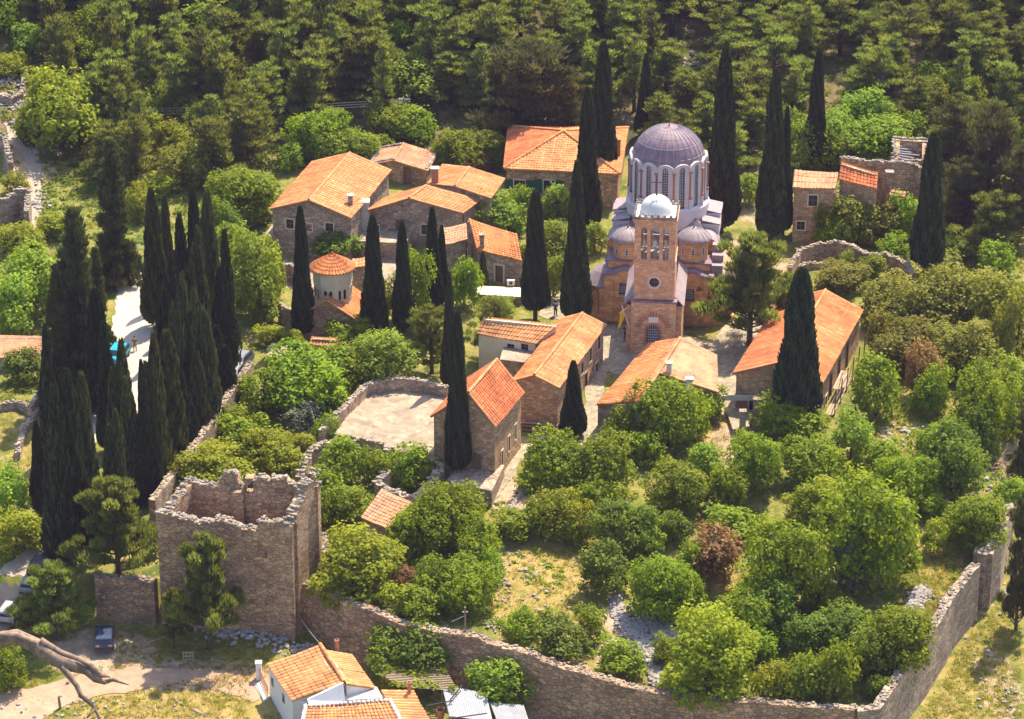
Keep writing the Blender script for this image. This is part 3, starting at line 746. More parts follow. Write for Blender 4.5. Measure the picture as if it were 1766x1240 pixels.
# --- narthex
NV = 8.2; zn = zc(5.3, NV, 479); zbk = zn + .9; zsd = zc(5.2, 10, 452)
def wave(u): return zn + .65 * math.exp(-((abs(u) - 3.5) / 1.1) ** 2)
U = 5.8; loop = [(0, -.8), (2 * U, -.8)] + [(2 * U - i * 2 * U / 40, wave(U - i * 2 * U / 40)) for i in range(41)]
wl = hole(U - 3.55, zc(-3.5, NV, 508), 1.15, 1.3); wr = hole(U + 3.35, zc(3.3, NV, 518) - .1, 1.1, 1.4)
mb = MB(); panel(mb, (-U, NV), (U, NV), loop, [wl, wr], .5)
for s in (-1, 1): panel(mb, (s * U, NV + .502), (s * U, NV + 4.4), [(0, -.8), (3.9, -.8), (3.9, zn), (0, zn)], [], .4 if s > 0 else -.4)
tobj('narthex_wall', mb, M['church'], church)
for hl in (wl, wr):
    p0 = (-U, NV); Mi = MW[church]
    a = Mi @ Vector((-U, NV, 0)); b = Mi @ Vector((U, NV, 0))
    fo = fill_opening(church, (a.x, a.y), (b.x, b.y), hl, 'window', M['tower'], depth_=.22, lattice=True, fw=.16, local=True)
for u in (-5.2, 4.95):
    mb = MB()
    for k in range(9): mb.box((u, NV - .06, .5 + k * (zn - .9) / 9), (.42 + .06 * (k % 2), .1, (zn - 1.0) / 18))
    tobj('pilaster', mb, M['church'], church)
mb = MB(); n_ = 44   # wavy lead roof, sweeping back and up to the small domes
for i in range(n_ + 1):
    u = -U - .15 + (2 * U + .3) * i / n_
    for v, dz in ((NV - .22, .02), (NV + .5, .2), (NV + 1.0, .3), (NV + 4.4, .4)):
        mb.v.append((u, v, wave(u) * (1 - min(1, (v - NV + .22) / 4)) + zn * min(1, (v - NV + .22) / 4) + dz))
for i in range(n_):
    for k in range(3): a = i * 4 + k; mb.f.append((a, a + 4, a + 5, a + 1)); mb.m.append(0)
for i in range(n_):
    a = len(mb.v); e0, e1 = mb.v[i * 4], mb.v[i * 4 + 4]; mb.v += [(e0[0], e0[1], e0[2] - .16), (e1[0], e1[1], e1[2] - .16)]; mb.f.append((a, a + 1, i * 4 + 4, i * 4)); mb.m.append(0)
tobj('narthex_roof', mb, M['lead'], church, smooth=True)
za2 = max(zc(4, NV + 1.0, 455), zn + .5)
mb = MB(); boxwalls(mb, -5.4, 5.5, NV + 1.0, NV + 4.5, zn - .5, za2); tobj('attic_wall', mb, M['church'], church)
mb = MB(); mb.box((.05, NV + 2.75, za2 + .05), (5.6, 1.9, .06)); tobj('attic_roof', mb, M['lead'], church)
for s in (-1, 1):   # half-round side apses
    uc = s * U; rr = 2.15; zt = zc(-7.6, NV + 2.6, 480); a0, a1 = (math.pi / 2, 3 * math.pi / 2) if s < 0 else (-math.pi / 2, math.pi / 2)
    mb = MB(); mb.lathe((uc, NV + 2.6, 0), [(rr, -.8), (rr, zt), (rr - .3, zt)], 16, a0, a1); mb.lathe((uc, NV + 2.6, 0), [(rr + .22, -.8), (rr + .22, .5), (rr, .62)], 16, a0, a1)
    tobj('apse_wall', mb, M['church'], church)
    mb = MB(); mb.lathe((uc, NV + 2.6, zt), [(rr + .22, -.1), (rr + .22, .03), (rr * .55, 1.2), (.05, 2.0)], 16, a0, a1); tobj('apse_roof', mb, M['lead_lit'], church)
    mb = MB()
    for k in range(3):
        an = math.pi + (k - .3) * .6 if s < 0 else -(k - .3) * .6
        for q in range(9):
            b_ = R(q * 180 / 8); x_ = .62 * math.cos(b_); zz_ = 2.9 + .62 * math.sin(b_); a2 = an + x_ / rr
            mb.box((uc + (rr + .02) * math.cos(a2), NV + 2.6 + (rr + .02) * math.sin(a2), zz_), (.05, .09, .09), a2)
        for z in (.9, 1.3, 1.7, 2.1, 2.5):
            for x_ in (-.62, .62): a2 = an + x_ / rr; mb.box((uc + (rr + .02) * math.cos(a2), NV + 2.6 + (rr + .02) * math.sin(a2), z + .15), (.05, .07, .2), a2)
    tobj('blind_arch', mb, M['brickred'], church)
for uc in (-3.45, 3.6):   # small domes
    vc = NV + 2.7; zb_ = za2 + .2; zt = zc(uc, vc - 1.9, 421)
    mb = MB(); r_ = 1.62; mb.lathe((uc, vc, 0), [(r_, zb_ - .3), (r_, zt), (r_ + .12, zt + .02)], 8, R(22.5), R(382.5) - 0); tobj('small_drum', mb, M['church'], church)
    mb = MB(); zt2 = zc(uc, vc, 392); hh = zt2 - zt
    mb.lathe((uc, vc, zt), [(1.88, -.06), (1.9, .05), (1.65, hh * .28), (1.3, hh * .6), (.75, hh * .86), (.3, hh * .97), (.01, hh)], 24)
    d_ = tobj('small_dome', mb, M['lead_lit'], church, smooth=True)
    mb = MB()
    for k in range(16):
        a = 2 * math.pi * k / 16; mb.tube([(uc + r2 * math.cos(a), vc + r2 * math.sin(a), zt + z_ + .02) for r2, z_ in ((1.88, .05), (1.65, hh * .28), (1.3, hh * .6), (.75, hh * .86), (.3, hh * .97))], .025, 3, False)
    tobj('seam', mb, M['sheet'], church)
    mb = MB(); mb.rock((uc, vc, zt2 + .15), (.14, .14, .2)); mb.tube([(uc, vc, zt2), (uc, vc, zt2 + .6)], .05, 5); mb.rock((uc, vc, zt2 + .55), (.09, .09, .12)); tobj('finial', mb, M['coping'], church)
    for k in (-1, 0, 1):
        a = R(-90 + 45 * k) ; ap = r_ * math.cos(math.pi / 8)
        mb = MB(); c_, s_ = math.cos(a), math.sin(a); ca_ = (uc + (ap + .01) * c_, vc + (ap + .01) * s_)
        mb.box((ca_[0], ca_[1], zt - 1.05), (.03, .22, .42), a); fr = tobj('small_window', mb, M['drumwhite'], church)
        mb = MB()
        for zz_, rr in ((-1.3, .1), (-1.02, .1), (-.78, .07)): mb.box((uc + (ap + .05) * c_, vc + (ap + .05) * s_, zt + zz_), (.02, rr, rr * .95), a)
        mb.v = [tuple(MW[church] @ Vector(p)) for p in mb.v]; obj('pane', mb, M['dark'], fr, local=True)
# --- naos
NU0, NU1, NV0, NV1 = -5.6, 5.75, 12.6, 24.0; zq = zc(5.7, 13, 372) ; DC = (.35, 18.4)
zdb = zc(DC[0], DC[1] - 4.3, 381)
mb = MB(); boxwalls(mb, NU0, NU1, NV0, NV1, -.8, zdb - 2.6); tobj('nave_wall', mb, M['church'], church)
mb = MB()
q = [(NU0 - .2, NV0 - .2), (NU1 + .2, NV0 - .2), (NU1 + .2, NV1 + .2), (NU0 - .2, NV1 + .2)]; zz = zdb - 2.55
mb.lathe((DC[0], DC[1], 0), [(8.0, zz - .1), (8.0, zz), (4.5, zdb + .1)], 4, R(45), R(405)); tobj('nave_roof', mb, M['lead'], church)
# stepped side roofs
for s in (-1, 1):
    for k in range(4):
        mb = MB(); u0 = DC[0] + s * 3.9; u1 = DC[0] + s * 5.75; v0 = NV0 + 2.6 + k * 2.0; z_ = zdb - .1 - .5 * abs(k - 1)
        um = (u0 + u1) / 2; mb.box((um, v0 + .9, z_ - 1.2), (abs(u1 - u0) / 2, .97, 1.2)); 
        tobj('side_block', mb, M['drumwhite'], church)
        mb = MB(); qq = [(u0, v0 - .12, z_ + .45), (u1 + s * .15, v0 - .12, z_ + .05), (u1 + s * .15, v0 + 1.85, z_ + .05), (u0, v0 + 1.85, z_ + .45)]
        mb.add(qq + [(a, b, c - .12) for a, b, c in qq], [(0, 1, 2, 3), (7, 6, 5, 4), (0, 4, 5, 1), (1, 5, 6, 2), (2, 6, 7, 3), (3, 7, 4, 0)]); tobj('side_roof', mb, M['lead_lit'], church)
    # quarter-round shoulder vault facing the front
    mb = MB(); uc = s * 4.55 + .2; n_ = 12; z_ = zdb - 2.5; rv = 1.55
    for v, kk in ((NV0 - .25, 1), (NV0 + 2.8, 1)):
        for i in range(n_ + 1):
            a = math.pi * i / n_; mb.v.append((uc - rv * math.cos(a), v, z_ + rv * .95 * math.sin(a)))
    for i in range(n_): mb.f.append((i, i + 1, n_ + 2 + i, n_ + 1 + i)); mb.m.append(0)
    tobj('vault_roof', mb, M['lead_lit'], church, smooth=True)
    mb = MB(); lp = [(uc - (rv - .1) * math.cos(math.pi * i / n_), z_ + (rv - .1) * .95 * math.sin(math.pi * i / n_)) for i in range(n_ + 1)]
    lp = [(a + 10, b) for a, b in lp[::-1]]; panel(mb, (-10, NV0 - .1), (10, NV0 - .1), [(lp[-1][0], z_ - 1.2), (lp[0][0], z_ - 1.2)] + lp, [], .2); tobj('vault_wall', mb, M['church'], church)
    # front ledge in the sunlit lead tone stepping down beside the small domes
    for k in range(3):
        mb = MB(); v0 = NV0 - 3.4 + k * 1.1; z_ = zn + .5 + .75 * k
        if s > 0: mb.box((6.2, v0 + .55, z_), (.6, .56, .5)); tobj('stepped_roof', mb, M['lead_lit'], church)
# drum: plinth ring, 14 arched bays
mb = MB(); RD = 4.22; NB = 14
mb.lathe((DC[0], DC[1], 0), [(RD + .32, zdb - 1.4), (RD + .32, zdb + .95), (RD + .02, zdb + 1.2), (RD + .02, zdb + 1.25)], 42); tobj('drum_base', mb, M['drumwhite'], church, smooth=False)
zd0 = zdb + 1.0; zsp = zc(DC[0], DC[1] - RD, 293) - .25; bw = 2 * RD * math.sin(math.pi / NB); off = R(-90 - 1.5)
for k in range(NB):
    a = off + 2 * math.pi * k / NB; a0, a1 = a - math.pi / NB, a + math.pi / NB
    p = (DC[0] + RD * math.cos(a0), DC[1] + RD * math.sin(a0)); q = (DC[0] + RD * math.cos(a1), DC[1] + RD * math.sin(a1))
    rb = bw / 2 * .93
    top = [(bw, zsp)] + [(bw / 2 + rb * math.cos(t_), zsp + rb * .72 * math.sin(t_)) for t_ in [math.pi * i / 10 for i in range(11)]] + [(0, zsp)]
    hl = hole(bw / 2, zd0 + .25, .62, zsp - zd0 + .15, True)
    mb = MB(); panel(mb, p, q, [(0, zd0), (bw, zd0)] + top, [hl], .35)
    # lead lip on the scallop
    tobj('drum_bay', mb, M['drumwhite'], church)
    ml = MB()
    u_ = ((q[0] - p[0]) / bw, (q[1] - p[1]) / bw); i_ = (-u_[1], u_[0])
    arc = [(bw / 2 + (rb + .02) * math.cos(t_), zsp + (rb * .72 + .02) * math.sin(t_)) for t_ in [math.pi * i / 10 for i in range(11)]]
    arc2 = [(bw / 2 + (rb + .10) * math.cos(t_), zsp + (rb * .72 + .10) * math.sin(t_)) for t_ in [math.pi * i / 10 for i in range(11)]]
    panel2(ml, p, u_, i_, arc + arc2[::-1], [], -.1, .75); tobj('scallop_roof', ml, M['drumwhite'], church)
    Mi = MW[church]; pa, qa = Mi @ Vector((*p, 0)), Mi @ Vector((*q, 0))
    if math.sin(a) < .35: fill_opening(church, (pa.x, pa.y), (qa.x, qa.y), hl, 'window', M['drumwhite'], depth_=.16, lattice=True, fw=.07, local=True)
    mb = MB(); cx_, cy_ = DC[0] + (RD + .05) * math.cos(a1), DC[1] + (RD + .05) * math.sin(a1); zm = zd0 + 1.35
    mb.tube([(cx_, cy_, zm), (cx_, cy_, zsp - .35)], .10, 8); mb.box((cx_, cy_, zm), (.17, .17, .1), a1); mb.box((cx_, cy_, zsp - .3), (.17, .17, .1), a1)
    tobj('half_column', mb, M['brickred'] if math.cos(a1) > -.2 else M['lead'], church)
    mb = MB(); mb.tube([(cx_, cy_, zd0 + .05), (cx_, cy_, zm - .15)], .16, 8); tobj('column_base', mb, M['drumwhite'], church)
RDm = 4.0; zdm = zsp - .15; ztp = zc(DC[0], DC[1], 217); mb = MB(); hz = ztp - zdm
pr = [(RDm * math.cos(a) ** .92, hz * math.sin(a)) for a in [R(i * 6) for i in range(15)]] + [(0.02, hz)]
mb.lathe((DC[0], DC[1], zdm), pr, 56); tobj('main_dome', mb, M['lead'], church, smooth=True)
mb = MB()
for k in range(32):
    a = 2 * math.pi * k / 32
    mb.tube([(DC[0] + (r_ + .015) * math.cos(a), DC[1] + (r_ + .015) * math.sin(a), zdm + z_ + .015) for r_, z_ in pr[:-2]], .03, 3, False)
for i in (3, 6, 9, 11):
    r_, z_ = pr[i]; mb.tube([(DC[0] + (r_ + .01) * math.cos(2 * math.pi * k / 40), DC[1] + (r_ + .01) * math.sin(2 * math.pi * k / 40), zdm + z_ + .01) for k in range(41)], .018, 3, False)
tobj('dome_seams', mb, M['sheet'], church)
mb = MB(); cross(mb, DC[0], DC[1], ztp - .05, 1.3, .04); tobj('cross', mb, M['iron'], church)
mb = MB(); mb.lathe((DC[0], NV1, 0), [(2.6, -.8), (2.6, 6.5), (.05, 7.6)], 14, 0, math.pi); tobj('rear_apse', mb, M['church'], church)
for u0, v0, u1, v1 in ((-3.2, -.3, 3.2, 8.5), (-10.2, 7.5, 10.2, 13), (-6.5, 12, 7, 27)):
    FP.append([tuple((CM @ Vector((u, v, 0))).xy) for u, v in ((u0, v0), (u1, v0), (u1, v1), (u0, v1))])
# flag on a slanting pole by the tower
fp = CM @ Vector((-2.5, -.1, 0)); 
q0 = line_ray((fp.x - 3, fp.y), (fp.x + 3, fp.y), 1086, 566); q1 = line_ray((fp.x - 3, fp.y), (fp.x + 3, fp.y), 1072, 523)
root = thing('flag', (fp.x, fp.y - .05, q0[1]), 'yellow flag hanging from a slanting pole at the left edge of the bell tower', 'flag')
a_ = Vector((fp.x - 3 + q0[0], fp.y - .05, q0[1])); b_ = Vector((fp.x - 3 + q1[0], fp.y - .6, q1[1]))
mb = MB(); mb.tube([a_, b_], .05, 6); c_ = a_.lerp(b_, .78); mb.tube([c_ + Vector((-.35, 0, -.25)), c_ + Vector((.35, 0, .3))], .045, 6); obj('pole', mb, M['white'], root)
mb = MB(); n_ = 8
for i in range(n_ + 1):
    for j in range(5):
        t_ = i / n_; mb.v.append((c_.x - .45 + j * .17 * (1 - .5 * t_) + .08 * math.sin(t_ * 5 + j), c_.y + .12 * math.sin(j * 1.9 + t_ * 2), c_.z - .15 - 2.0 * t_ * (1 - .12 * j)))
for i in range(n_):
    for j in range(4): a = i * 5 + j; mb.f.append((a, a + 1, a + 6, a + 5)); mb.m.append(0)
M['flagy'] = plain("yellow_cloth", (.75, .45, .02), .1, 3); fo = obj('cloth', mb, M['flagy'], root)
sm_ = fo.modifiers.new("thickness", 'SOLIDIFY'); sm_.thickness = .02

# ================================================= houses
D = {'kind': 'door', 'pane': 'wood', 'frame': 'stone_grey'}
h1 = gable('long_house', 'biggest orange-roofed stone house at the left end of the upper terrace', 'house',
      (470, 359), (604, 374), (666, 294), (534, 344), ze=5.6, wm='stone_grey', tm=('tile', 'tile_p'), pitch=.55, square=.3,
      wins=[('front', 500, 386, .9, 1.1), ('front', 568, 392, .9, 1.0), ('front', 533, 392, .7, .9, {'pane': 'stone_grey'})])
h2 = gable('small_house', 'small stone house with a low weathered roof edged in loose stones, behind the biggest roof', 'house',
      (640, 283), (735, 293), (746, 266), (680, 276), base_py=322, wm='stone', tm='tile_o', square=.3,
      wins=[('front', 703, 309, 1.0, 2.2, D), ('front', 667, 304, .7, 1.6, D)])
mb = MB()
for p, q in ((h2['a'], h2['d']), (h2['d'], h2['r1']), (h2['b'], h2['c']), (h2['a'], h2['r0'])):
    for k in range(26):
        c = p.lerp(q, k / 25) + Vector((random.uniform(-.1, .1), random.uniform(-.1, .1), .2)); mb.rock(c, (.22, .2, .12))
obj('roof_edge_stones', mb, M['coping'], h2['root'])
h3 = gable('side_house', 'orange-roofed stone house joined to the right side of the biggest roof, its gable facing front', 'house',
      (637, 362), (797, 366), (826, 347), (707, 341), ze=h1['ze'] - .9, wm='stone_grey', tm=('tile', 'tile_p'), pitch=.4, square=.15,
      wins=[('front', 631 + 10, 395, .8, 1.0), ('front', 735, 396, 1.1, 1.2), ('front', 690, 392, 1.0, 1.9, D)])
h5 = gable('rear_wing', 'orange-roofed wing with a red chimney beside it, right of the small weathered-roof house', 'house',
      (742, 316), (845, 340), (862, 309), (786, 332), ze=h1['ze'] - .2, wm='stone_grey', tm=('tile', 'tile_p'), pitch=.4, square=.15)
chimney(h5['root'], 750, 290, 1.6, .8, 'brickred', 'concrete', h5['ze'] + .3)
polyhouse('roof_tank', 'grey rendered box with a flat pale top between the two big orange roofs', [(606, 349, 5.7), (637, 350, 5.7), (638, 343, 5.7), (607, 341, 5.7)], 'concrete', 'cream', flat=True)
chimney(h1['root'], 604, 337, 1.4, .55, 'stone_grey', 'concrete', h1['ze'])
# terrace in front of the upper houses
tq = [P(457, 407, 2.2), P(700, 420, 2.2), P(712, 398, 2.2), P(468, 388, 2.2)]
root = thing('terrace', tq[0], 'long paved terrace on a stone retaining wall in front of the upper orange-roofed houses', 'terrace')
mb = MB(); zb = min(H(p.x, p.y) for p in tq) - .6; mb.poly_prism([Vector((p.x, p.y, zb)) for p in tq], (0, 0, 2.12 - zb)); obj('retaining_wall', mb, M['stone_grey'], root)
mb = MB(); mb.poly_prism([Vector((p.x, p.y, 2.13)) + (Vector((0, -.15, 0)) if i < 2 else Vector()) for i, p in enumerate(tq)], (0, 0, .14)); obj('paving', mb, M['terrace'], root)
# lower middle house
polyhouse('shed', 'grey shed with a patchy red-brown lean-to roof beside the tall cypresses', [(768, 423, 4.0), (806, 413, 4.0), (804, 385, 4.8), (763, 394, 4.8)], 'stone_grey', 'tile_o')
h6 = polyhouse('cottage', 'orange-roofed cottage with a brown door and outdoor air unit, right of the patchy lean-to shed', [(822, 430, 3.6), (900, 450, 3.2), (892, 404, 4.4), (808, 377, 4.8)], 'stone_grey', 'tile', pitch=.4,
      wins=[(0, 861, 477, .95, 2.0, {'kind': 'door', 'pane': 'wood', 'frame': 'cream', 'fw': .2})])
chimney(h6['root'], 831, 405, 1.3, .5, 'stone_grey', 'stone_grey', 3.9)
p = P(881, 491, 1.0); root = thing('air_conditioner', p, 'small white outdoor air unit on the ground by the cottage door', 'air conditioner')
mb = MB(); mb.box(p + Vector((0, -.2, .35)), (.42, .18, .3)); obj('casing', mb, M['white'], root)
mb = MB(); mb.lathe((0, 0, 0), [(.2, 0), (.2, .02), (.02, .02)], 14); mb.v = [(p.x + a, p.y - .39 - c, p.z + .35 + b) for a, b, c in mb.v]; obj('fan_grille', mb, M['iron'], root)
tq = [P(819, 507, .9), P(900, 512, .9), P(905, 497, .9), P(815, 493, .9)]
root = thing('garden_terrace', tq[0], 'low walled terrace with a pale flat top below the cottage with the brown door', 'terrace')
mb = MB(); zb = min(H(p.x, p.y) for p in tq) - .8; mb.poly_prism([Vector((p.x, p.y, zb)) for p in tq], (0, 0, .82 - zb)); obj('retaining_wall', mb, M['stone_grey'], root)
mb = MB(); mb.poly_prism([Vector((p.x, p.y, .83)) + Vector((0, -.1 if i < 2 else 0, 0)) for i, p in enumerate(tq)], (0, 0, .12)); obj('coping', mb, M['cream'], root)
# hipped house
ze = 5.4; A_, B_, C_, D_ = P(868, 291, ze), P(1070, 301, ze), P(1084, 221, ze), P(876, 218, ze)
c = (A_ + B_ + C_ + D_) / 4; ap = Vector((c.x - .2, c.y, zat(c.x, c.y, 227))); zb = min(H(p.x, p.y) for p in (A_, B_, C_, D_)) - .5
root = thing('hipped_house', Vector((c.x, c.y, zb)), 'stone house with a four-sided hipped roof and green shutters, left of the church dome', 'house')
mb = MB(); w_ = [p + (Vector((c.x, c.y, ze)) - p).normalized() * .5 for p in (A_, B_, C_, D_)]; fr_h = []
for i in range(4):
    p, q = w_[i], w_[(i + 1) % 4]; L = (q - p).xy.length; dr = (q - p) / L; o = 0 if i % 2 == 0 else .403; hs_ = []
    if i == 0:
        for px in (896, 947, 1010): u, z = line_ray(p, q, px, 322); hs_.append(hole(u, z - .8, 1.3, 1.6))
        fr_h = hs_; frp = (p, q)
    panel(mb, p + dr * o, q - dr * o, [(0, zb), (L - 2 * o, zb), (L - 2 * o, ze - .1), (0, ze - .1)], hs_, .4)
obj('wall', mb, M['stone'], root)
for hl in fr_h: fill_opening(root, frp[0], frp[1], hl, 'window')
M['shut'] = plain("green_paint", (.02, .09, .06), .15, 4)
for hl in fr_h[:2]:
    for s in (-1, 1):
        u = (hl[0][0] + hl[1][0]) / 2 + s * 1.25; pp = frp[0] + (frp[1] - frp[0]).normalized() * u; mb = MB(); mb.box((pp.x, pp.y - .08, (hl[0][1] + hl[2][1]) / 2), (.52, .04, .85)); obj('shutter', mb, M['shut'], root)
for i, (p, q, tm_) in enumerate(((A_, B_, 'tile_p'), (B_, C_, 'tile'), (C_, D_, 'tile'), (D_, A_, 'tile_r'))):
    nrm = (q - p).cross(ap - p).normalized(); L = (q - p).length; e_ = (q - p) / L; up = nrm.cross(e_); hgt = (ap - p).dot(up); ua = (ap - p).dot(e_)
    if up.z < 0: up = -up; hgt = -hgt
    def clip(x, p=p, e_=e_, up=up, L=L, hgt=hgt, ua=ua):
        a = (x - p).dot(e_); b = (x - p).dot(up) / hgt; return ua * b - .1 < a < L - (L - ua) * b + .1
    mb = MB(); tv = []; tile_patch(mb, tv, p, q, q + up * hgt, p + up * hgt, .34, .42, clip=clip)
    mb.add([p, q, ap, p - Vector((0, 0, .1)), q - Vector((0, 0, .1)), ap - Vector((0, 0, .1))], [(0, 1, 2), (5, 4, 3), (0, 3, 4, 1)]); tv += [.3] * 3
    roof_obj('roof_slope', mb, tv, M[tm_], root, 'pale front slope' if i == 0 else None)
mb = MB(); tv = []
for p in (A_, B_, C_, D_): ridge(mb, tv, p + Vector((0, 0, .06)), ap + Vector((0, 0, .12)), .17)
roof_obj('ridge_tiles', mb, tv, M['tile'], root); FP.append([(p.x, p.y) for p in w_])
chimney(root, 1065, 240, 1.6, .7, 'brickred', 'brickred', ze + .6)
# ruined houses, upper right
r1 = polyhouse('ruined_house', 'two-storey stone house with a striped tile lean-to roof, leftmost of the upper right ruins', [(1367, 324, 7.2), (1440, 326, 7.2), (1446, 298, 8.1), (1370, 293, 8.1)], 'stone_warm', 'tile_o', pitch=.42, row=.9,
      wins=[(0, 1402, 346, 1.0, 1.3), (0, 1381, 389, .9, 1.0, {'pane': 'dark'})])
polyhouse('ruined_house', 'stone ruin whose plain orange roof leans beside the striped roof in the upper right', [(1446, 309, 7.6), (1512, 325, 7.4), (1514, 298, 8.6), (1451, 279, 9.0)], 'stone_warm', 'tile_r', pitch=.42)
z_ = 8.0
ru = plain_wall('ruin_wall', 'long high ruined wall behind the plain orange roof in the upper right', [(1450, 272, 9.2), (1500, 276, 9), (1579, 281, 8.7), (1592, 290, 8.5)], 0, 'stone', .55, jag=.15, zfix=0)
rw_ = polyhouse('roofless_house', 'roofless stone shell with fallen roof beams, topmost of the upper right ruins', [(1541, 278, 8.6), (1600, 276, 8.6), (1600, 240, 9.6), (1543, 237, 9.6)], 'stone', 'tile_o', noroof=True, th=.5)
mb = MB()
for k in range(8):
    a = P(1546 + random.uniform(0, 4), 244 + k * 4, 9.0); b = P(1580 + random.uniform(-6, 14), 246 + k * 4.4, 8.2); mb.tube([a, b], .09, 5)
obj('fallen_beams', mb, M['sheet'], rw_['root'])
mb = MB()
for i in range(4):
    p, q = rw_['q'][i], rw_['q'][(i + 1) % 4]
    for k in range(16): mb.rock(p.lerp(q, k / 16) + Vector((random.uniform(-.2, .2), random.uniform(-.2, .2), 0)), (.25, .25, .18))
obj('coping_stones', mb, M['coping'], rw_['root'])
ps = P(1533, 320, 6.6); root = thing('chimney_stack', Vector((ps.x, ps.y, H(ps.x, ps.y))), 'lone square stone chimney with a pale cap rising among the upper right ruins', 'chimney')
mb = MB(); zz = H(ps.x, ps.y) - .3; mb.box((ps.x, ps.y, (zz + 8.2) / 2), (.32, .32, (8.2 - zz) / 2)); obj('shaft', mb, M['stone'], root)
mb = MB(); mb.box((ps.x, ps.y, 8.28), (.48, .48, .08)); obj('cap', mb, M['coping'], root)
polyhouse('ruined_hut', 'small broken red-roofed hut at the foot of the lone stone chimney', [(1532, 336, 5.8), (1560, 340, 5.8), (1563, 331, 6.2), (1535, 326, 6.2)], 'stone', 'tile_o', row=.3)
plain_wall('ruin_wall', 'broken slanting wall running down from the striped-roof house to the bushes', [(1434, 330, 6.5), (1450, 340, 5.8), (1458, 352, 4.6), (1470, 362, 3.6)], 0, 'stone_warm', .6, jag=.3, zfix=0)
plain_wall('ruin_wall', 'ruined wall of an open roofless room below the upper right ruins, left and back sides', [(1362, 462), (1379, 430), (1405, 422), (1440, 416), (1468, 424), (1494, 436)], 2.0, 'stone', .55, jag=.2)
plain_wall('ruin_wall', 'low front ruined wall left of the rightmost cypress, enclosing the roofless room', [(1362, 462), (1400, 452), (1425, 450)], .8, 'stone', .55, jag=.2)
plain_wall('ruin_wall', 'ruined wall reaching the rightmost tall cypress on its left side', [(1494, 436), (1528, 436), (1552, 446), (1568, 455), (1572, 470)], 1.8, 'stone', .55, jag=.25)
# right long house
h9 = gable('long_house', 'long red-roofed house on the right with scaffolding along its lower side wall', 'house',
      (1270, 641), (1416, 657), (1485, 536), (1352, 622), base_py=722, wm='stone_warm', tm=('tile_r', 'tile'), pitch=.42, square=.1,
      wins=[('front', 1300, 700, 1.0, 1.4), ('right', 1432, 665, 1.0, 2.6, {'pane': 'wood', 'frame': 'wood'}), ('right', 1446, 645, 1.0, 2.8, {'pane': 'wood', 'frame': 'wood'}), ('right', 1460, 620, 1.0, 2.8, {'pane': 'wood', 'frame': 'wood'}), ('right', 1424, 700, .8, 1.2)])
b, c_ = h9['b'], h9['c']; dr = (c_ - b).normalized(); nn = Vector((dr.y, -dr.x, 0))
sc = thing('scaffold', Vector((b.x, b.y, h9['zb'])) + nn * 1.2, 'timber and pole scaffolding against the side wall of the long red-roofed house', 'scaffolding')
L = (c_ - b).xy.length
for k in range(6):
    mb = MB(); q = b + dr * (1 + k * (L * .75) / 5) + nn * 1.3; mb.tube([(q.x, q.y, H(q.x, q.y) - .2), (q.x + .1, q.y, h9['ze'] - 1.2)], .06, 5); obj('pole', mb, M['wood'], sc)
for zz, s0, s1 in ((.9, 0, .5), (2.3, .18, .42)):
    mb = MB(); q0 = b + dr * (L * s0 + .5) + nn * .85; q1 = b + dr * (L * s1) + nn * .85; z0 = h9['zb'] + zz
    for e in (-.3, 0, .3): mb.poly_prism([Vector((q0.x, q0.y, z0)) + nn * (e - .13), Vector((q0.x, q0.y, z0)) + nn * (e + .13), Vector((q1.x, q1.y, z0 + .3)) + nn * (e + .13), Vector((q1.x, q1.y, z0 + .3)) + nn * (e - .13)], (0, 0, .06))
    obj('plank_deck', mb, M['woodp'], sc)
for k in range(4):
    mb = MB(); q0 = b + dr * (.5 + k * L * .18) + nn * 1.35; q1 = b + dr * (.5 + (k + 1) * L * .18) + nn * 1.35; mb.tube([(q0.x, q0.y, h9['zb'] + 2 + k % 2 * 2), (q1.x, q1.y, h9['zb'] + 4.2 - k % 2)], .05, 5); obj('brace', mb, M['wood'], sc)
# front right house with chimneys
ze = solve_ze(1032, 698, 745); zr = ze + 2.0
h10 = polyhouse('long_house', 'wide orange-roofed house with two small chimneys, directly in front of the bell tower', [(1118, 593, ze), (1029, 698, ze), (1104, 692, zr), (1173, 583, zr)][1::-1] + [(1173, 583, zr), (1104, 692, zr)], 'stone_grey', 'tile', pitch=.42)
q_ = [P(1239, 677, zr - 1.6), P(1236, 613, zr - 1.6), P(1173, 583, zr), P(1135, 643, zr)]
tv = []; mr = MB(); tile_patch(mr, tv, *q_, .42, .42); roof_obj('roof', mr, tv, M['tile_o'], h10['root'], 'broad right slope of older tiles')
tv = []; mr = MB(); ridge(mr, tv, P(1104, 692, zr + .1), P(1173, 583, zr + .1), .17); ridge(mr, tv, P(1135, 643, zr + .05), P(1239, 677, zr - 1.55), .1); roof_obj('ridge_tiles', mr, tv, M['tile_p'], h10['root'])
mb = MB(); w_ = [p + (Vector((sum(k.x for k in q_) / 4, sum(k.y for k in q_) / 4, p.z)) - p).normalized() * .3 for p in q_]
for i_ in range(4):
    p, r_ = w_[i_], w_[(i_ + 1) % 4]; L = (r_ - p).xy.length; dr = Vector((r_.x - p.x, r_.y - p.y, 0)) / L; o = 0 if i_ % 2 == 0 else .403
    panel(mb, p + dr * o, r_ - dr * o, [(0, -3), (L - 2 * o, -3), (L - 2 * o, p.z + (r_.z - p.z) * (L - o) / L - .25), (0, p.z + (r_.z - p.z) * o / L - .25)], [], .4)
obj('wall', mb, M['stone_grey'], h10['root']); FP.append([(p.x, p.y) for p in w_])
chimney(h10['root'], 1154, 626, 1.2, .5, 'cream', 'concrete', zr - .3)
chimney(h10['root'], 1189, 653, 1.3, .65, 'cream', 'concrete', zr - 1.0)
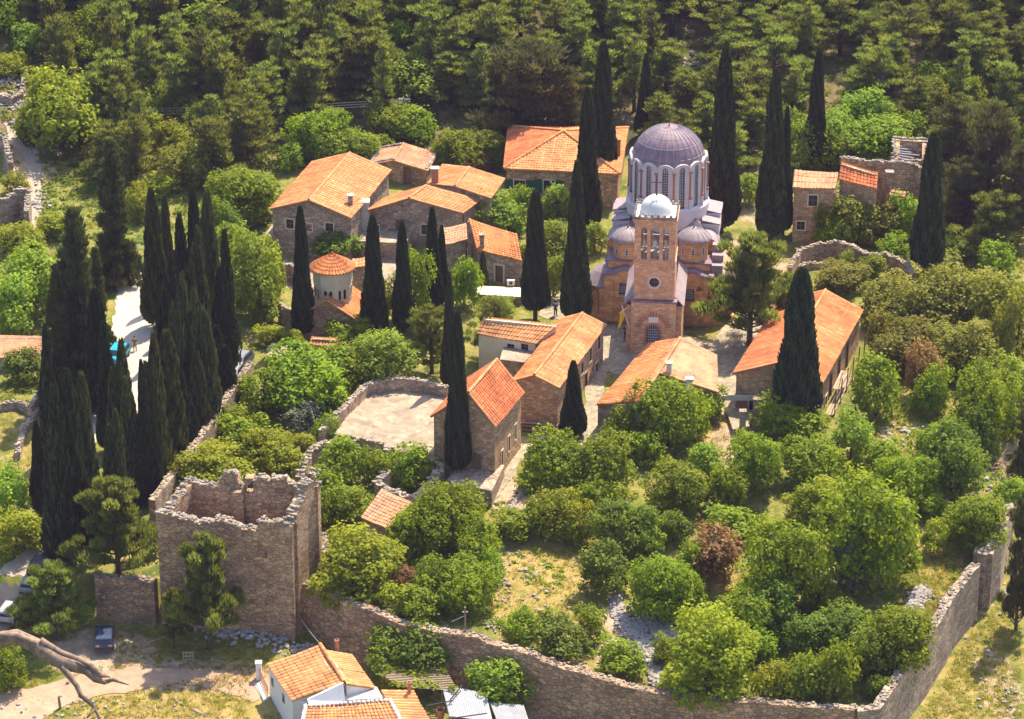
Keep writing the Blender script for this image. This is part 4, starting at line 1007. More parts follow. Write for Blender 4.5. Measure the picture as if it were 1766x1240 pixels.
# centre long house
h11 = gable('long_house', 'long pale-orange roofed house left of the bell tower, its warm stone gable facing front', 'house',
      (888, 655), (962, 666), (1038, 561), (923, 646), base_py=742, wm='stone_warm', tm=('tile', 'tile_p'), pitch=.42, square=.25,
      wins=[('right', 1033, 590, 1.0, 1.6), ('right', 1018, 612, .9, 1.5), ('right', 1004, 634, .9, 1.4), ('right', 1029, 640, 1.1, 1.5), ('right', 1010, 672, 1.0, 2.0, D)])
h12 = polyhouse('low_house', 'low house with a yellowish tiled roof and two small windows over a pale ledge', [(822, 576, 4.2), (926, 593, 4.2), (964, 559, 5.6), (834, 546, 5.6)], 'cream', 'tile_p', row=.5, pitch=.4,
      wins=[(0, 881, 599, .8, .8), (0, 905, 599, .8, .8)])
tq = [P(862, 620, 3.2), P(905, 625, 3.2), P(925, 602, 3.2), P(868, 600, 3.2)]
root = thing('annex', tq[0], 'small flat cream-topped annex below the two small windows of the low house', 'annex')
zb = H(tq[0].x, tq[0].y) - .4; mb = MB(); mb.poly_prism([Vector((p.x, p.y, zb)) for p in tq], (0, 0, 3.1 - zb)); obj('wall', mb, M['stone'], root)
mb = MB(); mb.poly_prism([Vector((p.x, p.y - (.1 if i < 2 else 0), 3.12)) for i, p in enumerate(tq)], (0, 0, .14)); obj('flat_roof', mb, M['terrace'], root)
# front-left house
h13 = gable('stone_house', 'tall warm-stone house with a red gabled roof beside the open paved terrace', 'house',
      (748, 715), (853, 731), (898, 676), (809, 676), base_py=838, wm='stone_warm', tm=('tile_r', 'tile_r'), pitch=.42, square=.4,
      wins=[('front', 822, 800, 1.0, 2.2, D), ('right', 866, 790, .5, 1.6), ('right', 878, 765, .5, 1.6), ('right', 889, 745, .5, 1.6)])
tq = [P(770, 828, .35), P(848, 845, .35), P(870, 800, .35), P(790, 800, .35)]
single('stone_platform', (lambda m: (m.poly_prism([Vector((p.x, p.y, -1.5)) for p in tq], (0, 0, 1.75)), m)[1])(MB()), M['stone_grey'], 'grey stone platform at the foot of the tall warm-stone house', 'platform')
# timber stack between the two houses
root = thing('timber_stack', G(930, 742), 'stack of reddish-brown planks lying between the tall warm-stone house and the long pale-orange roof', 'timber stack')
for k in range(9):
    mb = MB(); a = G(897 + k * .5, 735 + k * 1.2) + Vector((0, 0, .25 + .12 * (k % 4))); b = G(962, 738 + k * 1.8) + Vector((0, 0, .25 + .12 * (k % 4))); mb.tube([a, b], .12, 4); obj('plank', mb, M['wood'] if k % 3 else M['woodp'], root)
# plaza (open paved terrace) with its wall
pz = 1.0
pq = [P(577, 748, pz), P(600, 715, pz), P(640, 672, pz), P(690, 666, pz), P(768, 682, pz), P(775, 700, pz), P(757, 790, pz), P(747, 797, pz), P(680, 775, pz)]
root = thing('paved_terrace', pq[0], 'sunlit open terrace of worn pale slabs left of the tall warm-stone house', 'terrace')
mb = MB(); mb.poly_prism([Vector((p.x, p.y, -2.0)) for p in pq], (0, 0, pz + 2.0)); obj('paving', mb, M['terrace'], root); FP.append([(p.x, p.y) for p in pq])
plain_wall('terrace_wall', 'curving low stone wall along the left and back of the sunlit paved terrace', [(553, 741, 1.6), (580, 714, 2.0), (606, 688, 2.1), (632, 661, 2.2), (662, 653, 2.3), (690, 651, 2.3), (730, 657, 2.2), (772, 665, 2.2)], 0, 'stone_grey', .6, zfix=0, jag=.1)
plain_wall('terrace_wall', 'short broken wall on the front edge of the sunlit paved terrace', [(596, 752, 1.5), (630, 757, 1.6), (645, 764, 1.5), (662, 768, 1.3)], 0, 'stone', .5, zfix=0, jag=.2)
p = P(726, 783, 1.0); single('stone_post', (lambda m: (m.lathe((p.x, p.y, .2), [(.3, 0), (.28, 1.3), (.34, 1.35), (.34, 1.5), (.2, 1.55)], 8), m)[1])(MB()), M['stone_grey'], 'short grey stump-like chimney pot on the front corner of the sunlit terrace', 'post')
# front-left ruined enclosures
plain_wall('ruin_wall', 'ruined wall around a bushy enclosure below the sunlit terrace, its left and back sides', [(515, 823), (524, 800), (532, 778), (555, 761), (596, 759), (630, 767), (676, 780)], 1.9, 'stone_grey', .7, jag=.3, cs=1.2)
plain_wall('ruin_wall', 'V-shaped ruined wall right behind the small ruined orange roof', [(671, 811), (651, 832), (677, 848), (715, 860), (740, 830), (762, 801)], 2.1, 'stone_grey', .7, jag=.2, cs=1.2)
polyhouse('ruined_hut', 'small ruined hut with a patched orange roof among bushes, right of the stone tower', [(622, 893, 1.2), (668, 912, .8), (712, 867, 1.6), (658, 843, 2.4)], 'stone_grey', 'tile_o', row=.42)
plain_wall('ruin_wall', 'crumbling edge of stones right of the stone tower corner', [(556, 925), (560, 940), (556, 960), (545, 975)], .7, 'stone_grey', .8, jag=.25, cs=1.4)
plain_wall('ruin_wall', 'low broken wall among bushes below the big round tree', [(690, 985), (715, 990), (730, 1003)], .9, 'stone_grey', .7, jag=.25, cs=1.3)
# little cistern
cq = [P(878, 873, .2), P(955, 868, .2), (P(950, 840, .2)), P(900, 838, .2)]
root = thing('stone_cistern', cq[0], 'small square roofless stone cistern with an earthy top among the orchard trees', 'cistern')
mb = MB(); mb.poly_prism([Vector((p.x, p.y, -3.2)) for p in cq], (0, 0, 2.7)); obj('wall', mb, M['stone_grey'], root)
mb = MB()
for i in range(4):
    for k in range(16): mb.rock(cq[i].lerp(cq[(i + 1) % 4], k / 16) + Vector((random.uniform(-.2, .2), random.uniform(-.2, .2), -.55)), (.32, .28, .25))
obj('coping_stones', mb, M['coping'], root); mb = MB(); mb.poly_prism([Vector((p.x, p.y, -.55)).lerp(Vector((cq[0].x + 2, cq[0].y + 2, -.55)), .12) for p in cq], (0, 0, .12)); obj('earth_fill', mb, M['dirt'], root)
FP.append([(p.x, p.y) for p in cq])
# steps and posts by the right house
root = thing('stone_ramp', G(1262, 745), 'pale stone walkway with railing posts between the two red roofs on the right', 'walkway')
rq = [P(1250, 696, 0.5), P(1296, 704, .5), P(1292, 738, .1), P(1264, 742, .1)]
mb = MB(); mb.poly_prism([Vector((p.x, p.y, -2.5)) for p in rq], (0, 0, 2.7)); obj('paving', mb, M['cobble'], root)
for px, py, h in ((1303, 745, 3.6), (1280, 750, 2.6)):
    p = G(px, py); mb = MB(); mb.box((p.x, p.y, p.z + h / 2), (.3, .3, h / 2)); mb.box((p.x, p.y, p.z + h + .05), (.36, .36, .06)); obj('stone_post', mb, M['stone_grey'], root)
p0, p1 = P(1245, 683, 1.6), P(1303, 689, 1.6); mb = MB(); mb.box((p0 + p1) / 2, ((p1 - p0).length / 2, .12, .25)); obj('parapet', mb, M['concrete'], root)

# ---- small chapel with tiled cone roof
ccx = P(571, 500, 2.6); ze_c = 2.2
chp = gable('chapel', 'small chapel with a cone-shaped tiled roof on a cream drum, between two tall cypresses', 'chapel',
      (515, 545), (611, 548), (624, 508), (563, 517), base_py=585, wm='stone', tm=('tile_o', 'tile'), pitch=.42, square=.3)
zr_ = chp['r0'].z; dc = (chp['r0'] + chp['r1']) / 2; dc.x = P(572, 480, zr_ + 2).x
dr_ = (PR((dc.x + 1, dc.y, zr_ + 2))[0] - PR((dc.x, dc.y, zr_ + 2))[0]); rr = 33.5 / dr_; zt_ = zat(dc.x, dc.y - rr, 473); z0 = chp['ze'] - .5
mb = MB(); mb.lathe((dc.x, dc.y, 0), [(rr, z0), (rr, zt_ - 1.6)], 8, R(10), R(370)); mb.lathe((dc.x, dc.y, 0), [(rr + .06, zt_ - 1.7), (rr + .06, zt_ + .05)], 8, R(10), R(370)); obj('drum', mb, M['cream'], chp['root'])
mb = MB(); hz = zat(dc.x, dc.y, 437) - zt_
tv = []; nseg = 40
for k in range(nseg):
    a0, a1 = 2 * math.pi * k / nseg, 2 * math.pi * (k + 1) / nseg; am = (a0 + a1) / 2
    for j in range(6):
        fa, fb = j / 6, (j + 1) / 6; c = random.random()
        def q_(a, f, l): r_ = (rr + .35) * (1 - f) + .03; return (dc.x + r_ * math.cos(a), dc.y + r_ * math.sin(a), zt_ + hz * (f ** .9) + l)
        b0 = len(mb.v); amp_ = .10 * (1 - fa) + .02; mb.v += [q_(a0, fa, .03), q_(am, fa, amp_ + .05), q_(a1, fa, .03), q_(a0, fb, .0), q_(am, fb, .10 * (1 - fb) + .01), q_(a1, fb, 0)]
        mb.f += [(b0, b0 + 1, b0 + 4, b0 + 3), (b0 + 1, b0 + 2, b0 + 5, b0 + 4)]; mb.m += [0, 0]; tv += [c, c * .8]
roof_obj('cone_roof', mb, tv, M['tile'], chp['root'])
mb = MB(); mb.lathe((dc.x, dc.y, zt_), [(rr + .38, -.04), (rr + .38, .02), (rr, .05)], 24); mb.rock((dc.x, dc.y, zt_ + hz + .08), (.12, .12, .15)); obj('eave', mb, M['tile_o'], chp['root'])
for k in range(-2, 2):
    am = R(10 + 45 * (k + 6) + 22.5); ap_ = rr * math.cos(math.pi / 8)
    p = (dc.x + rr * math.cos(am - math.pi / 8), dc.y + rr * math.sin(am - math.pi / 8)); q = (dc.x + rr * math.cos(am + math.pi / 8), dc.y + rr * math.sin(am + math.pi / 8)); L = math.hypot(q[0] - p[0], q[1] - p[1])
    for s in (-1, 1):
        hl = hole(L / 2 + s * .3, zt_ - 3.1, .3, 1.1, True); u_ = ((q[0] - p[0]) / L, (q[1] - p[1]) / L); i_ = (-u_[1], u_[0])
        mb = MB(); panel2(mb, p, u_, i_, hole(L / 2 + s * .3, zt_ - 3.2, .5, 1.32, True), [hl], -.07, .02); fr = obj('window', mb, M['cream'], chp['root'])
        mb = MB(); panel2(mb, p, u_, i_, hl, [], -.03, .02); obj('pane', mb, M['dark'], fr)
# small huts around the chapel
polyhouse('outhouse', 'little outhouse with a small tiled roof between chapel and cypress', [(604, 462, 4.2), (629, 460, 4.2), (631, 444, 4.6), (607, 447, 4.6)], 'stone_grey', 'tile_p')
polyhouse('hut', 'low hut with a small orange roof and chimney just below the chapel', [(533, 594, 1.6), (583, 598, 1.6), (583, 583, 2.2), (537, 580, 2.2)], 'stone', 'tile_p', wins=[(0, 550, 610, .6, .7)])
plain_wall('garden_wall', 'low stone wall left of the chapel, partly hidden by pale spring trees', [(477, 460), (500, 455), (520, 462)], 2.0, 'stone_grey', .5, jag=.1)
plain_wall('garden_wall', 'broken grey wall at the left foot of the chapel', [(482, 522), (500, 532), (515, 545)], 2.2, 'stone_grey', .5, jag=.15)
polyhouse('hut', 'flat-topped stone hut with pale slabs left of the orange hut below the chapel', [(458, 620, 1.1), (490, 622, 1.1), (497, 594, 1.2), (468, 592, 1.2)], 'stone_warm', 'terrace', flat=True)
# left edge house and hut
polyhouse('old_house', 'old house at the left edge with a patchy red tiled roof', [(-20, 618, 1.6), (68, 615, 1.4), (80, 580, 2.6), (-20, 577, 2.6)], 'stone_grey', 'tile_o', missing=0) if False else polyhouse('old_house', 'old house at the left edge with a patchy red tiled roof', [(-20, 618, 1.6), (68, 615, 1.4), (80, 580, 2.6), (-20, 577, 2.6)], 'stone_grey', 'tile_o')
plain_wall('field_wall', 'field wall near the left edge running down in front of the old patchy-roofed house', [(78, 660), (66, 680), (50, 705)], 1.2, 'stone', .5)
plain_wall('field_wall', 'broken square of field walls below the old house at the left edge', [(0, 695), (30, 692), (62, 706), (40, 740), (30, 780)], .8, 'stone_grey', .5, jag=.25)
plain_wall('ruin_wall', 'tall ruined wall at the left edge beside the winding hillside path', [(-10, 345), (10, 338), (30, 328), (48, 325)], 3.5, 'stone_grey', .6, jag=.3)
plain_wall('ruin_wall', 'ruined end wall dropping along the left side of the winding hillside path', [(48, 325), (47, 345), (45, 365)], 3.2, 'stone_grey', .6, jag=.3)
plain_wall('ruin_wall', 'upper ruined wall stub at the left edge above the tall ruined wall', [(-5, 225), (8, 232), (14, 262), (18, 280)], 2.2, 'stone_grey', .6, jag=.5)
plain_wall('ruin_wall', 'highest ruined wall near the upper left corner beside the head of the path', [(-5, 165), (20, 168), (36, 160), (44, 128)], 1.2, 'stone_grey', .6, jag=.3)

# ---- lane wall
plain_wall('lane_wall', 'long straight stone wall with a flat pale top beside the row of cypresses', [(432, 624), (404, 664), (379, 702), (337, 764), (300, 812), (262, 862)], 2.6, 'stone_grey', .7, jag=.05, capm='terrace', cope=True, cs=.9)
# ---- perimeter walls
plain_wall('perimeter_wall', 'long outer wall sloping down from the big ruined tower in front of the orchard', [(503, 996), (530, 1003), (565, 1020), (600, 1035), (660, 1058), (700, 1074), (760, 1086), (830, 1100), (900, 1124), (970, 1148), (1030, 1168), (1100, 1185), (1180, 1200), (1250, 1207), (1330, 1213), (1400, 1217), (1474, 1221)], 1.05, 'stone_dark', .9, cat='boundary wall', jag=.16, cs=.85)
plain_wall('perimeter_wall', 'tall outer stone wall climbing away along the right side of the orchard', [(1478, 1221), (1512, 1218), (1555, 1155), (1598, 1095), (1640, 1025), (1683, 971)], 1.15, 'stone_grey', .9, cat='boundary wall', jag=.16, cs=.85)
plain_wall('perimeter_wall', 'far end of the right-hand outer wall, bent behind its buttress next to the dark conifer', [(1692, 955), (1722, 925), (1733, 888), (1748, 850)], 1.3, 'stone_grey', .9, cat='boundary wall', jag=.15)
bp = walltop(1690, 957, 1.1); mb = MB(); mb.box((bp.x + .4, bp.y, bp.z - 2.6), (.9, .8, 3.2), -.3); single('wall_buttress', mb, M['stone_grey'], 'square buttress standing at the bend of the right-hand outer wall', 'buttress')
plain_wall('annex_wall', 'lower straight wall joined to the left side of the big ruined tower', [(165, 992), (200, 994), (240, 997), (268, 1002)], 1.0, 'stone_dark', .9, cat='boundary wall', jag=.08)

# ---- big ruined tower
tfl = walltop(270, 1080, -3.2); zt = zat(tfl.x, tfl.y, 886)
a = P(270, 886, zt); b = P(503, 905, zt); c = P(553, 858, zt); d = a + (c - b); d = d * 1; base = -9
rt_ = thing('ruined_tower', Vector(((a.x + c.x) / 2, (a.y + c.y) / 2, H(a.x, a.y - 2))), 'massive roofless square stone tower with a jagged top at the lower left', 'tower')
def jagged(p, q, f, holes, th, name='tower_wall', cope=True, inset=0):
    L = (q - p).xy.length; n = int(L / .3); dr = (q - p) / L; top = []
    for i in range(n + 1):
        u = L * i / n; top.append((u, p.z + (q.z - p.z) * u / L + f(u / L) + random.uniform(-.16, .16) + .12 * math.sin(u * 2.3)))
    loop = [(0 + inset, base), (L - inset, base)] + [(min(max(u, inset), L - inset), z) for u, z in top[::-1]]
    mb = MB(); 
    # filter duplicates
    lp = []
    for t_ in loop:
        if not lp or math.hypot(lp[-1][0] - t_[0], lp[-1][1] - t_[1]) > 1e-3: lp.append(t_)
    panel(mb, p, q, lp, holes, th); obj(name, mb, M['stone_dark'] if False else M['stone'], rt_)
    mc = MB(); nn = Vector((-dr.y, dr.x, 0)) * th
    for u, z in top:
        for k in range(3):
            o = p + dr * u + nn * random.uniform(.05, .95); r_ = random.uniform(.13, .26); mc.rock((o.x, o.y, z + r_ * .2), (r_ * 1.2, r_, r_ * .75))
    obj('coping_stones', mc, M['coping'], rt_)
def zrel(u, px_py): pass
front = lambda s: np.interp(s, [0, .05, .25, .3, .38, .5, .62, .74, .755, .78, .95, 1], [.1, 0, -.35, -.9, -.3, -.35, -.75, -1.2, -.2, .15, -.15, -.1])
rightf = lambda s: np.interp(s, [0, .25, .5, .55, 1], [-.1, 1.0, 1.5, 2.3, 2.5])
backf = lambda s: np.interp(s, [0, .04, .06, .25, .45, .5, .53, .58, .60, .72, .74, .84, .85, 1], [1.6, 1.6, .6, 2.0, 1.9, 1.3, .9, .9, 2.3, 2.0, .8, .9, .9, .6])
def slit(p, q, px, py, w_, h_): u, z = line_ray(p, q, px, py); return hole(u, z - h_ / 2, w_, h_)
jagged(a, b, front, [slit(a, b, 314, 940, .18, .7), slit(a, b, 390, 950, .16, .6), slit(a, b, 459, 956, .16, .6)], 1.0)
jagged(b, c, rightf, [], 1.0, inset=1.003)
bk = slit(c, d, 435, 853, .9, 2.0)
jagged(c, d, backf, [hole(bk[0][0] + .45, c.z + .35, .8, 1.5)], 1.0)
jagged(d, a, lambda s: np.interp(s, [0, .3, .6, 1], [1.0, .9, .2, .1]), [], 1.0, inset=1.003)
mb = MB(); mb.poly_prism([Vector((p.x, p.y, base)).lerp(Vector(((a.x + c.x) / 2, (a.y + c.y) / 2, base)), .08) for p in (a, b, c, d)], (0, 0, zt - 3.0 - base)); obj('inner_floor', mb, M['dirt'], rt_)
mb = MB()
for _ in range(220):
    s_, t_ = random.uniform(.12, .88), random.uniform(.12, .88); q = a + (b - a) * s_ + (c - b) * t_; r_ = random.uniform(.15, .4); mb.rock((q.x, q.y, zt - 3.0 + r_ * .3 + .9 * max(0, t_ - .55)), (r_ * 1.3, r_, r_ * .8))
obj('fallen_masonry', mb, M['coping'], rt_)
mb = MB(); q = a + (b - a) * .42 + (c - b) * .78; mb.box((q.x, q.y, zt - 1.9), (.55, .5, 2.6), .2); obj('inner_pier', mb, M['stone'], rt_)
FP.append([(p.x, p.y) for p in (a, b, c, d)])
# scarp of loose stones below the tower
def rubble(name, label, pts, n, r0, r1, cat='rubble', m='rubble', hump=.4):
    mb = MB()
    for _ in range(n):
        i = random.randrange(len(pts)); px, py, sx, sy = pts[i]; g = G(px + random.gauss(0, sx), py + random.gauss(0, sy)); r_ = random.uniform(r0, r1)
        mb.rock((g.x, g.y, g.z + random.uniform(0, hump) * .5), (r_ * random.uniform(.8, 1.4), r_ * random.uniform(.8, 1.3), r_ * .75))
    return single(name, mb, M[m], label, cat, kind='stuff')
rubble('stone_rubble', 'heap of fallen stones spilling down the orchard from a broken wall', [(1062, 1040, 5, 8), (1070, 1065, 7, 10), (1085, 1090, 9, 9), (1105, 1110, 11, 9), (1120, 1130, 9, 9), (1130, 1150, 8, 8), (1135, 1170, 7, 7)], 620, .12, .34)
rubble('stone_rubble', 'fan of grey-lilac rubble in the shade beside the orchard stone heap', [(1110, 1075, 9, 6), (1130, 1085, 12, 8), (1150, 1090, 10, 6), (1100, 1090, 8, 8)], 500, .12, .3)
rubble('stone_rubble', 'pale stone pile on the grass inside the right outer wall', [(1590, 1025, 9, 6), (1575, 1040, 6, 8)], 260, .12, .28)
rubble('scattered_stones', 'loose stones scattered over the dry grass clearing in the orchard', [(880, 955, 20, 6), (910, 990, 16, 6), (870, 1005, 8, 20), (940, 1030, 30, 30), (850, 1080, 10, 5)], 170, .07, .2)
rubble('scattered_stones', 'rocks strewn along the right side of the winding hillside path', [(70, 225, 10, 6), (85, 250, 12, 6), (95, 235, 8, 5), (62, 262, 6, 3), (70, 345, 8, 14), (40, 215, 8, 4)], 260, .12, .38)
rubble('scattered_stones', 'dark shaded stones under the foot of the big ruined tower', [(420, 1095, 30, 6), (470, 1105, 25, 8), (520, 1120, 20, 6), (380, 1090, 20, 5)], 220, .12, .32)
rubble('scattered_stones', 'rocks on the bare slope above the hipped-roof house, at the top edge', [(975, 10, 16, 4), (950, 4, 20, 3), (1180, 130, 20, 16)], 90, .2, .55)
rubble('scattered_stones', 'stones scattered in the upper left corner near the highest ruined wall', [(15, 140, 16, 6), (25, 175, 14, 8)], 150, .12, .35)
rubble('scattered_stones', 'stones lying on the grass strip outside the right outer wall and around the lower track', [(1690, 1150, 20, 50), (1735, 1210, 10, 20), (1735, 1040, 4, 20), (100, 1220, 60, 14), (240, 1220, 60, 10)], 130, .06, .22)
rubble('scattered_stones', 'stones on terraces right of the scaffolded house', [(1535, 765, 18, 4), (1550, 745, 25, 5), (1630, 880, 14, 14), (1720, 850, 16, 20)], 150, .1, .32)

# ---- white house at the bottom
zW = -1.8
zg = H(P(480, 1230, -7).x, P(480, 1230, -7).y)
ze = zg + 3.4
EA = [P(461, 1146, ze), P(503, 1209, ze), P(594, 1178, ze + 1.3), P(552, 1113, ze + 1.3)]
wh = thing('white_house', Vector((EA[1].x, EA[1].y, zg)), 'whitewashed house with ribbed orange roofs at the bottom edge below the outer wall', 'house')
def slabroof(q, tm, root, pitch, row, label=None, name='roof'):
    tv = []; mr = MB(); tile_patch(mr, tv, *q, pitch, row); return roof_obj(name, mr, tv, M[tm], root, label)
def vwalls(q, root, m, ins=.2, hs=None):
    c = (q[0] + q[1] + q[2] + q[3]) / 4; w_ = [p + (Vector((c.x, c.y, p.z)) - p).normalized() * ins for p in q]; mb = MB()
    area = sum(w_[i].x * w_[(i + 1) % 4].y - w_[(i + 1) % 4].x * w_[i].y for i in range(4)); ww = w_ if area > 0 else w_[::-1]
    for i in range(4):
        p, r = ww[i], ww[(i + 1) % 4]; L = (r - p).xy.length; dr = Vector((r.x - p.x, r.y - p.y, 0)) / L; o = 0 if i % 2 == 0 else .303
        lz = lambda u: p.z + (r.z - p.z) * u / L
        panel(mb, p + dr * o, r - dr * o, [(0, zg - .6), (L - 2 * o, zg - .6), (L - 2 * o, lz(L - o) - .1), (0, lz(o) - .1)], [], .3)
    obj('wall', mb, M[m], root); FP.append([(p.x, p.y) for p in w_])
slabroof(EA, 'tile_p', wh, .5, .5, 'ribbed pale orange roof'); vwalls(EA, wh, 'white')
EB = [P(646, 1187, ze), P(606, 1129, ze), P(556, 1121, ze + 1.2), P(597, 1180, ze + 1.2)]
slabroof(EB, 'tile_p', wh, .4, .5); vwalls(EB, wh, 'white', .25)
tv = []; mr = MB(); ridge(mr, tv, EA[3] + Vector((0, 0, .1)), EA[2] + Vector((0, 0, .1)), .18); ridge(mr, tv, EB[0] + (EB[1] - EB[0]) * .45, EB[3] + (EB[2] - EB[3]) * .45, .12); roof_obj('ridge_tiles', mr, tv, M['tile'], wh)
EW = [P(522, 1218, ze - .5), P(662, 1207, ze - .4), P(652, 1188, ze + .1), P(590, 1180, ze + 1.0)]
mb = MB(); mb.poly_prism([P(517, 1214, ze - .3), P(660, 1207, ze - .3), P(650, 1188, ze - .3), P(600, 1182, ze - .3)], (0, 0, .2)); obj('flat_roof', mb, M['white'], wh, 'bright white flat roof')
mb = MB(); pa, pb = P(530, 1207, ze + .2), P(592, 1178, ze + 1.45)
mb.add([pa, pb, pb + Vector((.2, -.9, -1.4)), pa + Vector((.3, -.6, -.5)), pa + Vector((0, .3, 0)), pb + Vector((0, .3, 0))], [(0, 1, 2, 3), (0, 4, 5, 1)]); obj('gable_slope', mb, M['white'], wh)
EC = [P(518, 1262, ze - 1.0), P(700, 1262, ze - 1.0), P(673, 1209, ze - .1), P(527, 1219, ze - .1)]
slabroof(EC, 'tile_p', wh, .35, .38); vwalls(EC, wh, 'white', .15)
mb = MB()
for p, q in ((EC[3], EC[0]), (EC[2], EC[1]), (EC[3], EC[2])):
    for k in range(20): mb.rock(p.lerp(q, k / 19) + Vector((0, 0, .15)), (.2, .2, .14))
obj('parapet_edge', mb, M['white'], wh)
ED = [P(745, 1250, ze - 1.2), P(712, 1191, ze - .5), P(656, 1190, ze - .2), P(690, 1245, ze - .6)]
slabroof(ED, 'tile_p', wh, .4, .5); vwalls(ED, wh, 'white', .1)
p, q = EA[0] + (EA[2] - EA[0]).normalized() * .2, EA[1] + (EA[3] - EA[1]).normalized() * .2
for px, py in ((470, 1178), (489, 1206)):
    u, z = line_ray(p, q, px, py); hl = hole(u, z - .3, .55, .8)
    L = (q - p).xy.length; u_ = ((q.x - p.x) / L, (q.y - p.y) / L); i_ = (-u_[1], u_[0]); sgn = 1
    mb = MB(); panel2(mb, p, u_, i_, hl, [], -.04, .03); obj('window', mb, M['glass'], wh)
for px, py, z in ((706, 1191, ze - .2), (581, 1118, ze + .7)):
    pp = P(px, py, z); mb = MB(); mb.lathe((pp.x, pp.y, z - .2), [(.18, 0), (.16, .9), (.22, .95), (.22, 1.05), (.14, 1.06)], 10); obj('chimney_pot', mb, M['brickred'], wh)
gp = G(447, 1172); gt = thing('gate', gp, 'white gate pillar with a rusty railing at the upper left corner of the whitewashed house', 'gate')
mb = MB(); mb.box(gp + Vector((0, 0, .8)), (.25, .25, .9)); mb.box(gp + Vector((0, 0, 1.75)), (.3, .3, .07)); obj('pillar', mb, M['white'], gt)
mb = MB(); ge = G(462, 1205)
for k in range(9): q = gp.lerp(ge, k / 8); mb.tube([q, q + Vector((0, 0, 1.3))], .03, 4)
for z in (.3, 1.25): mb.tube([gp + Vector((0, 0, z)), ge + Vector((0, 0, z))], .035, 4)
obj('railing', mb, M['brickred'], gt)
single('concrete_step', (lambda m: (m.poly_prism([G(437, 1180), G(452, 1176), G(466, 1205), G(455, 1212)], (0, 0, .12)), m)[1])(MB()), M['concrete'], 'pale concrete step by the white gate pillar', 'step')
# pergola with slats and vine
zp_ = zg + 2.4
pg = thing('pergola', G(730, 1180), 'pergola of pale slats with green vines between the white house and the outer wall', 'pergola')
for k in range(13):
    t_ = k / 12; a_ = P(640 + 45 * t_, 1150 + 34 * t_, zp_); b_ = P(768 + 22 * t_, 1152 + 38 * t_, zp_ + .1); mb = MB(); mb.box((a_ + b_) / 2, ((b_ - a_).length / 2, .05, .03), math.atan2((b_ - a_).y, (b_ - a_).x)); obj('slat', mb, M['woodp'], pg)
for px, py in ((642, 1152), (768, 1154), (690, 1186), (790, 1190), (720, 1170)):
    q = P(px, py, zp_); mb = MB(); mb.tube([(q.x, q.y, H(q.x, q.y) - .1), (q.x, q.y, zp_)], .05, 5); obj('post', mb, M['iron'], pg)
rail = [P(735, 1217, zp_), P(782, 1208, zp_)]; mb = MB(); mb.tube(rail, .06, 5); mb.tube([P(770, 1240, zp_), P(840, 1230, zp_)], .06, 5); mb.tube([P(776, 1208, zp_), P(797, 1182, zp_ + .3)], .07, 5); obj('rail', mb, M['iron'], pg)
# metal roofs
for lab, q in (('white metal-sheet lean-to roof right of the slatted pergola', [P(775, 1235, zg + 1.9), P(850, 1245, zg + 1.8), P(838, 1195, zg + 2.2), P(762, 1182, zg + 2.4)]), ('greyish sheet roof at the bottom edge under the bright yellow-green tree', [P(858, 1246, zg + 1.6), P(912, 1243, zg + 1.5), P(903, 1216, zg + 1.8), P(845, 1212, zg + 1.9)])):
    root = thing('shelter', Vector((q[0].x, q[0].y, zg)), lab, 'shelter'); mb = MB(); n = 18
    for i in range(n):
        for s in range(2):
            pass
    up = (q[3] - q[0]); al = (q[1] - q[0]); al2 = (q[2] - q[3])
    for i in range(2 * n + 1):
        t_ = i / (2 * n); z_ = .04 * (i % 2); mb.v += [tuple(q[0] + al * t_ + Vector((0, 0, z_))), tuple(q[3] + al2 * t_ + Vector((0, 0, z_)))]
    for i in range(2 * n): mb.f.append((2 * i, 2 * i + 2, 2 * i + 3, 2 * i + 1)); mb.m.append(0)
    o = obj('sheet_roof', mb, M['sheet'], root); s_ = o.modifiers.new("thick", 'SOLIDIFY'); s_.thickness = .04
    for p in q: mb = MB(); mb.tube([(p.x, p.y, zg - 1), (p.x, p.y, p.z)], .06, 5); obj('post', mb, M['wood'], root)
    FP.append([(p.x, p.y) for p in q])
for px, py, lab in ((760, 1225, 'large terracotta pot under the pergola rail'), (781, 1243, 'wide terracotta pot at the bottom edge beside the sheet roof')):
    g = P(px, py, zg + .6); mb = MB(); mb.lathe((g.x, g.y, zg - .2), [(.25, 0), (.36, .5), (.42, .95), (.36, .95), (.3, .7)], 14); single('flower_pot', mb, M['brickred'], lab, 'pot', smooth=True)

mb = MB()
for _ in range(900):
    t_, s_ = random.random(), random.random()
    if math.sin(t_ * 9) + math.sin(s_ * 11 + 2) < .1: continue
    q = P(640 + 45 * t_, 1150 + 34 * t_, zp_ + .15).lerp(P(768 + 22 * t_, 1152 + 38 * t_, zp_ + .2), s_); r_ = random.uniform(.1, .2)
    e_ = Vector((random.gauss(0, 1), random.gauss(0, 1), random.gauss(0, .4))).normalized() * r_; f_ = Vector((-e_.y, e_.x, random.uniform(-.1, .1))); q = q + Vector((random.gauss(0, .15), random.gauss(0, .15), random.gauss(0, .12)))
    mb.add([q - e_, q - f_, q + e_, q + f_], [(0, 1, 2, 3)])
vo = obj('vine', mb, M['leaf_g'], pg); at_ = vo.data.attributes.new("leaf", 'FLOAT', 'FACE'); at_.data.foreach_set("value", [random.random() for _ in vo.data.polygons])
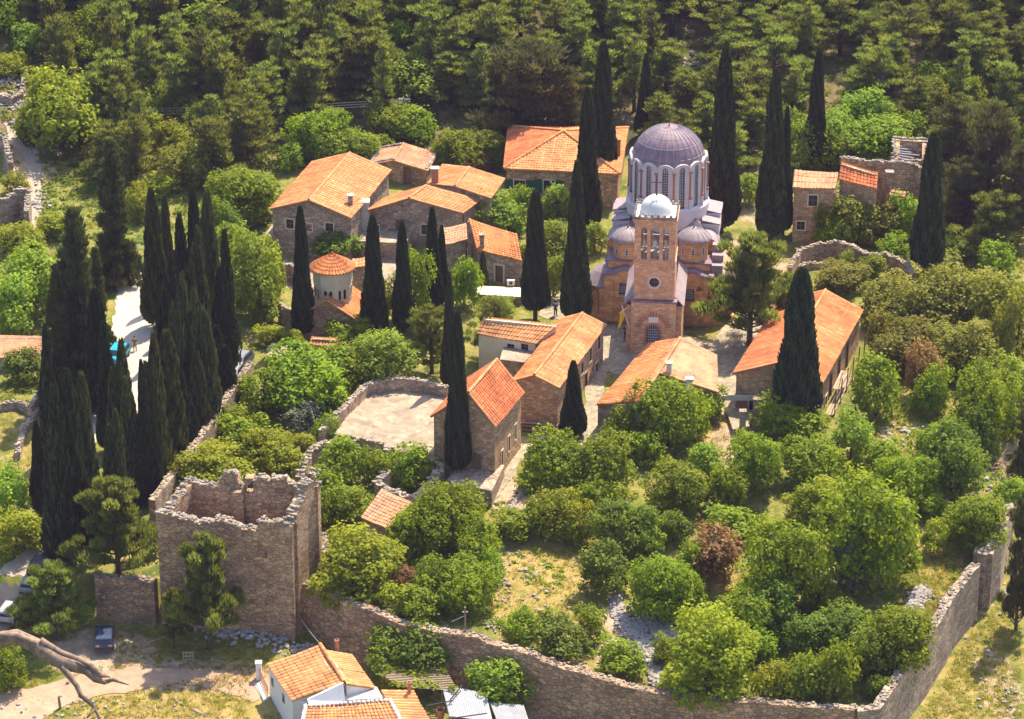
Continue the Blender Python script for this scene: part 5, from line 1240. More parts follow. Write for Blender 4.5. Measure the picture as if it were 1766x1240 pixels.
# ================================================= plants
def np_mesh(name, V, F, leafv, mats):
    """V (n,3); F (m,3or4); leafv per face"""
    me = bpy.data.meshes.new(name); me.from_pydata(V.tolist(), [], F.tolist()); me.update(); me.materials.append(mats)
    a = me.attributes.new("leaf", 'FLOAT', 'FACE'); a.data.foreach_set("value", np.asarray(leafv, float)); return me
def leaf_quads(C, Nn, size, var, aspect=1.3, droop=0.0):
    """quads centred on C with normals near Nn"""
    n = len(C); nn = Nn + rng.normal(0, .45, (n, 3)); nn /= np.linalg.norm(nn, axis=1)[:, None]
    t = np.cross(nn, rng.normal(0, 1, (n, 3))); t /= np.linalg.norm(t, axis=1)[:, None]; b = np.cross(nn, t)
    s = size * rng.uniform(.7, 1.3, n)[:, None]
    V = np.stack([C - t * s * aspect * .5, C - b * s * .5 + t * s * .05, C + t * s * aspect * .5, C + b * s * .5 + t * s * .05], 1).reshape(-1, 3)
    F = np.arange(4 * n).reshape(n, 4); return V, F
def spikes(C, D, length, width):
    """narrow triangles pointing along D"""
    n = len(C); D = D / np.linalg.norm(D, axis=1)[:, None]; t = np.cross(D, rng.normal(0, 1, (n, 3))); t /= np.linalg.norm(t, axis=1)[:, None]
    l = length * rng.uniform(.7, 1.3, n)[:, None]
    V = np.stack([C - t * width * .5, C + t * width * .5, C + D * l + t * width * .12, C + D * l - t * width * .12], 1).reshape(-1, 3)
    return V, np.arange(4 * n).reshape(n, 4)
def sph(n):
    v = rng.normal(0, 1, (n, 3)); return v / np.linalg.norm(v, axis=1)[:, None]
def blob_leaves(blobs, per_area, size, var=.5, tuft=.42):
    Cs = []; Ns = []; L = []
    for (c, r, tone) in blobs:
        c = np.array(c); r = np.array(r); area = 4 * math.pi * r.mean() ** 2; m = int(per_area * area); k = max(5, int(area * 1.5 / tuft ** 2 * .3))
        cd_ = sph(k * 2); cd_ = cd_[cd_[:, 2] > -.75][:k]; k = len(cd_); cr = rng.uniform(.70, 1.12, k); ct = rng.normal(0, .17, k); cs = rng.uniform(.7, 1.3, k) * tuft
        q = rng.integers(0, k, m); w_ = sph(m) * (rng.uniform(.25, 1, m) ** .6)[:, None] * cs[q][:, None]
        C = c + cd_[q] * r * cr[q][:, None] + w_; Cs.append(C); Ns.append(cd_[q] * .45 + w_ / tuft * .7 + np.array([0, 0, .75]))
        L.append(np.clip(tone + ct[q] + rng.normal(0, .10, m), 0, 1))
    C = np.concatenate(Cs); Nn = np.concatenate(Ns); V, F = leaf_quads(C, Nn, size, var); return V, F, np.concatenate(L)
def limb_mesh(name, W, H_, n=5, bole=.35, r0=None, lean=.1, mats=None):
    mb = MB(); r0 = r0 or H_ * .03; top = Vector((lean * H_ * random.uniform(-1, 1), lean * H_ * random.uniform(-1, 1), H_ * .7))
    b = Vector((0, 0, H_ * bole)); mb.tube([(0, 0, -.5), b * .5 + Vector((r0 * .4, 0, 0)), b, top], [r0 * 1.35, r0, r0 * .85, r0 * .25], 7)
    for k in range(n):
        a = 2 * math.pi * k / n + random.uniform(-.4, .4); s = b.lerp(top, random.uniform(0, .55)); e = Vector((math.cos(a) * W * random.uniform(.24, .38), math.sin(a) * W * random.uniform(.24, .38), H_ * random.uniform(.5, .82)))
        m_ = s.lerp(e, .5) + Vector((0, 0, -.05 * H_)); mb.tube([s, m_, e], [r0 * .5, r0 * .35, r0 * .12], 5)
    return mesh_of(mb, name, mats or M['bark'], True)
LIB = {}
def broad_proto(key, W, H_, leafm, nb, size, dens, shape='dome', seed=0):
    blobs = []
    for k in range(nb):
        for _ in range(30):
            u = sph(1)[0]; rr = random.uniform(.35, .90)
            if u[2] > -.45: break
        z = .48 + u[2] * rr * .50
        if shape == 'flat': z = .62 + u[2] * rr * .25
        r_ = W * random.uniform(.12, .26)
        blobs.append(((u[0] * rr * W * .5, u[1] * rr * W * .5, z * H_), (r_, r_, r_ * random.uniform(.65, .9)), random.uniform(.2, .8)))
    blobs.append(((0, 0, H_ * .48), (W * .36, W * .36, H_ * .40), .35))
    for k in range(4 if H_ < 5 else 7):
        q = 2 * math.pi * k / (4 if H_ < 5 else 7) + random.uniform(-.4, .4); blobs.append(((math.cos(q) * W * .3, math.sin(q) * W * .3, H_ * .24), (W * .17, W * .17, H_ * .17), random.uniform(.2, .6)))
    V, F, L = blob_leaves(blobs, dens, size)
    ok = V.reshape(-1, 4, 3)[:, :, 2].min(1) > .02 * H_; 
    V = V.reshape(-1, 4, 3)[ok].reshape(-1, 3); F = np.arange(len(V)).reshape(-1, 4); L = L[ok]
    me = np_mesh(key + "_crown", V, F, L, leafm); tr = limb_mesh(key + "_trunk", W, H_ * .9); LIB[key] = (me, tr, 2 * float(np.percentile(np.abs(V[:, :2]), 98.5)) * .97, float(np.percentile(V[:, 2], 99.3)))
for kind, lm in (('g', 'leaf_g'), ('y', 'leaf_y'), ('d', 'leaf_d'), ('s', 'leaf_s'), ('o', 'leaf_o'), ('b', 'leaf_b'), ('m', 'leaf_m')):
    nv = {'g': 4, 'y': 2, 'd': 2, 's': 2, 'm': 3}.get(kind, 1)
    for v in range(nv): broad_proto(f'{kind}{v}s', 4.2, 4.0, M[lm], 9, .20 if kind != 'o' else .15, 25 if kind != 'o' else 34)
    for v in range(2 if kind in 'gy' else 1): broad_proto(f'{kind}{v}l', 8.0, 7.5, M[lm], 20, .26 if kind != 's' else .30, 14 if kind != 's' else 8, 'dome')
def pine_proto(key, W, H_, lm, layers, size=.34, dens=1.0, cone=False, bole=.28, wood='bark'):
    Cs, Ds, L = [], [], []; mb = MB(); r0 = H_ * .022; lx, ly = random.uniform(-.06, .06) * H_, random.uniform(-.05, .05) * H_
    mb.tube([(0, 0, -.6), (lx * .3, ly * .3, H_ * .35), (lx * .7, ly * .7, H_ * .7), (lx, ly, H_ * .96)], [r0 * 1.4, r0, r0 * .6, r0 * .15], 7)
    for k in range(layers):
        f = k / (layers - 1); z = H_ * (bole + (1 - bole) * f) * .97; R_ = W * .5 * ((1 - f) ** (.8 if cone else .45) * (.75 + .25 * math.sin(7 * f + len(key))) + .06)
        nbr = 6 if f < .8 else 4
        for j in range(nbr):
            a = 2 * math.pi * j / nbr + k * 1.1 + random.uniform(-.35, .35); rr = R_ * random.uniform(.5, 1.15); zz0 = z; z = z + random.uniform(-.6, .6) * H_ / layers * (1 if f < .9 else 0); s = Vector((lx * f, ly * f, z - rr * .15)); e = Vector((lx * f + math.cos(a) * rr, ly * f + math.sin(a) * rr, z + (rr * random.uniform(.1, .45) if not cone else -rr * .12))); z = zz0
            mb.tube([s, s.lerp(e, .5) + Vector((0, 0, -.05 * rr)), e], [r0 * .4, r0 * .28, r0 * .08], 4, False)
            tone = random.uniform(.15, .85)
            for t_ in ((.55, .85), (.95, 1.0)) if rr > .8 else ((.9, 1.0),):
                c = s.lerp(e, t_[0]); br = (.42 + .16 * rr) * random.uniform(.8, 1.25) * t_[1]; m = int(70 * dens * br * br / .45)
                u = sph(m); u[:, 2] = np.abs(u[:, 2]) * .9 - .2; off = u * br * rng.uniform(.25, 1.0, m)[:, None] * np.array([.85, .85, .75])
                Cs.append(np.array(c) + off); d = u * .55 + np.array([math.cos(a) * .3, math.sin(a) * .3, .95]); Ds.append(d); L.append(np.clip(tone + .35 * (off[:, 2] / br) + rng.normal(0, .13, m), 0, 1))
    C, D, L = np.concatenate(Cs), np.concatenate(Ds), np.concatenate(L); V, F = spikes(C, D, size, size * .36)
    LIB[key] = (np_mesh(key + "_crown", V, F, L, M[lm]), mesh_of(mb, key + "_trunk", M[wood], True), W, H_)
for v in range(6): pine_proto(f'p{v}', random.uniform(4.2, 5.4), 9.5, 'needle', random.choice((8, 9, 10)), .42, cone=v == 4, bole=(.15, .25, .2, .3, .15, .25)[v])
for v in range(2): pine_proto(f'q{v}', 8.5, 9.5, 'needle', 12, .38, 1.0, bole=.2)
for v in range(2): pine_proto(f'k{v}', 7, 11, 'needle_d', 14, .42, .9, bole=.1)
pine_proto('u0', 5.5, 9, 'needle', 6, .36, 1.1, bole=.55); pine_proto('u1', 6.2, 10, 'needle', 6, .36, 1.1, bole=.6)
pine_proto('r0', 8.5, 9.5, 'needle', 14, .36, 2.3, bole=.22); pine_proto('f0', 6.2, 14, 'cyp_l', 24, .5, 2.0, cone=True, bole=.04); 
def cyp_proto(key, W, H_, lm='cyp', rough_=.06, n=9000, cols=1, trunk=.05, bul=.62):
    Cs, Ds, L = [], [], []
    for c_ in range(cols):
        ox, oy = (0, 0) if cols == 1 else (random.uniform(-.22, .22) * W, random.uniform(-.22, .22) * W); hh = H_ * (1 if c_ == 0 else random.uniform(.6, .93)); ww = W * (1 if cols == 1 else random.uniform(.5, .72)); m = n // cols
        z = rng.uniform(0, 1, m) ** .9; a = rng.uniform(0, 2 * math.pi, m)
        prof = np.minimum(1, (z / .06 + .25)) ** .5 * np.power(np.clip(1 - z, 0, 1), bul) * (1.02 + .1 * np.sin(z * 9 + c_)) * (1 + rough_ * np.sin(a * 3 + z * 14) + rough_ * np.sin(a * 7 - z * 31 + c_))
        r_ = ww * .5 * prof * rng.uniform(.82, 1.03, m)
        Cs.append(np.stack([ox * (1 - .3 * z) + r_ * np.cos(a), oy * (1 - .3 * z) + r_ * np.sin(a), hh * (trunk + (1 - trunk) * z) - .1], 1))
        Ds.append(np.stack([np.cos(a) * .32, np.sin(a) * .32, np.ones(m)], 1)); L.append(np.clip(.45 + .35 * np.sin(a * 7 + z * 20) * .6 + rng.normal(0, .2, m), 0, 1))
    C, D, L = np.concatenate(Cs), np.concatenate(Ds), np.concatenate(L); V, F = spikes(C, D, .55, .26)
    mb = MB(); mb.tube([(0, 0, -.6), (0, 0, H_ * .5), (0, 0, H_ * .92)], [W * .09, W * .09, .03], 7)
    # dense dark interior foliage so that no light leaks
    zz = np.linspace(0, 1, 14); core = [(max(.02, W * .36 * min(1, (q / .06 + .3)) ** .5 * (1 - q) ** bul * (1 if cols == 1 else .6)), H_ * (trunk + .01 + (1 - trunk) * .93 * q)) for q in zz]
    mc = MB(); mc.lathe((0, 0, 0), core, 10); k = len(V); V = np.concatenate([V, np.array(mc.v)]); Fl = F.tolist() + [[i + k for i in f] for f in mc.f]
    me = bpy.data.meshes.new(key + "_crown"); me.from_pydata(V.tolist(), [], Fl); me.update(); me.materials.append(M[lm]); at = me.attributes.new("leaf", 'FLOAT', 'FACE'); at.data.foreach_set("value", np.concatenate([L, np.full(len(mc.f), .1)]))
    LIB[key] = (me, mesh_of(mb, key + "_trunk", M['bark'], True), W, H_)
cyp_proto('c0', 3.0, 15); cyp_proto('c1', 3.2, 18, rough_=.09, n=11000); cyp_proto('c2', 2.6, 12, rough_=.04, bul=.75); cyp_proto('c3', 3.0, 12, 'cyp_l', .12, bul=.6)
cyp_proto('c4', 4.4, 14, 'cyp_l', .2, 11000, cols=5); cyp_proto('c5', 4.0, 16, 'cyp', .2, 11000, cols=4); cyp_proto('c6', 3.2, 12, 'cyp', .05, 9000, bul=.52, trunk=.10)

TREES = []    # (root, px, py, key, descr, noun)
def plant(key, pos, w_, h_, name, label, cat, group=None, rz=None):
    me, tr, W, Hh = LIB[key]; r = thing(name, pos, label, cat, group, rz=rz if rz is not None else random.uniform(0, 6.28)); r.scale = (w_ / W, w_ / W, h_ / Hh)
    c = bpy.data.objects.new('crown', me); COL.objects.link(c); c.parent = r
    t = bpy.data.objects.new('trunk', tr); COL.objects.link(t); t.parent = r; return r
def at_box(cx, top, bot, w, inset=.12, gy_=None):
    """ground point and size for a plant that fills this pixel box"""
    g = G(cx, bot - w * inset)
    if cx > 500 and top < np.interp(cx, [p[0] for p in FW], [p[1] for p in FW]) - 12 and cx < 1477:
        yw = float(np.interp(g.x, fx, fy)) + 1.6
        if g.y < yw: g = Vector((g.x * (yw - CAM.y) / (g.y - CAM.y), yw, 0)); g.z = H(g.x, g.y)
    s = FPX / depth(g); wm = w / s
    h = zat(g.x, g.y, top) - g.z; return g, wm, max(h, .8)
SMALLW = 5.6
LM = [(534, 320, 'the biggest orange roof'), (690, 265, 'the small weathered-roof house'), (972, 255, 'the hipped-roof house'), (1145, 250, 'the main church dome'), (1125, 430, 'the belfry'), (1400, 310, 'the striped-roof ruin'),
      (1480, 300, 'the orange ruin roof'), (1570, 255, 'the topmost roofless shell'), (1400, 570, 'the long red-roofed house'), (1140, 640, 'the two-chimney house'), (960, 600, 'the long pale-orange roof'), (822, 690, 'the tall warm-stone house'),
      (665, 720, 'the sunlit paved terrace'), (570, 480, 'the cone-roofed chapel'), (850, 420, 'the brown-doored cottage'), (400, 940, 'the big ruined tower'), (345, 750, 'the long lane wall'), (235, 540, 'the bright lane'), (60, 290, 'the winding hillside path'),
      (20, 370, 'the left-edge ruined wall'), (30, 600, 'the old patchy-roofed house'), (30, 990, 'the pale road'), (200, 1180, 'the dirt track'), (560, 1180, 'the whitewashed house'), (720, 1170, 'the slatted pergola'), (600, 810, 'the bushy ruined enclosure'),
      (665, 875, 'the small ruined orange hut'), (920, 850, 'the stone cistern'), (930, 1000, 'the dry grass clearing'), (1100, 1090, 'the stone rubble heap'), (1228, 950, 'the rust-brown bush'), (1590, 1030, 'the pale stone pile'), (1640, 1090, 'the right outer wall'),
      (1470, 440, 'the roofless ruined room'), (1603, 340, 'the rightmost tall cypress'), (1383, 580, 'the broad courtyard cypress'), (1244, 240, 'the thickest tall cypress'), (800, 1110, 'the weathered wooden pole'), (1000, 1150, 'the front outer wall'), (1350, 1215, 'the bottom right orchard corner'),
      (990, 690, 'the stubby courtyard cypress'), (1290, 500, 'the big churchside pine'), (1720, 560, 'the right picture edge'), (1640, 560, 'the bronze thicket'), (1460, 990, 'the grey orchard olive'), (640, 990, 'the big round tree'), (1275, 720, 'the posted stone walkway')]
USED = {}
def where(px, py, skip=None):
    best = min(((math.hypot((px - x) * .9, py - y), x, y, n) for x, y, n in LM if n != skip))
    d, x, y, n = best; dx, dy = px - x, py - y
    if abs(dy) > 2.2 * abs(dx): r = 'below' if dy > 0 else 'above'
    elif abs(dx) > 2.2 * abs(dy): r = 'right of' if dx > 0 else 'left of'
    else: r = ('down-' if dy > 0 else 'up-') + ('right of' if dx > 0 else 'left of')
    return f'{r} {n}'
def finish_labels():
    groups = {}
    for t in TREES: groups.setdefault((t[4], t[3]), []).append(t)
    for (noun, wh), ts in groups.items():
        ts.sort(key=lambda t: t[1]); n = len(ts)
        for i, t in enumerate(ts):
            pre = ''
            if n == 2: pre = ('left one of two, ', 'right one of two, ')[i]
            elif n > 2:
                o = ['leftmost', 'second from left', 'third from left', 'fourth from left', 'fifth from left', 'sixth from left', 'seventh from left', 'eighth from left', 'ninth from left'] 
                pre = ('rightmost' if i == n - 1 else o[i] if i < 9 else f'{i + 1}th from left') + f' of {n}, '
            t[0]["label"] = pre + noun + ' ' + wh
KD = {'g': 'fresh green', 'y': 'yellow-green', 'd': 'deep green', 's': 'pale spring-green', 'o': 'grey-green olive', 'b': 'rust-brown', 'm': 'bronze-tinged green'}
def size_word(w): return 'small' if w < 62 else 'mid-sized' if w < 105 else 'large'
def bt(cx, top, bot, w, k='g', flag=None, grp=None):
    g, wm, h = at_box(cx, top, bot, w); v = random.randrange({'g': 4, 'y': 2, 'd': 2, 's': 2, 'm': 3}.get(k, 1)); big = wm > SMALLW
    key = f'{k}{v % (2 if k in "gy" else 1)}l' if big else f'{k}{v}s'
    nm = {'o': 'olive_tree', 'b': 'brown_bush'}.get(k, 'leafy_tree' if wm > 3.6 else 'bush'); cat = 'tree' if wm > 3.6 or k == 'o' else 'bush'
    if k == 'b': cat = 'bush'
    grp = grp or ('orchard trees and bushes' if 640 < top and 270 < cx else 'trees and bushes around the monastery')
    r = plant(key, g, wm * .96, h, nm, None, cat, grp)
    TREES.append([r, cx, (top + bot) / 2, where(cx, (top + bot) / 2, {'o': 'the grey orchard olive' if w > 60 and cx > 1400 else None, 'b': 'the rust-brown bush'}.get(k)), f'{size_word(w)} {KD[k]} {"tree" if cat == "tree" else "bush"}'])
B = [  # back, left to right
 (110,128,272,170,'y'),(60,182,250,70,'g'),(22,95,135,58,'y'),(95,112,150,50,'y'),(255,192,255,80,'y'),(305,212,290,90,'y'),(330,180,240,70,'y'),(95,368,412,68,'y'),(40,390,450,90,'y'),(30,300,340,50,'y'),(235,315,372,50,'y'),
 (60,430,560,130,'s'),(25,480,590,80,'s'),(130,455,520,70,'g'),(45,606,668,74,'d'),(15,808,905,100,'s'),(30,880,962,100,'y'),(70,900,950,40,'g'),(20,1113,1195,64,'g'),(100,545,600,60,'d'),
 (420,290,392,125,'g'),(385,340,430,70,'d'),(400,385,470,70,'s'),(440,400,560,105,'s'),(470,430,520,60,'s'),(455,500,560,60,'s'),(410,480,540,50,'s'),
 (545,193,285,110,'g'),(610,225,290,110,'g'),(680,185,245,90,'g'),(720,190,250,70,'g'),(500,250,300,50,'g'),(810,225,300,110,'g'),(822,262,305,60,'b'),(760,240,290,50,'g'),(660,230,262,40,'g'),
 (845,325,405,110,'s'),(895,320,390,60,'g'),(960,380,470,90,'s'),(1025,385,440,50,'s'),(955,440,520,60,'s'),(890,420,470,50,'g'),(880,350,410,60,'s'),(960,320,380,60,'s'),
 (577,394,452,90,'d'),(715,430,560,60,'g'),(800,445,540,70,'g'),(680,470,560,50,'g'),(860,512,545,60,'g'),(735,540,585,60,'g'),
 (530,612,722,170,'g'),(455,640,722,90,'g'),(590,600,690,70,'g'),(660,572,680,120,'s'),(505,566,606,40,'y'),(625,540,590,60,'y'),(590,555,600,60,'g'),(470,560,600,60,'y'),(525,695,750,62,'o'),
 (425,722,790,90,'g'),(470,745,832,125,'y'),(350,772,862,145,'y'),(395,700,755,60,'g'),(560,715,770,50,'g'),(520,745,800,60,'y'),
 (592,762,840,85,'g'),(650,775,840,60,'g'),(700,768,848,85,'g'),(560,820,905,100,'g'),(610,835,900,80,'g'),(550,850,915,50,'g'),(430,878,902,30,'g'),(488,880,900,20,'g'),
 (610,922,1050,165,'y'),(780,840,950,120,'g'),(720,870,965,110,'g'),(830,900,990,90,'g'),(690,900,960,60,'g'),(715,1008,1082,95,'g'),(800,975,1065,115,'g'),(745,955,1040,70,'d'),(700,980,1030,50,'b'),(850,945,1010,50,'g'),
 (960,752,862,110,'g'),(1030,755,870,110,'g'),(930,800,865,90,'y'),(1150,665,785,125,'g'),(1078,700,780,70,'g'),(1222,668,730,70,'g'),(1120,742,805,70,'g'),(1195,680,760,60,'g'),
 (960,850,935,110,'y'),(880,880,938,90,'g'),(1030,825,900,90,'g'),(1080,865,960,105,'d'),(1170,800,895,120,'g'),(1215,765,820,60,'s'),(1255,800,885,75,'g'),(1300,750,855,105,'g'),(1365,685,765,115,'g'),(1468,712,802,95,'s'),
 (1400,765,850,115,'g'),(1045,942,1032,88,'d'),(1140,958,1075,115,'g'),(1195,930,1010,60,'g'),(1115,900,965,70,'g'),(1000,870,945,60,'y'),(1228,910,1010,102,'b'),(1262,872,935,95,'g'),(1160,880,940,60,'d'),
 (1350,900,1060,150,'g'),(1500,828,1035,190,'g'),(1405,828,915,110,'y'),(1470,918,1035,72,'o'),(1560,788,885,110,'g'),(1640,735,865,120,'d'),(1690,700,800,70,'d'),(1600,740,810,60,'g'),(1520,760,830,80,'g'),(1610,850,900,50,'g'),
 (1678,855,955,112,'g'),(1720,880,940,40,'d'),(1510,618,728,92,'g'),(1605,630,722,72,'g'),(1690,640,775,120,'g'),(1742,608,700,80,'g'),(1745,700,770,50,'g'),
 (1540,480,580,120,'m'),(1620,465,590,130,'m'),(1700,465,600,130,'m'),(1752,500,650,90,'m'),(1565,555,650,110,'m'),(1660,555,665,130,'m'),(1455,455,510,95,'m'),(1590,590,690,70,'b'),(1520,540,620,60,'m'),(1500,440,480,50,'g'),(1460,432,470,30,'s'),
 (1620,440,490,80,'m'),(1720,420,480,70,'g'),(1660,410,450,60,'d'),(1438,370,430,90,'g'),(1520,350,425,90,'m'),(1540,405,455,60,'g'),(1545,340,380,50,'g'),(1290,300,360,50,'s'),
 (1490,155,245,95,'s'),(1435,190,285,90,'s'),(1500,205,290,130,'g'),(1385,205,300,70,'s'),(1560,195,260,60,'g'),(1430,230,300,70,'g'),(1480,230,292,60,'s'),(1350,180,250,50,'s'),
 (1215,1060,1243,175,'y'),(1290,1020,1110,110,'g'),(1380,1130,1215,95,'g'),(1440,1105,1215,90,'g'),(1545,1045,1160,125,'g'),(1455,1045,1130,110,'d'),(1500,1080,1180,90,'d'),(1325,1140,1225,70,'y'),(1300,1080,1150,80,'g'),(1150,1095,1150,50,'g'),(1510,1165,1212,50,'g'),(1380,1060,1130,80,'d'),(1410,990,1060,70,'g'),(1330,1010,1110,90,'d'),
 (898,1058,1112,72,'g'),(968,1065,1145,105,'d'),(1018,1045,1110,62,'g'),(1072,1098,1168,90,'g'),(1195,1000,1060,50,'g'),
 (862,1136,1240,130,'s'),(670,1145,1205,34,'y'),(1046,1208,1245,52,'o'),(705,1080,1190,140,'d'),(1610,900,960,50,'y'),(1420,1140,1200,50,'y'),(1740,830,880,60,'g'),
]
for b_ in B: bt(*b_)
TOWERB = 1
for b_ in [(1480,340,432,80,'m'),(1562,335,425,64,'g'),(1432,348,425,60,'g'),(270,300,345,60,'y'),(350,250,315,80,'g'),(240,332,385,50,'y'),(425,868,900,34,'g'),(487,872,902,26,'g'),(315,245,300,70,'y'),(180,95,150,60,'g'),(150,60,110,60,'y')]: bt(*b_)
for cx, top, bot, w_ in ((690, 228, 240, 14), (651, 225, 240, 18), (1522, 255, 270, 12)): # yellow broom
    g, wm, h = at_box(cx, top, bot, w_); mb = MB()
    for _ in range(60): mb.rock((g.x + random.gauss(0, wm * .3), g.y + random.gauss(0, wm * .3), g.z + random.uniform(.2, h + 2)), (.13, .13, .1))
    r = single('broom_bush', mb, M['broom'], None, 'bush', 'yellow flowering broom bushes'); TREES.append([r, cx, bot, where(cx, bot), 'bright yellow flowering broom bush'])
# cypresses
CY = [(1243,85,402,58,'c1'),(1038,76,335,52,'c0'),(1011,155,405,48,'c0'),(993,285,560,50,'c2'),(923,335,552,46,'c6'),(1112,97,238,32,'c2'),(1328,122,418,50,'c1'),(1350,190,405,28,'c2'),(1404,90,292,36,'c0'),(1597,235,476,54,'c6'),
 (524,360,582,36,'c0'),(646,375,582,44,'c0'),(696,386,572,34,'c0'),(747,362,535,34,'c2'),(763,392,525,24,'c2'),(776,475,672,28,'c2'),(790,545,832,42,'c6'),(988,626,752,44,'c2'),(1372,470,738,78,'c6'),(996,500,545,14,'c2'),(1288,234,285,13,'c2'),(1119,1193,1262,22,'c2'),(833,436,500,18,'c3'),
 (272,330,565,46,'c3'),(292,340,520,26,'c3'),(342,325,560,34,'c0'),(316,370,600,60,'c5'),(368,335,610,44,'c3'),(392,400,652,52,'c5'),(420,520,640,36,'c0') if False else (352,390,640,60,'c4'),(318,475,745,60,'c4'),(355,500,750,62,'c4'),(384,560,700,60,'c5'),
 (176,500,720,56,'c1'),(215,590,850,66,'c4'),(270,578,845,64,'c4'),(298,575,800,60,'c3'),(322,640,790,50,'c5'),(236,700,870,50,'c5'),(105,665,975,80,'c5'),(135,640,965,62,'c1'),(158,650,940,46,'c3'),(72,730,885,34,'c2'),(190,560,780,40,'c2'),(252,625,800,26,'c2'),(232,650,868,56,'c4'),(345,610,765,46,'c3'),(88,560,800,50,'c5'),(312,440,705,52,'c5'),(205,705,905,56,'c4'),(262,655,862,50,'c5'),(290,500,690,44,'c5')]
for cx, top, bot, w_, key in CY:
    g, wm, h = at_box(cx, top, bot, w_, .0); wd = 'thick ragged' if key in ('c4', 'c5') else 'slim' if w_ < 32 else 'tall'
    if key == 'c3': wd = 'lighter olive-toned'
    if bot - top < 90: wd = 'very small'
    r = plant(key, g, wm * (1.02 if w_ < 40 else .96), h * .99, 'cypress_tree', None, 'cypress', 'cypress trees')
    TREES.append([r, cx, (top + bot) / 2, where(cx, (top * .45 + bot * .55), {1243: 'the thickest tall cypress', 1597: 'the rightmost tall cypress', 1372: 'the broad courtyard cypress', 988: 'the stubby courtyard cypress'}.get(cx)), f'{wd} dark cypress'])
# named conifers and near pines
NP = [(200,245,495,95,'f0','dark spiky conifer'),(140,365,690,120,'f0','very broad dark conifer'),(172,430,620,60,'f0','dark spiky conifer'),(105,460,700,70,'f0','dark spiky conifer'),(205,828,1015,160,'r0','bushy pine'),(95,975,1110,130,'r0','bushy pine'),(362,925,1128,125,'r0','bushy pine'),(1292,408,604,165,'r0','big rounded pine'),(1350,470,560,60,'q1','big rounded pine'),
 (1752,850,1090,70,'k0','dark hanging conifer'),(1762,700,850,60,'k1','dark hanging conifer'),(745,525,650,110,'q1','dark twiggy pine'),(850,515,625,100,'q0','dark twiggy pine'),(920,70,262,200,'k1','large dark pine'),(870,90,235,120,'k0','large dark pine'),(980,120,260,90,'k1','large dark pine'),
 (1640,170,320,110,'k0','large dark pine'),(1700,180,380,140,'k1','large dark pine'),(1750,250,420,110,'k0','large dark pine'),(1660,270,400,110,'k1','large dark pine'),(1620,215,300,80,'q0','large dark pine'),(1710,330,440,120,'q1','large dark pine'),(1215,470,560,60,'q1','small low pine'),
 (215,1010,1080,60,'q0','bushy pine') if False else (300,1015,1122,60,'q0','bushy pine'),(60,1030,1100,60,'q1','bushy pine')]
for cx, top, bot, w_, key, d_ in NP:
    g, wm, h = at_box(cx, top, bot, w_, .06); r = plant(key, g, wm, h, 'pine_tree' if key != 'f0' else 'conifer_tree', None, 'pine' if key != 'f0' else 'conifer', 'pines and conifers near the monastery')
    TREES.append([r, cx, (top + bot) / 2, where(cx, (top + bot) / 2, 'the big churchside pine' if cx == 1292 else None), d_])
# hillside pine wood
def clear_fp(x, y, m):
    for pl in FP:
        xs = [p[0] for p in pl]; ys = [p[1] for p in pl]
        if min(xs) - m < x < max(xs) + m and min(ys) - m < y < max(ys) + m: return False
    return True
nfor = 0; y = 47.0; cand = []; taken = [(t[0].location.x, t[0].location.y, (t[0].scale[0] * 4)) for t in TREES]
while y < 122:
    x = -75 + random.uniform(0, 4)
    while x < 78:
        X, Y = x + random.uniform(-1.4, 1.4), y + random.uniform(-1.5, 1.5); z = H(X, Y); px, py = PR((X, Y, z)); x += 5.0
        if px < -60 or px > 1830: continue
        lim = np.interp(px, [0, 60, 130, 230, 420, 560, 760, 860, 1000, 1090, 1220, 1420, 1600, 1650, 1766], [100, 130, 300, 400, 295, 215, 215, 215, 205, 240, 330, 190, 250, 420, 430])
        if py > lim or py < -75: continue
        if px < 130 and 130 < py < 420 and px < 100: continue
        if 560 + 300 < px < 1010 and -5 < py < 42: continue           # bare rocky slope
        if 1180 < px < 1330 and 10 < py < 0: continue
        if 1320 < px < 1640 and 95 < py < 190 and random.random() < .25: continue
        if 1150 < px < 1230 and 90 < py < 190: continue
        if not clear_fp(X, Y, 2.2): continue
        if any((X - a) ** 2 + (Y - b) ** 2 < 5 for a, b, c in taken): continue
        cand.append((px, py, X, Y, z)); taken.append((X, Y, 1))
    y += 4.1
random.shuffle(cand); cand = cand[:285]
ZN = lambda px, py: ('top edge' if py < 45 else 'upper slope' if py < 120 else 'middle slope' if py < 200 else 'lower slope')
XN = ['far left', 'above the hillside path', 'above the bright lane', 'left of the big roof', 'above the biggest roof', 'above the power pole', 'beside the dark clump', 'above the hipped-roof house', 'above the belfry', 'straight above the main dome', 'behind the tallest cypress', 'above the striped-roof ruin', 'above the spring-green trees', 'above the topmost roofless shell', 'above the rightmost cypress', 'far right']
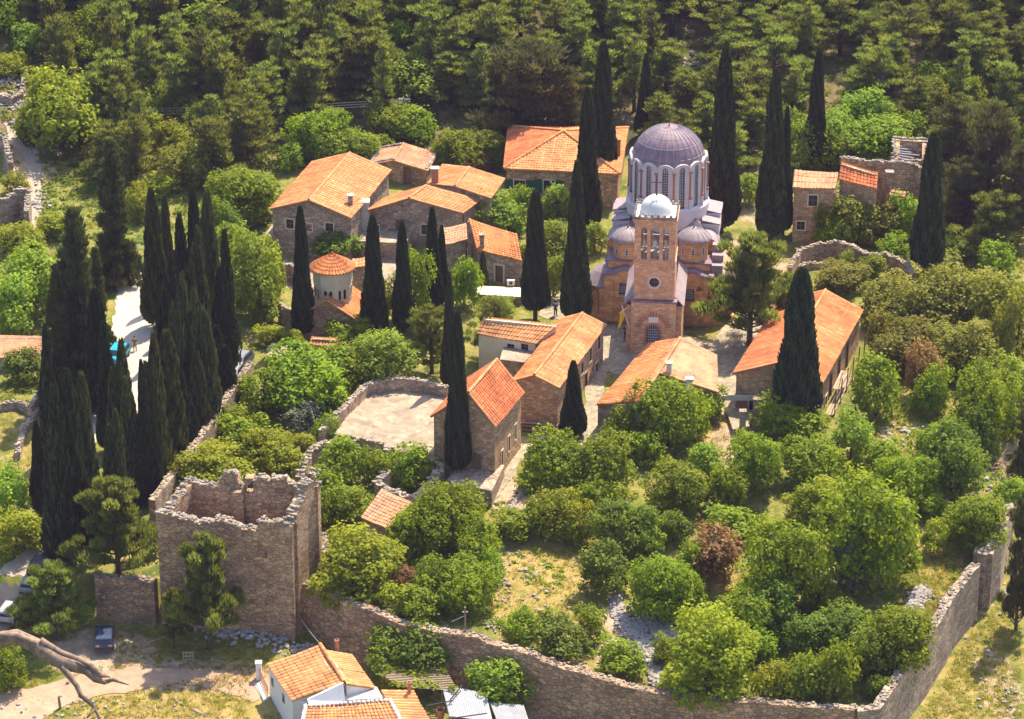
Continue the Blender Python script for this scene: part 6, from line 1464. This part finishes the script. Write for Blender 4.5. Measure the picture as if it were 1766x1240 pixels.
for px, py, X, Y, z in cand:
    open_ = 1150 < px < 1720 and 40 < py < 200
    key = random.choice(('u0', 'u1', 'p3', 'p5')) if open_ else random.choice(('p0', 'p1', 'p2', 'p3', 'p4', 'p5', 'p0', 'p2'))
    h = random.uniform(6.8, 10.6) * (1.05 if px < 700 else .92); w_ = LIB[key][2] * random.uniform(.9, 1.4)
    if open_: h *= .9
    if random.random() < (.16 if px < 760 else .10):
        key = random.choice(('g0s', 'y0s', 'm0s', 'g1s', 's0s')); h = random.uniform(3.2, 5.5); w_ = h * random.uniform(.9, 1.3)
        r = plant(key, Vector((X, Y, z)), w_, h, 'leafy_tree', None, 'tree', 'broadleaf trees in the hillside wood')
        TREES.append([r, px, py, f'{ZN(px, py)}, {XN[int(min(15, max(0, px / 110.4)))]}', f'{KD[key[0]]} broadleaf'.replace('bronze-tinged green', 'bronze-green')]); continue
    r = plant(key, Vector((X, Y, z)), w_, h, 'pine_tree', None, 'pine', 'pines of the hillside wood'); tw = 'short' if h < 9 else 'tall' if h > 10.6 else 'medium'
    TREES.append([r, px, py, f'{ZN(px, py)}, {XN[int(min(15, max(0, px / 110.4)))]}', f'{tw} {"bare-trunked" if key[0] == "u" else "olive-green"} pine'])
finish_labels()
# understorey of the wood and orchard (uncountable)
def scatter(name, cat, label, regions, n, r_, m, per=16, size=.2, up=.5, avoid=True):
    Cs, Ds, L = [], [], []; tries = 0; k = 0
    while k < n and tries < n * 6:
        tries += 1; rg = random.choices(regions, [a[4] if len(a) > 4 else 1 for a in regions])[0]; px = random.uniform(rg[0], rg[2]); py = random.uniform(rg[1], rg[3]); g = G(px, py)
        if avoid and not clear_fp(g.x, g.y, .3): continue
        if any(inpoly(px, py, q) for q in NOGO): continue
        k += 1; s = r_ * random.uniform(.5, 1.4); u = sph(per); u[:, 2] = np.abs(u[:, 2]); Cs.append(np.array(g) + u * np.array([s, s, s * up]) * rng.uniform(.3, 1, per)[:, None]); Ds.append(u * .5 + np.array([0, 0, .7])); L.append(np.clip(random.uniform(0, 1) + rng.normal(0, .12, per), 0, 1))
    C, D = np.concatenate(Cs), np.concatenate(Ds)
    V, F = (leaf_quads(C, D, size, .5) if cat != 'grass' else spikes(C, D, size, size * .3))
    me = np_mesh(name, V, F, np.concatenate(L), M[m]); o = bpy.data.objects.new(name, me); COL.objects.link(o); tag(o, label, cat, kind='stuff')
NOGO = [[(190, 455), (280, 455), (280, 600), (200, 760), (90, 760)], [(-60, 1000), (0, 985), (80, 915), (130, 920), (85, 985), (10, 1090), (-60, 1130)], [(-60, 1270), (-60, 1215), (110, 1172), (230, 1150), (420, 1160), (300, 1178), (120, 1215), (60, 1250)],
        [(6, 205), (60, 262), (76, 290), (70, 360), (62, 395), (46, 395), (48, 300), (0, 230)], [(1000, 500), (1340, 520), (1330, 640), (1240, 720), (1035, 750), (1000, 750)], [(940, 500), (1050, 520), (1050, 600), (930, 545)], [(750, 780), (858, 800), (905, 785), (960, 745), (960, 775), (850, 875), (750, 830)], [(430, 1170), (760, 1170), (920, 1240), (920, 1300), (430, 1300)]]
scatter('undergrowth', 'undergrowth', 'low dark scrub under the pines on the hillside', [(0, 0, 1766, 150, 3), (0, 150, 860, 290, 2), (1290, 150, 1766, 330, 1.4), (60, 270, 480, 420, 1)], 2600, .8, 'leaf_d', 20, .26, .7)
scatter('scrub', 'scrub', 'patchy olive-green scrub on the open hillside and path banks', [(0, 0, 1766, 180, 2), (0, 90, 200, 480, 1), (0, 380, 130, 700, 1), (1560, 380, 1766, 480, .6)], 1100, .75, 'leaf_m', 20, .24, .8)
scatter('undergrowth', 'undergrowth', 'leafy undergrowth between the orchard trees', [(520, 760, 1650, 1010, 2), (700, 950, 860, 1080, .4), (1250, 900, 1560, 1200, 1.3), (420, 690, 560, 860, .6), (1480, 620, 1766, 860, 1)], 1500, .55, 'leaf_g', 18, .2, .7)
scatter('grass', 'grass', 'dry and green grass tufts on the clearings and outside the walls', [(840, 930, 1030, 1080, .7), (1180, 960, 1320, 1060, .4), (0, 1150, 460, 1240, 1.5), (1540, 960, 1760, 1240, 2.5), (200, 1090, 470, 1180, .6), (1560, 900, 1660, 1060, .4), (0, 700, 130, 900, .8), (1180, 720, 1330, 800, .5), (1480, 700, 1640, 800, .6), (1180, 120, 1500, 190, .3), (1620, 400, 1766, 460, .5), (300, 820, 520, 860, .3)], 6000, .32, 'grass', 12, .17, .4, True)
scatter('weeds', 'weeds', 'short green weeds on the grassy strips', [(1540, 960, 1760, 1240, 2), (0, 1150, 460, 1240, 1), (840, 930, 1030, 1080, .5), (200, 1100, 460, 1150, .5)], 900, .35, 'leaf_y', 12, .13, .35)
# dead fallen brush on the right
root = thing('brushwood', G(1735, 800), 'pile of dead grey branches at the right edge among green bushes', 'brushwood'); mb = MB()
for _ in range(60):
    a = G(1735 + random.gauss(0, 14), 805 + random.gauss(0, 7)) + Vector((0, 0, random.uniform(.1, .8))); an = random.uniform(0, 6.28); mb.tube([a, a + Vector((math.cos(an) * 1.5, math.sin(an) * 1.5, random.uniform(-.2, .5)))], [.05, .02], 4)
obj('branches', mb, M['barkg'], root)

# ================================================= vehicles, people, poles
def car(px, py, rz, paint, label, L=4.0, Wd=1.7, Hh=1.5, van=False):
    g = G(px, py); root = thing('parked_car', g, label, 'car', 'parked cars', rz)
    n = M.get('p_' + paint[0]) or M.setdefault('p_' + paint[0], plain('car_paint_' + paint[0], paint[1], .04, 2, .3, 0)); l, w2 = L / 2, Wd / 2
    prof = [(-l, .35), (-l + .05, .75), (-l + .15, .92), (-l + .9, .98), (-l + 1.55, Hh - .08), (-l + 1.9, Hh), (l - .75, Hh - .02), (l - .35, Hh - .15), (l - .08, .95), (l, .8), (l, .35)]
    cab = [i for i in (4, 5, 6, 7)]; mb = MB(); m = len(prof)
    for s in (-1, 1):
        for i, (x, z) in enumerate(prof): mb.v.append((x, s * (w2 - (.18 if i in cab else .03 if i not in (0, 10) else .08)), z))
    t = tessellate_polygon([[Vector((x, z, 0)) for x, z in prof]]); mb.f += [tuple(f) for f in t] + [tuple(i + m for i in reversed(f)) for f in t] + [(i, (i + 1) % m, m + (i + 1) % m, m + i) for i in range(m)]; mb.m = [0] * len(mb.f)
    bd = obj('body', mb, n, root, local=True); bv = bd.modifiers.new("bevel", 'BEVEL'); bv.width = .05; bv.segments = 2; bv.limit_method = 'ANGLE'
    def quad(name, q, mm=None): m_ = MB(); m_.add(q, [(0, 1, 2, 3)]); o = obj(name, m_, mm or M['glass'], root, local=True); s_ = o.modifiers.new("t", 'SOLIDIFY'); s_.thickness = .02; s_.offset = 0; return o
    e = .025
    quad('windscreen', [(-l + .95 - e, -w2 + .14, 1.02), (-l + .95 - e, w2 - .14, 1.02), (-l + 1.5 - e, w2 - .24, Hh - .1), (-l + 1.5 - e, -w2 + .24, Hh - .1)])
    quad('rear_window', [(l - .13 + e, -w2 + .16, 1.0), (l - .13 + e, w2 - .16, 1.0), (l - .36 + e, w2 - .26, Hh - .2), (l - .36 + e, -w2 + .26, Hh - .2)])
    for s in (-1, 1):
        for x0, x1, x2, x3 in ((-l + 1.15, -l + 2.0, -l + 2.0, -l + 1.65), (-l + 2.08, l - .35, l - .5, -l + 2.08)):
            y0, y1 = s * (w2 - .05 + e), s * (w2 - .165 + e); quad('side_window', [(x0, y0, 1.0), (x1, y0, 1.0), (x2, y1, Hh - .14), (x3, y1, Hh - .14)])
        for x in (-l + .75, l - .75):
            mw = MB(); mw.tube([(x, s * (w2 - .2), .32), (x, s * (w2 + .02), .32)], .32, 16); wh_ = obj('wheel', mw, M['iron'], root, local=True); mh = MB(); mh.tube([(x, s * (w2 - .05), .32), (x, s * (w2 + .035), .32)], .19, 12); obj('rim', mh, M['metal'], wh_, local=True)
        for x, nm, mm in ((-l - .01, 'headlight', M['white']), (l + .01, 'tail_light', M['brickred'])):
            m_ = MB(); m_.box((x, s * (w2 - .28), .78), (.03, .17, .08)); obj(nm, m_, mm, root, local=True)
    m_ = MB(); m_.box((-l - .02, 0, .45), (.06, w2 - .1, .1)); obj('bumper', m_, M['iron'], root, local=True); m_ = MB(); m_.box((l + .02, 0, .45), (.06, w2 - .1, .1)); obj('bumper', m_, M['iron'], root, local=True)
    return root
car(181, 1110, R(275), ('blue', (.04, .06, .11)), 'small blue-grey car parked in the shade left of the big ruined tower', L=3.8)
car(60, 1014, R(258), ('silver', (.22, .23, .26)), 'silver car on the pale road, middle of the three behind the bushy pine')
car(22, 1064, R(258), ('white', (.36, .35, .35)), 'greyish car on the pale road, lowest of the three in the row')
car(74, 984, R(258), ('black', (.04, .04, .06)), 'dark car at the top of the row on the pale road, against the cypresses')
car(413, 634, R(70), ('silver', (.42, .43, .46)), 'silver car parked behind the long lane wall, beside the upper cypresses')
car(402, 655, R(75), ('white', (.62, .60, .58)), 'pale car half hidden behind the long lane wall, lower of the two there')
car(204, 622, R(80), ('cyan', (.02, .35, .55)), 'bright turquoise-blue vehicle on the lane between the dark conifers')
# teal umbrella by the pale tree
g = G(449, 548); root = thing('parasol', g, 'turquoise parasol glimpsed through the pale trees left of the chapel', 'parasol'); M['teal'] = plain("teal_cloth", (.03, .38, .45), .08, 2)
mb = MB(); mb.lathe((g.x, g.y, g.z + 2.1), [(1.1, 0), (.6, .3), (.02, .5)], 8); obj('canopy', mb, M['teal'], root); mb = MB(); mb.tube([g, g + Vector((0, 0, 2.6))], .03, 5); obj('pole', mb, M['white'], root)
M['skin'] = plain("skin", (.48, .28, .19), .05, 4); M['hair'] = plain("dark_hair", (.03, .02, .015), .2, 8)
def person(px, py, rz, top, bottom, label, height=1.76):
    g = G(px, py); root = thing('person', g, label, 'person', rz=rz); k = height / 1.76
    def skin_mesh(name, nodes, edges, m, lab=None):
        me = bpy.data.meshes.new(name); me.from_pydata([Vector(p) * k for p, r_ in nodes], edges, []); o = bpy.data.objects.new(name, me); COL.objects.link(o)
        s_ = o.modifiers.new("skin", 'SKIN'); 
        for i, (p, r_) in enumerate(nodes): sv = me.skin_vertices[0].data[i] if me.skin_vertices else None; 
        for i, (p, r_) in enumerate(nodes): me.skin_vertices[0].data[i].radius = (r_[0] * k, r_[1] * k) if isinstance(r_, tuple) else (r_ * k, r_ * k)
        me.skin_vertices[0].data[0].use_root = True; sb = o.modifiers.new("sub", 'SUBSURF'); sb.levels = 1; sb.render_levels = 2; me.materials.append(m); o.parent = root; return o
    nd = [((0, 0, .93), (.15, .11)), ((0, 0, 1.15), (.14, .10)), ((0, 0, 1.38), (.16, .11)), ((0, 0, 1.47), .06), ((0, -.01, 1.56), (.075, .085)), ((0, -.01, 1.68), (.08, .09)), ((0, -.01, 1.74), .05),
          ((.10, 0, .86), .085), ((.11, -.01, .48), .058), ((.12, .02, .09), .038), ((.12, -.13, .03), .032), ((-.10, 0, .86), .085), ((-.12, -.03, .48), .058), ((-.15, .05, .09), .038), ((-.15, -.10, .03), .032),
          ((.19, 0, 1.40), .055), ((.27, .02, 1.13), .042), ((.24, -.12, .92), .03), ((.23, -.16, .86), .03), ((-.19, 0, 1.40), .055), ((-.29, .02, 1.13), .042), ((-.22, -.16, 1.0), .03), ((-.2, -.2, .96), .03)]
    ed = [(0, 1), (1, 2), (2, 3), (3, 4), (4, 5), (5, 6), (0, 7), (7, 8), (8, 9), (9, 10), (0, 11), (11, 12), (12, 13), (13, 14), (2, 15), (15, 16), (16, 17), (17, 18), (2, 19), (19, 20), (20, 21), (21, 22)]
    for base, sx in ((18, 1), (22, -1)):   # five short fingers per hand
        bx, by, bz = nd[base][0]
        for f in range(5): nd.append(((bx + sx * (-.02 + .012 * f), by - .03 + .008 * f, bz - .055 - (.012 if f in (1, 2, 3) else 0)), .0085)); ed.append((base, len(nd) - 1))
    skin_mesh('body', nd, ed, M['skin'])
    mc = [(p, (r_[0] + .022, r_[1] + .022) if isinstance(r_, tuple) else r_ + .02) for p, r_ in nd]
    sh = [mc[0], mc[1], mc[2], mc[15], mc[16], mc[19], mc[20]]; skin_mesh('shirt', sh, [(0, 1), (1, 2), (2, 3), (3, 4), (2, 5), (5, 6)], top)
    tr = [(nd[0][0], (.175, .135)), mc[7], mc[8], mc[9], mc[11], mc[12], mc[13]]; skin_mesh('trousers', tr, [(0, 1), (1, 2), (2, 3), (0, 4), (4, 5), (5, 6)], bottom)
    mb = MB()
    mb.rock((0, .02 * k, 1.71 * k), (.10 * k, .11 * k, .09 * k)); obj('hair', mb, M['hair'], root, local=True, smooth=True)
    mb = MB(); mb.rock((0, -.105 * k, 1.62 * k), (.014, .02, .024)); mb.rock((.032 * k, -.095 * k, 1.655 * k), (.012, .01, .008)); mb.rock((-.032 * k, -.095 * k, 1.655 * k), (.012, .01, .008)); mb.rock((0, -.095 * k, 1.575 * k), (.026, .01, .007)); mb.rock((.088 * k, 0, 1.63 * k), (.012, .022, .03)); mb.rock((-.088 * k, 0, 1.63 * k), (.012, .022, .03)); obj('face', mb, M['skin'], root, local=True)
    mb = MB(); 
    for x, y in ((.12, -.04), (-.15, 0)): mb.box((x * k, (y - .03) * k, .035), (.05, .14, .04))
    obj('shoes', mb, M['iron'], root, local=True)
M['cl1'] = plain("rust_shirt", (.28, .12, .06), .1, 4); M['cl2'] = plain("khaki_trousers", (.32, .22, .14), .1, 4); M['cl3'] = plain("blue_jacket", (.04, .08, .40), .1, 4); M['cl4'] = plain("dark_trousers", (.03, .03, .05), .1, 4)
person(233, 606, R(170), M['cl1'], M['cl2'], 'person in a rust shirt and khaki trousers standing alone on the bright lane')
person(958, 545, R(150), M['cl3'], M['cl4'], 'person in a blue jacket and dark trousers between the two cypresses by the church')
person(1079, 585, R(200), M['cl4'], M['cl4'], 'person in dark clothes in the shade beside the left edge of the bell tower')
# power pole with insulators and its wires
pp = G(697, 212); zt = zat(pp.x, pp.y, 168); root = thing('power_pole', pp, 'pale power pole with a small cross-arm of insulators among the trees behind the weathered-roof house', 'power pole')
mb = MB(); mb.tube([pp + Vector((0, 0, -.5)), Vector((pp.x, pp.y, zt))], [.12, .08], 8); obj('pole', mb, M['barkg'], root)
mb = MB(); mb.box((pp.x + .1, pp.y, zt - .25), (.7, .06, .05)); mb.tube([(pp.x + .15, pp.y, zt - .3), (pp.x + .75, pp.y, zt - .55), (pp.x + .15, pp.y, zt - 1.0)], .05, 5); mb.tube([(pp.x - .15, pp.y, zt - .3), (pp.x - .15, pp.y, zt - 1.0)], .05, 5); obj('cross_arm', mb, M['sheet'], root)
for k in range(6):
    mb = MB(); x = pp.x - .55 + (k % 2) * .35; z = zt - .15 - (k // 2) * .3; mb.lathe((x, pp.y - .05, z), [(.03, -.08), (.1, -.06), (.05, 0), (.1, .04), (.03, .1)], 8); obj('insulator', mb, M['white'], root)
def wire(pts, r_, label, group=None, m='sheet', sag=.6):
    a, b = pts; mb = MB(); mb.tube([a.lerp(b, t_ / 24) - Vector((0, 0, sag * 4 * (t_ / 24) * (1 - t_ / 24))) for t_ in range(25)], r_, 4); o = single('wire', mb, M[m], label, 'wire', group)
for k, lab in enumerate(('topmost of the three thin wires crossing the wood to the power pole', 'middle one of the three thin wires running left from the power pole', 'lowest of the three thin wires running left from the power pole')):
    a = Vector((pp.x - .3, pp.y, zt - .2 - .3 * k)); e = P(-40, 178 + 5 * k + (0, 0, 1)[k], a.z + 1.5); wire((a, e), .012, lab, 'wires to the power pole', sag=.9)
# cables at the ruined tower and the poles in front
ua, za = line_ray(a_ := (P(270, 886, zt)).xy, (P(503, 905, zt)).xy, 460, 1008) if False else (0, 0)
c0 = P(462, 1008, -6 + 5.2); c0 = Vector((c0.x, float(np.interp(c0.x, fx, fy)) - 1.2, 0)); c0.z = zat(c0.x, c0.y, 1008)
e0 = G(255, 1113); wire((c0, e0 + Vector((0, 0, .3))), .03, 'pale cable slanting down left from the ruined tower wall to the ground', 'cables at the ruined tower', sag=.5)
c1 = Vector((P(505, 1040, -4).x, float(np.interp(P(505, 1040, -4).x, fx, fy)) - .7, 0)); c1.z = zat(c1.x, c1.y, 1042); e1 = P(547, 1113, ze + 1.5 if False else -2.0)
wt = EA[3] + Vector((0, 0, .2)); wire((c1, wt), .03, 'pale cable from the tower corner down to the whitewashed house roof', 'cables at the ruined tower', sag=.3)
single('junction_box', (lambda m: (m.box((c1.x, c1.y - .05, c1.z), (.13, .1, .22)), m)[1])(MB()), M['iron'], 'small dark junction box on the wall corner of the ruined tower', 'junction box')
for px, py, top, lab in ((803, 1178, 1047, 'weathered wooden pole standing in front of the outer wall right of the leafy fig'), (503, 1052, 965, 'thin pipe running up the corner of the big ruined tower')):
    g = G(px, py)
    if px == 503: g = Vector((c1.x, c1.y + .02, zat(c1.x, c1.y, 1042)))
    t_ = zat(g.x, g.y, top); root = thing('utility_pole' if px == 803 else 'pipe', g, lab, 'pole' if px == 803 else 'pipe'); mb = MB(); mb.tube([g + Vector((0, 0, -.3)), Vector((g.x, g.y, t_))], 0.09 if px == 803 else .035, 7); obj('shaft', mb, M['barkg'], root)
    if px == 803: mb = MB(); mb.tube([(g.x - .1, g.y, t_ - .9), (g.x - 1.2, g.y + 1, t_ - 2.0)], .03, 4); mb.box((g.x, g.y, t_ - .5), (.25, .05, .05)); obj('stay', mb, M['sheet'], root)
g = G(104, 1222); mb = MB(); mb.tube([g + Vector((0, 0, -.2)), g + Vector((-.05, 0, .8)), g + Vector((-.08, 0, 1.25))], [.13, .12, .1], 7); single('wooden_post', mb, M['barkg'], 'short grey wooden post standing beside the dirt track at the lower left', 'post')
g = G(325, 1138); root = thing('pallet', g, 'old wooden pallet propped upright on the shaded grass below the ruined tower', 'pallet')
for k in range(4): mb = MB(); mb.box(g + Vector((-.42 + .28 * k, 0, .42)), (.05, .03, .42)); obj('upright', mb, M['woodp'], root)
for z in (.06, .42, .8): mb = MB(); mb.box(g + Vector((0, -.06, z)), (.52, .02, .05)); obj('slat', mb, M['woodp'], root)
g = G(340, 1228)
for k in range(3): mb = MB(); mb.tube([G(328 + 4 * k, 1222 + k * 2) + Vector((0, 0, .06)), G(350 + 3 * k, 1232 + k * 2) + Vector((0, 0, .06))], .05, 4); single('plank', mb, M['sheet'], ('upper', 'middle', 'lower')[k] + ' of three pale planks lying on the grass left of the whitewashed house', 'plank', 'planks on the grass')
# logs by the wall
for k, (a2, b2) in enumerate((((905, 1206), (935, 1212)), ((920, 1214), (972, 1232)))): mb = MB(); mb.tube([G(*a2) + Vector((0, 0, .15)), G(*b2) + Vector((0, 0, .15))], .13, 6); single('log', mb, M['barkg'], ('upper', 'lower')[k] + ' of two pale logs lying at the foot of the front outer wall', 'log', 'logs by the outer wall')
# dead pine trunks showing in the wood (leaning)
for px, py, tx, ty, lab in ((418, 285, 432, 217, 'dark leaning dead trunk in the wood left of the biggest roof'), (1320, 160, 1335, 110, 'dark leaning bare trunk beside the open hillside clearing')):
    g = G(px, py); t_ = P(tx, ty, zat(g.x, g.y, ty)); t_ = Vector((g.x + (tx - px) / 13.5, g.y, zat(g.x, g.y, ty))); mb = MB(); mb.tube([g, g.lerp(t_, .5) + Vector((.1, 0, 0)), t_], [.2, .14, .05], 6); single('dead_tree', mb, M['bark'], lab, 'dead tree')
# foreground dead branch, close to the camera
def NB(px, py, dist): return CAM + ray(px, py).normalized() * dist
D0 = 42.0
root = thing('dead_branch', NB(-60, 1150, D0), 'twisted bare dead branch reaching in from the left edge, close to the viewer', 'branch')
main = [(-150, 1150, 20), (-60, 1105, 17), (0, 1104, 15), (28, 1098, 13.5), (60, 1112, 13), (95, 1138, 12), (125, 1148, 11), (150, 1155, 9.5), (166, 1170, 8), (180, 1176, 5), (195, 1172, 3.5), (222, 1181, 1)]
s_ = FPX / D0
mb = MB(); pts = [NB(x, y, D0 + .1 * math.sin(i)) for i, (x, y, r_) in enumerate(main)]; mb.tube(pts, [r_ / s_ for x, y, r_ in main], 12)
obj('limb', mb, M['barkg'], root, smooth=True)
for k, (off, a0) in enumerate(((-5, 2), (4, 3), (0, 4), (-8, 4))):   # twisted strands
    mb = MB(); sub = main[a0:a0 + 6]; mb.tube([NB(x + 3 * k, y + off + 4 * math.sin(i * 1.3 + k), D0 - .08 + .05 * math.cos(i * 1.7 + k)) for i, (x, y, r_) in enumerate(sub)], [(r_ * .45 + 1) / s_ for x, y, r_ in sub[:-1]] + [.6 / s_], 8); obj('strand', mb, M['barkg'], root, smooth=True)
mb = MB(); tw = [(98, 1140, 6), (115, 1160, 6), (132, 1182, 5), (140, 1200, 4.5), (158, 1215, 3.5), (168, 1230, 3), (176, 1255, 2.5)]; mb.tube([NB(x, y, D0 - .1) for x, y, r_ in tw], [r_ / s_ for x, y, r_ in tw], 8); mb.tube([NB(163, 1222, D0 - .1), NB(150, 1238, D0 - .15)], [3 / s_, 1.5 / s_], 6)
obj('twig', mb, M['barkg'], root, smooth=True)
mb = MB(); tw = [(150, 1153, 5), (170, 1160, 4), (190, 1168, 1.2)]; mb.tube([NB(x, y, D0 + .15) for x, y, r_ in tw], [r_ / s_ for x, y, r_ in tw], 7); obj('twig', mb, M['barkg'], root, smooth=True)
# ================================================= air: one closed box of thin haze round everything
hm = bpy.data.materials.new("haze"); hm.use_nodes = True; hn = hm.node_tree; hn.nodes.remove(hn.nodes["Principled BSDF"])
pv = hn.nodes.new("ShaderNodeVolumePrincipled"); pv.inputs["Color"].default_value = (.62, .52, .95, 1); pv.inputs["Density"].default_value = 0.00006; pv.inputs["Anisotropy"].default_value = .1
hn.links.new(pv.outputs[0], hn.nodes["Material Output"].inputs["Volume"])
mb = MB(); zs_ = np.array([v[2] for v in (tuple(x.co) for x in go.data.vertices)]); mb.box((0, 60, (zs_.min() - 1 + max(zs_.max(), 150) + 5) / 2), (900, 900, (max(zs_.max(), 150) + 5 - zs_.min() + 1) / 2))
ho = bpy.data.objects.new("haze", mesh_of(mb, "haze", hm)); COL.objects.link(ho); tag(ho, kind="stuff")
